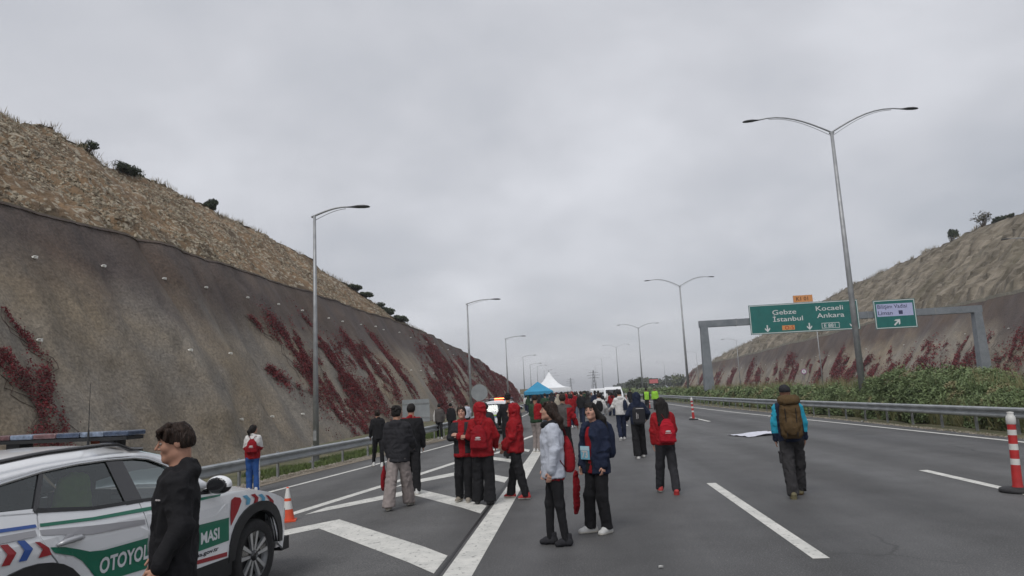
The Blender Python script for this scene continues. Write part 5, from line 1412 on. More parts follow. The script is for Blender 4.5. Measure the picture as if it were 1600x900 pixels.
def make_car(label, rear_light=False):
    root = thing('patrol_car', label, 'patrol car')
    arc = lambda cx, r, a0, a1, n=10, z0=.36, sq=.9: [(cx + r * math.cos(R(a)) * (1.0), z0 + r * abs(math.sin(R(a))) ** sq * 1.05) for a in np.linspace(a0, a1, n)]
    top = [(-3.50, 1.12), (-3.2, 1.20), (-2.85, 1.25), (-2.6, 1.225), (-2.13, 1.165), (-1.62, 1.145), (-.89, 1.095), (-.62, 1.075), (-.3, 1.05), (0, 1.015), (.25, .955), (.5, .875), (.70, .79), (.80, .72)]
    topz = lambda x: ip(x, [p[0] for p in top], [p[1] for p in top])
    fa = arc(0, .43, 178, 2, 12); ra = arc(-2.72, .43, 178, 2, 12)
    seg = lambda x0, x1: [(x, z) for x, z in top if x0 < x < x1]
    # body side split into the real panels, with thin gaps
    g = .006
    gf = [(-.66, topz(-.66)), (-.56, .96), (-.50, .86), (-.50, .62), (-.485, .45)]       # front door / fender
    gm = [(-1.66, topz(-1.66)), (-1.64, 1.01), (-1.61, .91), (-1.60, .60), (-1.60, .45)]  # between the doors
    gr = [(-2.60, 1.222), (-2.62, 1.14), (-2.64, 1.07), (-2.59, .97), (-2.50, .86), (-2.36, .72), (-2.28, .55), (-2.25, .45)]
    sh = lambda L_, d: [(p[0] + d, p[1]) for p in L_]
    fender = sh(gf, g) + [(-.43, .45)] + fa[1:-1] + [(.43, .40), (.62, .30), (.80, .32), (.86, .55)] + [(x, z) for x, z in reversed(top) if x > -.62]
    side_panel('front_fender', fender, 0, CPAINT, root, thick=.03)
    fdoor = sh(gm, g) + sh(gf, -g)[::-1] + [(x, z) for x, z in reversed(top) if -1.65 < x < -.67]
    side_panel('front_door', fdoor, .003, CPAINT, root, thick=.03)
    rdoor = sh(gr, g) + sh(gm, -g)[::-1] + [(x, z) for x, z in reversed(top) if -2.58 < x < -1.67]
    side_panel('rear_door', rdoor, .003, CPAINT, root, thick=.03)
    rq = [(-3.56, .50), (-3.52, .35), (-3.3, .33), (-3.15, .40)] + ra[1:-2] + sh(gr, -g)[-2::-1] + [(x, z) for x, z in reversed(top) if x < -2.61]
    side_panel('rear_fender', rq, 0, CPAINT, root, thick=.03)
    # door handles, cladding, sills
    for x0 in (-2.41, -1.30):
        z0 = .995 if x0 < -2 else .975
        for sd in (-1, 1):
            m_ = MB(); m_.tube([(x0 - .11, sd * (Sk(x0, z0) + .012), z0 - .008), (x0 - .06, sd * (Sk(x0, z0) + .038), z0 + .006), (x0 + .06, sd * (Sk(x0, z0) + .038), z0 + .012), (x0 + .12, sd * (Sk(x0, z0) + .012), z0)], [.012, .021, .021, .012], 8)
            m_.build('door_handle', mat('handle_silver', (.42, .43, .45), .3, metal=.3), root, True)
            e = MB(); e.lathe([(.0001, 0), (.055, 0), (.06, .004)], 14, 'Y', (x0, sd * (Sk(x0, z0) - .0) + sd * .004, z0 - .012)); e.build('handle_cup', LGY, root, True)
    def arch_ring(cx, r0, r1): 
        a = arc(cx, r0, 184, -4, 16); b = arc(cx, r1, 186, -8, 16, sq=.72); return a + b[::-1]
    for cx in (0, -2.72): 
        A = arc(cx, .425, 186, -6, 18); B = arc(cx, .515, 190, -10, 18, sq=.72)
        for sd in (-1, 1):
            V = []
            for (xa, za), (xb, zb_) in zip(A, B):
                za = max(za, .30); zb_ = max(zb_, .30)
                V += [(xa, sd * (Sk(xa, za) - .05), za), (xa, sd * (Sk(xa, za) + .022), za), (xb, sd * (Sk(xb, zb_) + .020), zb_), (xb, sd * (Sk(xb, zb_) - .01), zb_)]
            n_ = len(A); F_ = [(i * 4 + j, i * 4 + j + 1, i * 4 + j + 5, i * 4 + j + 4) for i in range(n_ - 1) for j in range(3)]
            m_ = MB(); m_.add(V, F_); m_.build('arch_cladding', CBLK, root)
        m_ = MB(); m_.box((cx, 0, .52), (.86, 1.5, .62)); m_.build('wheel_well', mat('well_black', (.006, .006, .006), .9), root)
    side_panel('sill', [(-2.28, .30), (-.44, .28), (-.46, .455), (-1.6, .47), (-2.26, .47)], .012, CBLK, root, thick=.05)
    # window frames, pillars, glass
    roofz = lambda x: ip(x, [-3.62, -3.4, -3.1, -2.79, -2.43, -1.76, -1.4, -1.2, -.9, -.62], [1.25, 1.38, 1.455, 1.50, 1.53, 1.545, 1.525, 1.47, 1.27, 1.08])
    rx = [-.62, -.9, -1.2, -1.4, -1.76, -2.1, -2.43, -2.79, -3.1, -3.4, -3.62]
    qg = [(-3.28, 1.335), (-3.05, 1.40), (-2.81, 1.445), (-2.64, 1.475), (-2.47, 1.49), (-2.62, 1.25), (-2.9, 1.275)]
    rg = [(-2.44, 1.492), (-2.16, 1.51), (-1.86, 1.510), (-1.795, 1.165), (-2.13, 1.18), (-2.40, 1.215), (-2.585, 1.245)]
    fg = [(-1.69, 1.505), (-1.55, 1.50), (-1.40, 1.475), (-1.22, 1.40), (-.93, 1.15), (-.90, 1.12), (-1.62, 1.162)]
    # frame as strips around the glass (upper rail, pillars)
    def strip_between(name, A, B, off, m, th=.02):
        for sd in (-1, 1):
            V = []; n_ = len(A)
            for (xa, za), (xb, zb_) in zip(A, B): V += [(xa, sd * (Sk(xa, za) + off), za), (xb, sd * (Sk(xb, zb_) + off), zb_)]
            mm = MB(); mm.add(V, [(2 * i, 2 * i + 1, 2 * i + 3, 2 * i + 2) for i in range(n_ - 1)]); o = mm.build(name, m, root, True); s_ = o.modifiers.new('s', 'SOLIDIFY'); s_.thickness = th; s_.offset = 0
    xs = np.linspace(-3.3, -1.55, 22).tolist() + [-1.4, -1.22, -1.05, -.86, -.70]
    gt = lambda x: ip(x, [-3.28, -3.05, -2.81, -2.47, -2.16, -1.86, -1.55, -1.4, -1.22, -.93], [1.335, 1.40, 1.445, 1.49, 1.51, 1.512, 1.50, 1.475, 1.40, 1.15])
    strip_between('roof_side', [(x, gt(x) - .004) for x in xs], [(x, roofz(x)) for x in xs], .003, CPAINT)
    strip_between('window_trim', [(x, gt(x) - .012) for x in xs[:-2]], [(x, gt(x) + .012) for x in xs[:-2]], .014, CHROME, .006)
    side_panel('pillar', [(-2.48, 1.495), (-2.44, 1.497), (-2.588, 1.23), (-2.63, 1.235)], .004, CGLOSS, root, thick=.02, dx=0)
    side_panel('pillar', [(-1.862, 1.515), (-1.688, 1.51), (-1.615, 1.14), (-1.80, 1.145)], .006, CGLOSS, root, thick=.02, dx=0)
    side_panel('pillar', [(-3.36, 1.30), (-3.28, 1.345), (-2.9, 1.27), (-2.62, 1.25), (-2.62, 1.215), (-2.87, 1.24), (-3.3, 1.16), (-3.5, 1.10), (-3.58, 1.26)], .0, CPAINT, root, thick=.02)
    side_panel('belt_trim', [(-2.62, 1.222), (-2.13, 1.163), (-1.62, 1.143), (-.89, 1.095), (-.80, 1.105), (-.93, 1.135), (-1.62, 1.168), (-2.13, 1.188), (-2.59, 1.25)], .008, CBLK, root, thick=.02, dx=0)
    side_panel('window', qg, -.006, GLASSD, root, dx=0); side_panel('window', rg, -.004, GLASSD, root, dx=0); side_panel('window', fg, -.004, GLASSC, root, dx=0)
    # A pillar and windscreen, roof, tailgate glass
    def roof(u, v):
        x = -1.38 - u * 2.1; y = (2 * v - 1); hw_ = Sk(x, roofz(x)) ; return (x, y * hw_, roofz(x) + .085 * (1 - abs(y) ** 2.6))
    surf('roof', roof, 22, 17, CPAINT, root)
    def ws(u, v):
        x = -.60 - u * .78 ; y = 2 * v - 1; zr = roofz(x); hw_ = Sk(x, max(zr, 1.06)) - .02; return (x + .16 * (1 - y * y) * (1 - u * .5), y * hw_, zr + .02 + .055 * (1 - y * y))
    surf('windscreen', ws, 10, 13, GLASSC, root)
    def rw(u, v):
        x = -3.44 - u * .15; y = 2 * v - 1; z = 1.46 - u * .36; return (x - .07 * (1 - y * y), y * (.62 + .16 * u), z)
    surf('rear_window', rw, 6, 11, GLASSD, root)
    m_ = MB(); m_.box((-3.50, 0, 1.535), (.26, 1.12, .03)); m_.build('spoiler', CPAINT, root)
    for sd in (-1, 1):
        side_x = [(-3.44, 1.46), (-3.59, 1.10)]
        m_ = MB(); m_.tube([(-3.40, sd * .66, 1.47), (-3.50, sd * .74, 1.28), (-3.58, sd * .80, 1.08)], [.05, .06, .06], 8); m_.build('pillar', CPAINT, root, True)
        m_ = MB(); P = [(x, sd * (Sk(x, roofz(x)) - .035), roofz(x) + .035 + (.045 if -3.05 < x < -1.55 else 0.0)) for x in np.linspace(-3.2, -1.40, 14)]; m_.tube(P, .019, 8); m_.build('roof_rail', CGLOSS, root, True)
    # hood and nose
    def hood(u, v):
        x = -.60 + u * 1.36; y = 2 * v - 1; zz = topz(x); hw_ = Sk(x, zz) - .002; x2 = x + .11 * (1 - y * y) * u ** 3
        return (x2, y * hw_, zz + .055 * (1 - abs(y) ** 3) + .018 * math.exp(-((abs(y) - .62) / .12) ** 2) * (1 - u * .5))
    surf('hood', hood, 18, 21, CPAINT, root)
    def nose(u, v):
        y = 2 * v - 1; z = .775 - u * .50; x = .80 + .16 * (1 - y * y) + .05 * math.sin(u * PI) ; hw_ = ip(z, [.25, .5, .8], [.70, .74, .70]); return (x, y * hw_, z)
    surf('front_bumper', nose, 8, 15, CPAINT, root)
    for sd in (-1, 1):
        def nc(u, v): z = .76 - u * .46; a = v; x = .865 - .02 - (a * .25) ; return (x + .03, sd * (Sk(min(x, .86), z) * (1) if a > .3 else (Sk(.86, z) * a / .3 + .66 * (1 - a / .3))), z)
        m_ = MB(); m_.box((.93, sd * .55, .62), (.08, .26, .12)); m_.build('headlight', mat('lamp_glass', (.35, .37, .38), .1), root)
        m_ = MB(); V = [(.80, sd * .66, .80), (.80, sd * .66, .28), (.865, sd * .655, .28), (.865, sd * .655, .78)]; m_.box((.80, sd * .655, .53), (.14, .09, .50)); m_.build('bumper_corner', CPAINT, root)
    m_ = MB(); m_.box((.985, 0, .60), (.05, 1.0, .26)); m_.build('grille', CGLOSS, root); m_ = MB(); m_.box((.90, 0, .30), (.16, 1.45, .14)); m_.build('bumper_skirt', CBLK, root)
    # tail
    def tail(u, v):
        y = 2 * v - 1; z = 1.11 - u * .62; x = -3.585 - .07 * (1 - y * y) - .03 * math.sin(u * PI); return (x, y * (.80 + .03 * math.sin(u * 2)), z)
    surf('tailgate', tail, 10, 15, CPAINT, root)
    m_ = MB(); m_.box((-3.60, 0, .42), (.20, 1.62, .26)); m_.build('rear_bumper', CBLK, root)
    m_ = MB(); m_.box((-3.70, 0, .60), (.02, .52, .11)); m_.build('number_plate', LW, root)
    for sd in (-1, 1):
        m_ = MB(); m_.box((-3.62, sd * .70, .98), (.12, .22, .10)); m_.build('tail_light', mat('tail_red', (.30, .01, .01), .2), root)
        m_ = MB(); m_.box((-3.672, sd * .45, .80), (.012, .5, .09)); m_.build('tail_stripe', mat('livery_lime', (.30, .52, .05), .4), root)
    m_ = MB(); m_.box((-3.685, 0, .92), (.012, 1.1, .07)); m_.build('tail_stripe', MATS['livery_lime'], root); m_ = MB(); m_.box((-3.69, 0, .845), (.012, .8, .055)); m_.build('tail_stripe', LB, root)
    # floor, seats, vest
    m_ = MB(); m_.box((-1.5, 0, .36), (3.9, 1.6, .12)); m_.build('floor', CBLK, root)
    m_ = MB(); m_.box((-.72, 0, .85), (.35, 1.5, .45)); m_.build('dashboard', CBLK, root)
    for x0 in (-1.75, -2.55):
        for y0 in (-.38, .38):
            m_ = MB(); m_.box((x0 + .25, y0, .62), (.5, .48, .16)); m_.box((x0, y0, .95), (.14, .48, .62)); m_.box((x0 - .02, y0, 1.33), (.09, .26, .18)); m_.build('seat', mat('seat_grey', (.06, .06, .065), .9, var=.2), root)
    # wheels
    for cx in (0, -2.72):
        for sd in (-1, 1):
            w = link('wheel', None, root, (cx, sd * .80, .36)); w.empty_display_size = .1
            m_ = MB(); prof = [(.245, -.10), (.30, -.115), (.345, -.11), (.36, -.08), (.36, .08), (.345, .11), (.30, .115), (.245, .10)]; m_.lathe(prof, 36, 'Y'); m_.build('tyre', TYRE, w, True)
            m_ = MB(); m_.lathe([(.25, .10 * sd), (.252, .085 * sd), (.235, .06 * sd), (.232, -.08 * sd)], 36, 'Y'); m_.build('rim', ALU, w, True)
            m_ = MB(); m_.lathe([(.0001, .03 * sd), (.232, .03 * sd)], 30, 'Y'); m_.build('brake_plate', mat('brake_dark', (.02, .02, .022), .6), w)
            for k in range(5):
                a = k * 2 * PI / 5 + .35
                for da in (-.22, .22):
                    a0 = a + da * 1.6; a1 = a + da
                    p0 = Vector((.05 * math.cos(a0), .085 * sd, .05 * math.sin(a0))); p1 = Vector((.238 * math.cos(a1 + da * .15), .095 * sd, .238 * math.sin(a1 + da * .15)))
                    d_ = (p1 - p0).normalized(); q_ = Vector((-d_.z, 0, d_.x)) * .013; m_ = MB()
                    V = [p0 + q_, p0 - q_, p1 - q_ * 1.6, p1 + q_ * 1.6]; V += [v - Vector((0, .03 * sd, 0)) for v in V]
                    m_.add(V, [(0, 1, 2, 3), (7, 6, 5, 4), (0, 3, 7, 4), (1, 5, 6, 2), (0, 4, 5, 1), (3, 2, 6, 7)]); m_.build('spoke', ALU, w)
                m_ = MB(); a1 = a; V = []
                for rr_, ww in ((.11, .012), (.236, .034)):
                    for sg in (-1, 1): V.append((rr_ * math.cos(a1) - sg * ww * math.sin(a1), .088 * sd, rr_ * math.sin(a1) + sg * ww * math.cos(a1)))
                m_.add(V, [(0, 1, 3, 2)]); m_.build('spoke_infill', CGLOSS, w)
            m_ = MB(); m_.lathe([(.055, .085 * sd), (.05, .10 * sd), (.0001, .105 * sd)], 16, 'Y'); m_.build('hub_cap', CGLOSS, w, True)
    # mirrors
    for sd in (-1, 1):
        F = Field((-.16, -.20, -.12), (.14, .20, .12), .012); F.ell((0, 0, 0), (.085, .125, .085), 0); F.cone((.02, -sd * .02, -.03), (.03, -sd * .18, -.07), .03, .025, .03); F.f = np.maximum(F.f, (-.055 - F.ax[0])[:, None, None])
        V, Q = F.mesh(); c_ = fc(V, Q); link('mirror', me_from('mirror', V, Q, [CPAINT, CGLOSS], (((c_[:, 0] < -.045) | (c_[:, 2] < -.02))).astype(int), True), root, (-.80, sd * 1.02, 1.17))
    # livery and grey body bands, on the camera side and the other side alike
    P_ = lambda nm, poly, m, off=.008: side_panel(nm, poly, off, m, root, (-1, 1), dx=.15, dz=.2)
    P_('stripe', [(-2.615, 1.128), (-2.15, 1.092), (-1.68, 1.072), (-.89, 1.048), (-.64, 1.046), (-.62, 1.062), (-.89, 1.072), (-1.67, 1.100), (-2.16, 1.115), (-2.61, 1.150)], LG)
    P_('stripe', [(-3.3, 1.17), (-2.64, 1.13), (-2.645, 1.152), (-3.3, 1.192)], LB)
    P_('stripe', [(-3.3, 1.09), (-2.66, 1.075), (-2.66, 1.115), (-3.3, 1.14)], LGY)  # grey band across the rear fender
    P_('stripe', [(-2.62, 1.075), (-2.2, .998), (-1.655, .970), (-1.66, 1.01), (-2.2, 1.06), (-2.63, 1.11)], LGY)  # grey band carried on along the rear door
    P_('stripe_band', [(-2.575, .985), (-2.45, .96), (-2.32, .915), (-2.23, .882), (-2.09, .862), (-1.622, .858), (-1.62, .618), (-2.10, .635), (-2.16, .69), (-2.21, .75), (-2.29, .83), (-2.38, .885), (-2.54, .94)], LG)
    P_('stripe_band', [(-1.60, .858), (-.51, .825), (-.51, .612), (-1.0, .608), (-1.60, .618)], LG, .0085)
    P_('stripe', [(-1.58, .545), (-.99, .535), (-.54, .512), (-.54, .472), (-.99, .50), (-1.58, .515)], LR)
    side_text('OTOYOL', -2.125, -1.61, .752, .118, LW, root); side_text('JANDAR', -1.55, -.985, .735, .112, LW, root); side_text('MASI', -.94, -.665, .712, .106, LW, root)
    side_text('www.jandarma.gov.tr', -1.50, -.685, .572, .048, mat('livery_text', (.03, .03, .04), .5), root)
    def shf(poly, d): return [(x + d, z) for x, z in poly]
    ch = [(-2.94, 1.075), (-2.885, 1.07), (-2.835, 1.005), (-2.885, .94), (-2.945, .945), (-2.90, 1.01)]
    P_('chevron', ch, LR); P_('chevron', shf(ch, -.20), LB); P_('chevron', shf(ch, -.40), LR); P_('chevron', shf(ch, .125), LB); P_('chevron', [(-2.69, 1.045), (-2.65, 1.035), (-2.585, .985), (-2.57, .935), (-2.67, .935), (-2.635, .985)], LR)
    P_('stripe', [(-.48, .985), (-.42, 1.005), (-.33, .985), (-.31, .95), (-.37, .86), (-.485, .74), (-.495, .86)], LR)
    f1 = [(-.29, .995), (-.215, .995), (-.15, .945), (-.17, .895), (-.235, .90), (-.215, .95)]
    P_('chevron', f1, LLB); P_('chevron', [(x + .145, z - .008) for x, z in f1], LR); P_('chevron', [(x + .275, z - .028) for x, z in f1], LLB)
    P_('chevron', [(.13, .945), (.19, .93), (.30, .86), (.30, .80), (.24, .83), (.20, .89)], LR)
    # light bar, beacon, aerial
    lb = link('light_bar', None, root, (-1.52, 0, 1.715)); lb.empty_display_size = .1
    off_r = mat('bar_red', (.15, .085, .09), .25, var=.3, scale=25); off_b = mat('bar_blue', (.055, .075, .12), .25, var=.3, scale=25); clr = mat('bar_clear', (.17, .21, .28), .25, var=.35, scale=25)
    for k in range(6):
        m_ = MB(); y0 = -.60 + k * .24; m_.box((0, y0, -.008), (.22, .236, .042)); mm = (clr if k in (1, 4) else (off_b if k < 3 else off_r))
        if rear_light and k in (2, 3): mm = mat('beacon_lit', (.8, .15, .03), .3, emit=((1.0, .16, .04), 9))
        o = m_.build('lens', mm, lb); bv = o.modifiers.new('b', 'BEVEL'); bv.width = .012; bv.segments = 2
    m_ = MB(); m_.box((0, 0, -.048), (.20, 1.40, .03)); m_.build('bar_base', CBLK, lb)
    for sd in (-1, 1): m_ = MB(); m_.box((0, sd * .48, -.085), (.14, .14, .06)); m_.build('bar_foot', CBLK, lb)
    m_ = MB(); m_.lathe([(.055, 0), (.06, .02), (.055, .05), (.03, .065), (.0001, .07)], 14, 'Z', (-1.40, -.22, 1.62)); m_.build('beacon_base', mat('beacon_orange', (.45, .10, .05), .4), root, True)
    m_ = MB(); m_.tube([(-1.66, -.36, 1.60), (-1.66, -.36, 1.75)], [.012, .007], 6); m_.tube([(-1.66, -.36, 1.75), (-1.66, -.36, 2.14)], [.0035, .002], 5); m_.build('aerial', CBLK, root)
    return root
car = make_car('white patrol car with green band lettered OTOYOL JANDARMASI parked behind the boy in black')
car.location = (-4.289, 7.430, zg_at(-4.289) + .037); car.rotation_euler = (0, 0, PI / 2 - R(7))
# high-visibility vest hanging inside the rear window
F = Field((-.25, -.08, -.4), (.25, .1, .3), .016); F.loft([(-.35, .19, .05, 0, 0), (0, .20, .06, 0, 0), (.2, .16, .05, 0, 0), (.24, .05, .04, 0, 0)], .02); V, Q = F.mesh(); V = folds(V, Q, .01, .09, 3)
vest = link('safety_vest', me_from('safety_vest', V, Q, [mat('hivis', (.28, .58, .05), .6, var=.1)], None, True), None, (0, 0, 0)); tag(vest, 'lime safety vest hanging inside the rear window of the patrol car', 'safety vest')
vest.matrix_world = car.matrix_basis @ Matrix.Translation((-2.05, -.60, 1.19)) @ Matrix.Rotation(R(8), 4, 'Z')
car2 = make_car('white patrol car seen from behind with an orange flashing light bar', True)
car2.location = (-3.95, 38.2, zg_at(-3.95)); car2.rotation_euler = (0, 0, PI / 2 - R(1))

# ================================================================== PEOPLE
BLK = cloth('fabric_black', (.016, .016, .018)); BLK2 = cloth('fabric_charcoal', (.028, .028, .032)); NAVY = cloth('fabric_navy', (.016, .022, .045)); REDJ = cloth('fabric_red', (.26, .012, .017)); REDD = cloth('fabric_dark_red', (.22, .010, .016))
WHT = cloth('fabric_pale_grey', (.46, .49, .56)); WHT2 = cloth('fabric_white', (.58, .57, .56)); GRY = cloth('fabric_grey', (.085, .078, .075)); GRP = cloth('fabric_stone', (.27, .235, .225)); BLU = cloth('fabric_blue', (.03, .085, .26)); LBL = cloth('fabric_sky_blue', (.03, .32, .46))
GRN = cloth('fabric_green', (.03, .06, .035)); BRN = cloth('fabric_brown', (.085, .055, .026), scale=14); HIV = cloth('fabric_hivis', (.30, .60, .06)); JEAN = cloth('fabric_jean', (.10, .12, .16)); DKG = cloth('fabric_dark_grey', (.035, .034, .036)); BEI = cloth('fabric_beige', (.40, .36, .29))
HBLK = mat('hair_black', (.006, .005, .005), .6, col2=(.016, .013, .012), scale=8, stretch=(9, 9, 1), spec=.25, bump=.7, bscale=9); HBRN = mat('hair_brown', (.012, .007, .005), .6, col2=(.036, .021, .015), scale=8, stretch=(9, 9, 1), spec=.25, bump=.7, bscale=9)
SW = mat('shoe_white', (.52, .52, .51), .6, var=.1, scale=20); SSOLE = mat('shoe_sole', (.55, .53, .48), .6); SB = mat('shoe_black', (.018, .018, .02), .6, var=.2, scale=20); SR = mat('shoe_red', (.38, .03, .03), .6); SBG = mat('shoe_beige', (.26, .23, .19), .7, var=.15, scale=20); SKH = mat('shoe_khaki', (.13, .115, .06), .7, var=.2, scale=20)
PRW = mat('print_white', (.55, .52, .52), .7)
sh_b = dict(upper=SB, solem=SB, boot=1); sh_w = dict(upper=SW, solem=SSOLE, chunk=1, big=1.08); sh_r = dict(upper=SR, solem=SSOLE, sole=.032); sh_g = dict(upper=SBG, solem=SSOLE, sole=.03); sh_k = dict(upper=SKH, solem=BRN, chunk=1, sole=.03)
def held(name, label, cat, p, dx, dy, dz, face=None):
    root, info = p; o = thing(name, label, cat, (0, 0, 0)); o.location = root.matrix_basis @ Vector((dx, dy, dz)); o.rotation_euler = (0, 0, root.rotation_euler[2] if face is None else face); return o
def gymsack(label, p, w=.135, h=.36, top=1.40, col=REDD, logo=True, group=None, offx=0.0, dep=.05, tilt=0.0):
    """drawstring bag worn on the back"""
    root, info = p; s = info['s']; o = held('drawstring_bag', label, 'bag', p, offx, info['yb'] - .135 - dep * .6 - (.02 if tilt else 0), (top - h) * s)
    if group: o['group'] = group
    F = Field((-.24, -.14, -.06), (.24, .14, h + .08), .010)
    F.loft([(0, w * 1.02, dep * .9, 0, 0), (.03, w * 1.10, dep * 1.3, 0, -.01), (h * .4, w * 1.04, dep * 1.4, 0, -.01), (h * .75, w * .86, dep, 0, 0), (h * .93, w * .50, dep * .55, 0, .01), (h, w * .30, dep * .4, 0, .015)], .01, p=2.6)
    V, Q = F.mesh(); V = folds(V, Q, .006, .06, 5 + int(top * 100)); link('pouch', me_from('pouch', V, Q, [col], None, True), o)
    for sx in (-1, 1):
        m = MB(); m.tube([(sx * .02, .0, h - .02), (sx * .075, .055, 1.46 * s - (top - h) * s), (sx * .11, .16, 1.45 * s - (top - h) * s), (sx * .13, .21, 1.28 * s - (top - h) * s)], .0075, 6); m.tube([(sx * .125, .03, .02), (sx * .165, .10, .12), (sx * .16, .16, .22)], .006, 5); m.build('strap', cloth('strap_dark_red', (.12, .01, .014)), o, True)
    if logo:
        z0 = h * .40; yy = -dep * 1.35 - .018
        m = MB(); m.lathe([(.0001, 0), (.030, 0), (.034, .002)], 14, 'Y', (0, yy - .002, z0 + .035)); me_o = m.build('print', PRW, o); me_o.scale = (1.35, 1, .45); me_o.location = (-0.0, 0, (z0 + .035) * .55)
        m = MB(); rr = random.Random(3)
        for k in range(6): m.box((-.045 + k * .018, yy - .003, z0 + .004), (.011, .004, .012 + .008 * rr.random()))
        m.build('print', PRW, o)
    return o
# --- 1 the boy beside the car
boy = person('teenage boy in a black hooded jacket standing in profile by the patrol car', -2.50, 4.28, 119, 1.74, 'mid', False, (0, -9),
    dict(L=((.15, -.13, -1), (.02, .55, -1)), R=((.10, -.10, -1), (-.02, .55, -1))), dict(L=(.10, .04, 0, 8), R=(.10, -.06, 0, 8)),
    dict(mats=[BLK], hood='down', hem=.80, wide=.95, fold=.012, fsize=.10), dict(mats=[BLK], cut='straight'), sh_b, dict(style='fringe', mat=HBRN), .0085, 3, hands=('relax', 'relax'), lean=-.02)
from mathutils.bvhtree import BVHTree
def surface_hit(root, part, org, d):
    o = [c for c in root.children if c.name.split('.')[0] == part][0]; me = o.data
    t = BVHTree.FromPolygons([v.co for v in me.vertices], [tuple(p.vertices) for p in me.polygons]); h = t.ray_cast(Vector(org), Vector(d)); return h[0], h[1]
hp, hn = surface_hit(boy[0], 'jacket', (-.6, .55, 1.30), (.5, -.5, 0))
m = MB()
for k in range(5): m.box((-.022 + k * .010, 0, .0), (.0065, .003, .007 + .003 * (k % 2)))
o = m.build('print', PRW, boy[0], False, hp + hn * .004); o.rotation_euler = (0, 0, math.atan2(hn.y, hn.x) - PI / 2)
# --- 2 person in white and red jacket behind the car
def two_tone(c): return ((c[:, 2] > 1.27)).astype(int)
p2 = person('person in white and red jacket and blue trousers beyond the patrol car bonnet', -7.95, 17.0, 12, 1.62, 'mid', True, (-40, 5), dict(L=((.10, .25, -1), (-.3, .9, -.15)), R=((.10, .25, -1), (-.3, .9, -.15))), None,
    dict(mats=[REDJ, WHT2], fn=lambda c: ((c[:, 2] > 1.28 - .10 * np.abs(c[:, 0]) / .2)).astype(int), hem=.88, wide=1.05), dict(mats=[BLU, WHT2], cut='straight', fn=lambda c: ((c[:, 0] > .165) & (np.abs(c[:, 1]) < .03)).astype(int)), sh_w, dict(style='pony', mat=HBLK), .016, 1, zg=zg_at(-7.95))
gymsack('small red bag on the back of the person beyond the patrol car bonnet', p2, .12, .33, 1.36, REDD)
# --- 3, 4, 5 the group in black
p3 = person('person in a thick black puffer jacket and stone grey wide trousers walking away', -3.20, 12.45, -6, 1.74, 'mid', False, (0, -6), dict(L=((.10, .05, -1), (-.02, .25, -1)), R=((.12, .30, -1), (-.1, .9, -.45))), dict(L=(.095, -.22, 0, 6), R=(.11, .24, 0, 10, 8)),
    dict(mats=[BLK2], hood='down', hem=.80, wide=1.08, puff=.012, fold=.007), dict(mats=[GRP], cut='wide', fold=.009), sh_g, dict(style='curly', mat=HBLK), .012, 1, zg=zg_at(-3.2))
b3 = held('drawstring_bag', 'red drawstring bag hanging from the left hand of the person in stone grey trousers', 'bag', p3, -.285, .08, .30)
F = Field((-.10, -.14, -.04), (.10, .14, .50), .009); F.loft([(0, .02, .05, 0, 0), (.05, .045, .095, 0, 0), (.25, .04, .085, 0, 0), (.36, .018, .035, 0, 0), (.42, .012, .02, 0, 0)], .01); V, Q = F.mesh(); V = folds(V, Q, .007, .06, 4); link('pouch', me_from('pouch', V, Q, [REDD], None, True), b3)
m = MB(); m.tube([(0, 0, .40), (-.005, .0, .62)], .006, 5); m.tube([(.01, .02, .40), (.0, .01, .62)], .006, 5); m.build('cord', BLK, b3)
p4 = person('dark-haired person in black with a red collar walking beside the puffer jacket', -3.36, 14.3, 8, 1.78, 'mid', False, (0, 0), dict(L=((.12, .0, -1), (.05, .2, -1)), R=((.13, .05, -1), (.05, .32, -1))), dict(L=(.09, .2, 0, 5), R=(.09, -.15, 0, 5)),
    dict(mats=[BLK, REDJ], hem=.80, wide=1.02, fn=lambda c: (c[:, 2] > 1.465).astype(int)), dict(mats=[BLK], cut='straight'), sh_w, dict(style='short', mat=HBLK), .014, 1, zg=zg_at(-3.22))
p5 = person('slim person in dark clothes half hidden left of the puffer jacket, by the rail', -6.15, 21.6, 20, 1.72, 'mid', True, (0, 0), dict(L=((.16, .1, -1), (.1, .5, -1)), R=((.1, 0, -1), (.05, .2, -1))), dict(L=(.12, .25, 0, 5), R=(.1, -.2, 0, 5)),
    dict(mats=[BLK], hem=.84), dict(mats=[BLK], cut='slim'), sh_w, dict(style='bun', mat=HBRN), .018, 1, zg=zg_at(-6.15))
# --- 6 woman with crossed arms
def redblack(c):
    m_ = ((np.abs(c[:, 0] + .01) < .062) & (c[:, 1] > .03)) | ((c[:, 2] < .885)) | (c[:, 2] > 1.455)
    return m_.astype(int)
p6 = person('woman in a black and red jacket standing with crossed arms facing the camera', -2.06, 12.62, 172, 1.655, 'light', True, (12, 2),
    dict(L=((.22, .42, -1), (-1.25, .55, .25)), R=((.22, .36, -1), (-1.25, .75, .10))), dict(L=(.085, .05, 0, 12), R=(.10, -.04, 0, 12)),
    dict(mats=[BLK2, REDJ], fn=redblack, hem=.82, wide=1.04, fold=.010), dict(mats=[BLK], cut='straight'), sh_g, dict(style='bun', mat=HBRN), .011, 2, hands=('soft', 'soft'), lean=-.02)
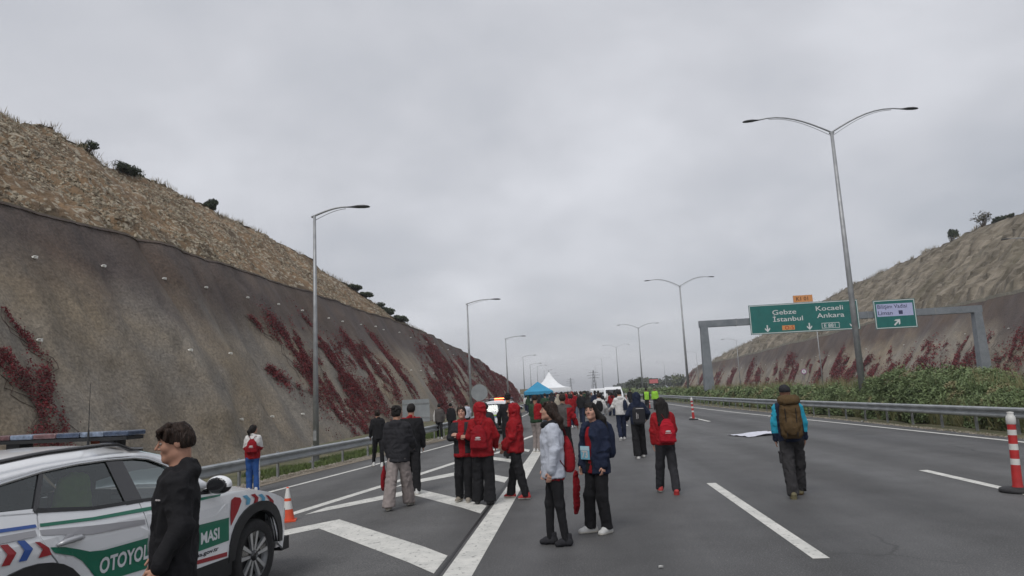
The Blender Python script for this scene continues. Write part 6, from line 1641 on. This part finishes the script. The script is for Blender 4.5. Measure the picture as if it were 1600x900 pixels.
# --- 7 red hooded with drawstring bag, from behind
p7 = person('person in red hood and flared trousers seen from behind with a red bag', -1.68, 12.25, -3, 1.69, 'mid', True, (5, 0),
    dict(L=((.26, .20, -1), (-.35, .75, -.25)), R=((.30, .20, -1), (-.10, .50, -.55))), dict(L=(.10, .03, 0, 5), R=(.125, -.05, 0, 14)),
    dict(mats=[REDJ], hood='up', hem=.83, wide=1.12, flare=1.1, fold=.011), dict(mats=[BLK], cut='wide'), sh_b, dict(style='none', mat=HBLK, face=False), .011, 1)
gymsack('red drawstring bag with white print on the red hooded person seen from behind', p7, .135, .40, 1.36, REDD)
# --- 8 red hooded profile
p8 = person('woman in a bright red hooded raincoat in profile, red canvas shoes', -1.13, 12.72, 84, 1.64, 'light', True, (8, 2),
    dict(L=((.14, .05, -1), (-.12, .60, -.75)), R=((.1, .22, -1), (-.05, .75, -.55))), dict(L=(.10, -.16, 0, 4), R=(.11, .14, 0, 6)),
    dict(mats=[REDJ], hood='up', hem=.86, wide=1.10, flare=1.08, fold=.011), dict(mats=[BLK], cut='straight', fold=.009), sh_r, dict(style='none', mat=HBLK), .011, 2)
# --- 9 white jacket girl
p9 = person('young woman in a pale grey jacket and black leggings looking left', -.33, 8.82, 98, 1.71, 'light', True, (-6, 4),
    dict(L=((.13, -.02, -1), (-.06, .24, -1)), R=((.12, .05, -1), (-.1, .30, -1))), dict(L=(.075, -.09, 0, 6), R=(.085, .075, 0, 10)),
    dict(mats=[WHT], hood='down', hem=.82, wide=1.08, flare=1.06, fold=.008, fsize=.085), dict(mats=[BLK], cut='skin', hem=.0, fold=.003), dict(upper=BLK2, solem=BLK2, boot=1, big=1.0), dict(style='wavy', mat=HBRN, bangs=1), .0095, 2, scarf=BLK)
gymsack('red drawstring bag with a white print carried by the young woman in the pale jacket', p9, .14, .42, 1.30, REDD, True, None, .03, .05, 1)
F = Field((-.2, -.18, .70), (.2, .18, .9), .012); F.loft([(.765, .15, .115, 0, -.01), (.86, .145, .11, 0, 0)], .01); V, Q = F.mesh(); V = folds(V, Q, .007, .06, 5); link('shirt_hem', me_from('shirt_hem', V, Q, [REDD], None, True), p9[0])
# --- 10 navy jacket girl
def bibfn(c): return np.zeros(len(c), int)
p10 = person('young woman in open navy jacket, red shirt and race number, white trainers', .19, 9.50, 132, 1.66, 'light', True, (26, 3),
    dict(L=((.12, -.05, -1), (.0, .22, -1)), R=((.14, .05, -1), (-.02, .30, -1))), dict(L=(.10, -.04, 0, 10), R=(.10, .06, 0, 22)),
    dict(mats=[NAVY], hem=.80, wide=1.10, flare=1.10, fold=.011, fsize=.09, hood='down', open=.03, inner=REDJ, inhem=.80), dict(mats=[BLK], cut='straight'), sh_w, dict(style='wavy', mat=HBLK, bangs=1), .0095, 2, hands=('grip', 'relax'))
bib = held('race_number', 'pale blue paper race number 73 pinned to the red shirt of the woman in navy', 'race number', p10, .035, .132, 1.02)
m = MB(); m.box((0, 0, 0), (.17, .004, .17)); m.build('paper', mat('bib_blue', (.16, .42, .55), .7), bib); m = MB(); m.box((0, .004, .055), (.17, .003, .05)); m.build('header', mat('bib_pale', (.40, .58, .66), .7), bib)
v, f = text_geo('73', .12, 'CENTER', .004); link('lettering', me_from('lettering', [(-a, .006, b - .025) for a, b in v], f, [PRW]), bib)
b10 = held('cloth_bag', 'limp red cloth bag hanging from the hand of the woman in navy', 'bag', p10, .30, .08, .22)
F = Field((-.08, -.12, -.06), (.08, .12, .62), .009); F.loft([(0, .012, .025, .01, .03), (.1, .028, .045, 0, .015), (.35, .032, .05, 0, 0), (.5, .022, .035, 0, 0), (.56, .012, .018, 0, 0)], .01); V, Q = F.mesh(); V = folds(V, Q, .008, .05, 14); link('pouch', me_from('pouch', V, Q, [REDD], None, True), b10)
bp = held('backpack', 'dark navy backpack on the back of the woman in the navy jacket', 'backpack', p10, 0, -.215, .98)
F = Field((-.2, -.16, -.1), (.2, .14, .5), .012); F.loft([(-.05, .10, .06, 0, 0), (0, .135, .085, 0, 0), (.25, .14, .08, 0, 0), (.38, .11, .06, 0, .01), (.42, .05, .03, 0, .02)], .02, p=2.8); V, Q = F.mesh(); V = folds(V, Q, .006, .1, 2); link('pouch', me_from('pouch', V, Q, [NAVY], None, True), bp)
m = MB(); m.tube([(0, .0, .40), (0, .02, .44), (0, .05, .40)], .008, 5); m.build('strap', BLK, bp)
# --- 11 long-haired girl walking away
p11 = person('girl with long dark hair in a red jacket walking away with a red bag', 1.47, 12.75, 4, 1.63, 'light', True, (0, -2),
    dict(L=((.14, -.05, -1), (.03, .12, -1)), R=((.10, .15, -1), (-.25, .6, -.6))), dict(L=(.10, .16, 0, 4), R=(.11, -.20, .035, 8, -28)),
    dict(mats=[REDJ], hem=.89, wide=1.08, fold=.010), dict(mats=[BLK2], cut='straight'), dict(upper=SR, solem=SSOLE, sole=.035, toe=1, toem=SB), dict(style='long', mat=HBLK, len=.36, face=False), .011, 1)
gymsack('shiny red drawstring bag with white print on the long-haired girl walking away', p11, .13, .40, 1.33, cloth('fabric_bright_red', (.36, .013, .025)), True, None, .045)
# --- 12 navy hood with backpack
p12 = person('person in navy hood and wide black trousers walking away with a dark backpack', 1.60, 19.3, 3, 1.70, 'mid', True, (0, 0),
    dict(L=((.35, .1, -1), (.0, .8, -.5)), R=((.55, .1, -1), (.0, .7, -.5))), dict(L=(.09, -.12, 0, 5, -10), R=(.10, .18, 0, 5)),
    dict(mats=[NAVY], hem=.90, wide=1.1, hood='up'), dict(mats=[BLK], cut='wide'), sh_w, dict(style='none', mat=HBLK, face=False), .016, 1)
b12 = held('backpack', 'dark backpack with thin pale vertical marks on the person in the navy hood', 'backpack', p12, 0, -.20, .90)
F = Field((-.22, -.16, -.1), (.22, .14, .55), .014); F.loft([(-.02, .13, .07, 0, 0), (.03, .165, .09, 0, 0), (.34, .165, .085, 0, 0), (.42, .13, .06, 0, .01)], .02, p=3); V, Q = F.mesh(); link('pouch', me_from('pouch', V, Q, [BLK2], None, True), b12)
m = MB(); m.box((-.07, -.095, .20), (.012, .01, .16)); m.box((-.035, -.095, .19), (.01, .01, .12)); m.box((.02, -.09, .385), (.20, .01, .014)); m.build('strap', PRW, b12)
# --- 13 white hoodie person
p13 = person('person in a white hoodie and navy trousers walking away, bag on one shoulder', 1.55, 26.2, 5, 1.78, 'mid', False, (10, -10),
    dict(L=((.35, .1, -1), (.3, .8, -.4)), R=((.6, .1, -1), (.1, .6, -.5))), dict(L=(.09, -.28, .10, 5, -45), R=(.10, .14, 0, 5)),
    dict(mats=[WHT2], hem=.88, wide=1.08, hood='down'), dict(mats=[NAVY], cut='straight'), sh_w, dict(style='short', mat=HBLK), .018, 1)
b13 = held('shoulder_bag', 'small navy bag on the right shoulder of the person in the white hoodie', 'bag', p13, .17, -.17, 1.05)
F = Field((-.13, -.13, -.1), (.13, .13, .45), .015); F.loft([(0, .075, .05, 0, 0), (.2, .085, .055, 0, 0), (.36, .05, .04, 0, .02)], .02); V, Q = F.mesh(); link('pouch', me_from('pouch', V, Q, [NAVY], None, True), b13)
m = MB(); m.tube([(0, .02, .34), (.0, .12, .42), (0, .22, .36)], .012, 5); m.build('strap', NAVY, b13)
# --- 14 white hoodie with black backpack
p14 = person('person in a pale hoodie and light grey jeans walking away with a black backpack', .88, 28.2, 3, 1.70, 'mid', False, (15, 0),
    dict(L=((.2, .05, -1), (.0, .3, -1)), R=((.3, .1, -1), (.1, .5, -.8))), dict(L=(.09, -.15, 0, 5), R=(.10, .2, 0, 5)),
    dict(mats=[WHT2], hem=.90, wide=1.08, hood='down'), dict(mats=[JEAN], cut='straight'), sh_w, dict(style='short', mat=HBRN), .018, 1)
b14 = held('backpack', 'black oval backpack on the person in the pale hoodie and jeans', 'backpack', p14, -.02, -.20, 1.0)
F = Field((-.2, -.16, -.1), (.2, .14, .5), .015); F.loft([(-.02, .09, .06, 0, 0), (.08, .14, .085, 0, 0), (.28, .135, .085, 0, 0), (.40, .07, .05, 0, .01)], .02); V, Q = F.mesh(); link('pouch', me_from('pouch', V, Q, [BLK], None, True), b14)
# --- 15 hiker
def hik(c):
    m_ = np.zeros(len(c), int); m_[(np.abs(c[:, 0]) > .185) & (c[:, 2] > 1.0)] = 1; return m_
p15 = person('hiker in black beanie and sky-blue sleeves walking away with a brown rucksack', 3.38, 11.95, -12, 1.74, 'tan', False, (0, 0),
    dict(L=((.13, -.08, -1), (.05, .12, -1)), R=((.12, .06, -1), (.02, .25, -1))), dict(L=(.055, -.30, .03, 8, -24), R=(.095, .16, 0, 8)),
    dict(mats=[NAVY, LBL], fn=hik, hem=.86, wide=1.06), dict(mats=[DKG], cut='loose', fold=.012), sh_k, dict(style='beanie', mat=BLK2, face=False), .011, 1)
for sd in (-1, 1):
    hip_, knee_ = p15[1]['G']['R' if sd > 0 else 'L'][:2]; cpos = Vector(hip_ * .28 + knee_ * .72)
    m = MB(); m.box((0, 0, 0), (.045, .13, .17)); m.box((sd * .010, 0, .085), (.045, .14, .04)); o = m.build('cargo_pocket', DKG, p15[0], False, (cpos.x + sd * .088, cpos.y, cpos.z)); bv = o.modifiers.new('b', 'BEVEL'); bv.width = .012
b15 = held('rucksack', 'large brown rucksack with a top lid carried by the hiker', 'rucksack', p15, .03, -.245, .92)
F = Field((-.24, -.22, -.1), (.24, .18, .75), .011); F.loft([(0, .12, .085, 0, 0), (.05, .155, .115, 0, 0), (.28, .165, .12, 0, 0), (.46, .15, .105, 0, 0), (.52, .14, .09, 0, .01)], .02, p=3); F.ell((0, -.125, .18), (.11, .05, .13), .03); V, Q = F.mesh(); V = folds(V, Q, .007, .09, 6); link('pouch', me_from('pouch', V, Q, [BRN], None, True), b15)
F = Field((-.24, -.22, .40), (.24, .2, .75), .011); F.ell((0, -.005, .575), (.155, .125, .085), .02); F.cone((-.09, .03, .60), (.09, .03, .60), .07, .07, .04); V, Q = F.mesh(); V = folds(V, Q, .007, .08, 8); link('lid', me_from('lid', V, Q, [BRN], None, True), b15)
m = MB()
for sx in (-1, 1):
    m = MB(); m.tube([(sx * .075, .08, .50), (sx * .09, .17, .56), (sx * .12, .30, .50), (sx * .14, .33, .36)], .02, 6); m.build('shoulder_strap', BLK, b15, True)
    m = MB(); m.tube([(sx * .075, -.135, .02), (sx * .078, -.15, .25), (sx * .08, -.14, .47)], .007, 5); m.build('compression_strap', BLK, b15)
    m = MB(); m.tube([(sx * .165, 0, .30), (sx * .172, -.04, .05), (sx * .14, .04, .02)], .009, 5); m.build('side_strap', BLK, b15)
# --- 16 grey and red jacket man, 17 green jacket man
def greyred(c): return ((c[:, 0] > .115) & (c[:, 2] < 1.40)).astype(int)
p16 = person('man in a grey jacket with a red side standing with his back turned', -.36, 18.6, -3, 1.76, 'tan', False, (0, 0), dict(L=((.2, .1, -1), (.0, .5, -.8)), R=((.35, .1, -1), (.25, .35, -.8))), dict(L=(.12, -.02, 0, 8), R=(.16, .08, 0, 12, 0)),
    dict(mats=[GRY, REDJ], fn=greyred, hem=.92, wide=1.08), dict(mats=[BLK], cut='straight'), sh_w, dict(style='short', mat=HBRN, face=False), .014, 1)
p17 = person('man in a dark green jacket and grey trousers half hidden behind the pale-jacketed woman', -1.32, 22.5, -35, 1.76, 'tan', False, (20, -8), dict(L=((.12, .1, -1), (-.2, .8, -.3)), R=((.15, .1, -1), (-.2, .8, -.3))), None,
    dict(mats=[GRN, REDJ], hem=.90, wide=1.08, fn=lambda c: ((c[:, 0] > .03) & (c[:, 2] > 1.0) & (c[:, 1] < .02)).astype(int)), dict(mats=[GRP], cut='straight'), sh_w, dict(style='short', mat=HBRN, face=False), .016, 1)
# --- dark figures near the rail and around the van
p18 = person('left one of two dark figures walking along the left guard rail', -6.72, 34.5, 5, 1.72, 'mid', False, (0, 0), None, dict(L=(.1, .2, 0, 5), R=(.1, -.15, 0, 5)), dict(mats=[GRY, WHT2], hem=.84, fn=lambda c: (c[:, 0] < -.2).astype(int)), dict(mats=[BLK], cut='slim'), sh_w, dict(style='short', mat=HBLK, face=False), .022, 0, 'pair walking by the rail', zg=zg_at(-6.72))
p19 = person('right one of two dark figures walking along the left guard rail', -6.35, 35.6, -4, 1.70, 'mid', True, (0, 0), None, dict(L=(.1, -.2, 0, 5), R=(.1, .15, 0, 5)), dict(mats=[BLK], hem=.84), dict(mats=[BLK], cut='slim'), sh_b, dict(style='short', mat=HBLK, face=False), .022, 0, 'pair walking by the rail', zg=zg_at(-6.35))
p20 = person('person in a pale jacket by the rail, seen left of the woman with crossed arms', -5.9, 38, 10, 1.68, 'mid', True, (0, 0), None, None, dict(mats=[WHT], hem=.86), dict(mats=[DKG], cut='slim'), sh_w, dict(style='short', mat=HBRN, face=False), .022, 0, zg=zg_at(-5.9))
p21 = person('person in a black coat just right of the red hooded jacket seen from behind', -2.46, 19.0, 30, 1.62, 'mid', False, (0, 0), None, None, dict(mats=[BLK2], hem=.78, wide=1.1), dict(mats=[BLK], cut='straight'), sh_b, dict(style='short', mat=HBLK, face=False), .018, 0)
p22 = person('tall broad person in black standing between the patrol car and the hooded raincoat', -1.98, 20.6, 0, 1.84, 'mid', False, (0, 0), dict(L=((.3, .1, -1), (.0, .4, -.8)), R=((.3, .1, -1), (.0, .4, -.8))), None, dict(mats=[BLK], hem=.78, wide=1.02), dict(mats=[BLK], cut='wide'), sh_b, dict(style='curly', mat=HBLK, face=False), .018, 0)
# --- officers in high-visibility vests
for i, (x, y, lb) in enumerate([(5.55, 57.5, 'officer in a lime safety vest and dark trousers near the right lane'), (6.30, 58.3, 'right officer in a full lime jacket near the right lane')]):
    person(lb, x, y, 170 if i else 5, 1.76, 'tan', False, (0, 0), None, None, dict(mats=[HIV, BLK], hem=.86, wide=1.1, fn=(lambda c: (np.abs(c[:, 0]) > .185).astype(int)) if not i else None) if not i else dict(mats=[HIV], hem=.86, wide=1.12), dict(mats=[BLK2], cut='straight'), sh_b, dict(style='short', mat=HBLK, face=False), .026, 0, 'officers in lime high-visibility tops')

# --- the crowd: prototypes with shared meshes, colours on the objects
def crowd_proto(k):
    rr = random.Random(k); st = ['short', 'long', 'short', 'pony', 'none', 'short', 'long', 'none'][k]
    p, info = person('crowd prototype', 0, -60 - k, 0, 1.70, 'mid', k % 2 == 1, (rr.uniform(-30, 30), 0), dict(L=((.15 + .1 * (k % 3), rr.uniform(-.2, .3), -1), (0, rr.uniform(.1, .9), -.8)), R=((.15, rr.uniform(-.2, .3), -1), (0, rr.uniform(.1, .9), -.8))),
        dict(L=(.09, .16 * (-1) ** k, 0, 5), R=(.1, -.14 * (-1) ** k, 0, 5)), dict(mats=[BLK], hem=.84, wide=1.08, hood='up' if st == 'none' else ('down' if k % 3 == 0 else None)), dict(mats=[BLK], cut=['straight', 'slim', 'wide', 'straight'][k % 4]), sh_b,
        dict(style=st, mat=HBLK, face=False, len=.3), .03, 0)
    parts = list(p.children); V = []; Q = []; mi = []; o = 0
    kinds = {'body': 0, 'jacket': 1, 'trousers': 2, 'shoe': 3, 'hair': 4, 'hat': 4}
    for c in parts:
        me = c.data; n = len(me.vertices); a = np.empty(n * 3); me.vertices.foreach_get('co', a); q = np.empty(len(me.loops), int); me.loops.foreach_get('vertex_index', q)
        V.append(a.reshape(-1, 3)); Q.append(q.reshape(-1, 4) + o); o += n; mi.append(np.full(len(me.polygons), kinds[c.name.split('.')[0]]))
    me = me_from('person', np.concatenate(V), np.concatenate(Q), [MATS['skin_mid'], BLK, BLK, SB, HBLK], np.concatenate(mi), True)
    for c in parts: bpy.data.objects.remove(c)
    bpy.data.objects.remove(p); return me
PROT = [crowd_proto(k) for k in range(8)]
JK = [('red', REDJ), ('black', BLK), ('dark grey', DKG), ('navy', NAVY), ('white', WHT2), ('grey', GRY), ('dark green', GRN), ('dark red', REDD), ('black', BLK2), ('beige', BEI)]
def crowd_person(x, y, face, h, k, jc, tm, label=None, group=None):
    o = link('person', PROT[k], None, (x, y, zg_at(x)), (0, 0, R(face))); o.scale = (h / 1.70,) * 3
    for i, m_ in ((1, JK[jc][1]), (2, tm)): o.material_slots[i].link = 'OBJECT'; o.material_slots[i].material = m_
    o.material_slots[3].link = 'OBJECT'; o.material_slots[3].material = SW if (k + jc) % 2 else SB
    c_ = JK[jc][0]
    sty = ['short hair', 'long hair', 'short hair', 'tied hair', 'hood up', 'short hair', 'long hair', 'hood up'][k]
    dep = 'near' if y < 75 else ('middle' if y < 105 else 'far'); sid = 'left' if x < -2.2 else ('centre' if x < 1.2 else 'right')
    tag(o, label or f'person in a {c_} top with {sty} in the {dep} {sid} of the crowd', 'person', group or f'crowd people in {c_} tops'); return o
rd = random.Random(77)
near = [(-.25, 36, 0, 'red'), (-.62, 44, 0, 'red'), (-.10, 46.5, 7, 'red'), (.25, 40, 1, 'b'), (-1.9, 43, 6, 'g'), (-3.0, 50, 1, 'b'), (.75, 48, 2, 'b'), (1.6, 52, 1, 'b'), (1.15, 44, 3, 'b'), (-1.3, 50, 9, 'w'), (2.7, 60, 4, 'b'), (3.0, 56, 1, 'b'), (2.4, 50, 0, 'b'), (-2.1, 58, 5, 'b'), (4.6, 62, 1, 'b'), (3.9, 66, 4, 'b')]
nl = ['person in red just behind the woman in navy, nearest red jacket of the crowd', 'person in a red top right of the grey-jacketed man, at the crowd edge', 'person in dark red farther back beside the red tops at the crowd edge', 'person in black at the front edge of the crowd above the navy jacket',
      'person in dark green in front of the blue canopy tent', 'person in black at the left end of the blue canopy tent', 'person in dark grey left of the pale hoodie with backpack', 'person in black directly left of the white hoodie', 'person in navy between the two white hoodies, farther back', 'person in beige between the white tent and the grey-jacketed man',
      'person in white beside the white van', 'person in black beside the white van', 'person in red in front of the white van', 'person in grey under the white pagoda tent edge', 'person in black left of the two officers', 'person in white left of the officers, farther back']
for (x, y, jc, _), lb in zip(near, nl): crowd_person(x, y, rd.uniform(-25, 25), rd.uniform(1.62, 1.80), rd.randrange(8), jc, rd.choice([BLK, NAVY, JEAN, DKG]), lb, 'people at the near edge of the crowd')
placed = [(x, y) for x, y, _, _ in near]
cnt = 0
while cnt < 170:
    y = 52 + 95 * rd.random() ** 1.15; x = rd.uniform(-5.4, 4.6 if y > 70 else 2.2)
    if y < 66 and x < -2.5: continue
    if 75.5 < y < 80 and -6 < x < -2.3: continue
    if 74 < y < 84 and 1.2 < x < 6: continue
    if any(abs(x - a) < .55 and abs(y - b) < .6 for a, b in placed): continue
    placed.append((x, y)); cnt += 1
    crowd_person(x, y, rd.choice([rd.uniform(-40, 40), rd.uniform(140, 220), rd.uniform(-40, 40)]), rd.uniform(1.58, 1.82), rd.randrange(8), rd.choice([0, 1, 1, 1, 2, 2, 3, 3, 4, 5, 6, 7, 8, 8, 9, 2]), rd.choice([BLK, BLK, NAVY, JEAN, DKG]))

# white vans in the crowd
def van(label, x, y, rz, L_=5.2, W_=2.0, H_=2.25):
    root = thing('delivery_van', label, 'van', (x, y, 0), R(rz)); wp = CPAINT
    prof = [(-L_ / 2, .35), (-L_ / 2, H_ - .12), (-L_ / 2 + .12, H_), (L_ * .16, H_), (L_ * .20, H_ - .05), (L_ * .36, 1.35), (L_ * .47, 1.12), (L_ / 2, .95), (L_ / 2, .35)]
    m = MB(); n = len(prof)
    V = []
    for sd in (-1, 1):
        for a, z in prof: V.append((sd * (W_ / 2 - (.12 if z > 1.4 else 0)), -a, z))
    m.add(V, [tuple(range(n)), tuple(range(n, 2 * n))[::-1]] + [(i, (i + 1) % n, n + (i + 1) % n, n + i) for i in range(n)]); o = m.build('body', wp, root); b = o.modifiers.new('b', 'BEVEL'); b.width = .06; b.segments = 2
    f0, f1 = Vector((0, -L_ * .205, H_ - .12)), Vector((0, -L_ * .355, 1.40)); m = MB(); w = W_ / 2 - .2
    m.add([(-w, f0.y - .03, f0.z), (w, f0.y - .03, f0.z), (w + .03, f1.y - .03, f1.z), (-w - .03, f1.y - .03, f1.z)], [(0, 1, 2, 3)]); m.build('windscreen', CGLOSS, root)
    for sd in (-1, 1):
        m = MB(); X = sd * (W_ / 2 - .115 + .012); m.add([(X, -L_ * .05, H_ - .25), (X, -L_ * .19, H_ - .27), (X, -L_ * .32, 1.45), (X, -L_ * .05, 1.42)], [(0, 1, 2, 3)]); m.build('window', CGLOSS, root)
        m = MB(); m.box((sd * .68, -L_ / 2 - .01, .85), (.36, .06, .2)); m.build('headlight', MATS['lamp_glass'], root)
        m = MB(); m.box((sd * (W_ / 2 + .12), -L_ * .30, 1.45), (.14, .1, .28)); m.build('mirror', CBLK, root)
        for a in (-.31, .30):
            m = MB(); m.lathe([(.0001, -.1), (.2, -.1), (.34, -.09), (.34, .09), (.2, .1), (.0001, .1)], 20, 'X', (sd * (W_ / 2 - .12), a * L_, .34)); m.build('wheel', TYRE, root, True)
    m = MB(); m.box((0, -L_ / 2 - .03, .5), (W_ * .96, .08, .24)); m.build('bumper', CBLK, root); m = MB(); m.box((0, -L_ / 2 - .02, .85), (.8, .04, .16)); m.build('grille', CBLK, root)
    return root
van('white van parked facing the camera in the crowd left of the officers', 4.0, 79, 0, 5.2, 2.0, 2.08)
van('white box van half hidden behind people, left of the other white van', 2.35, 80.5, 180, 4.6, 1.8, 1.98)

# ------------------------------------------------------------------ damp air
hz = bpy.data.meshes.new('haze'); bmh = bmesh.new(); bmesh.ops.create_cube(bmh, size=1.0)
for v in bmh.verts: v.co = Vector((v.co.x * 5000, v.co.y * 6200 + 2900, -1.8 + (v.co.z + .5) * 62))
bmh.to_mesh(hz); bmh.free()
hm = bpy.data.materials.new('haze'); hm.use_nodes = True; t = hm.node_tree; t.nodes.clear()
o_ = N(t, 'ShaderNodeOutputMaterial'); pv = N(t, 'ShaderNodeVolumePrincipled'); pv.inputs['Color'].default_value = (.86, .88, .92, 1); pv.inputs['Density'].default_value = .0005
t.links.new(pv.outputs[0], o_.inputs['Volume']); hz.materials.append(hm)
tag(link('haze', hz), kind='stuff')
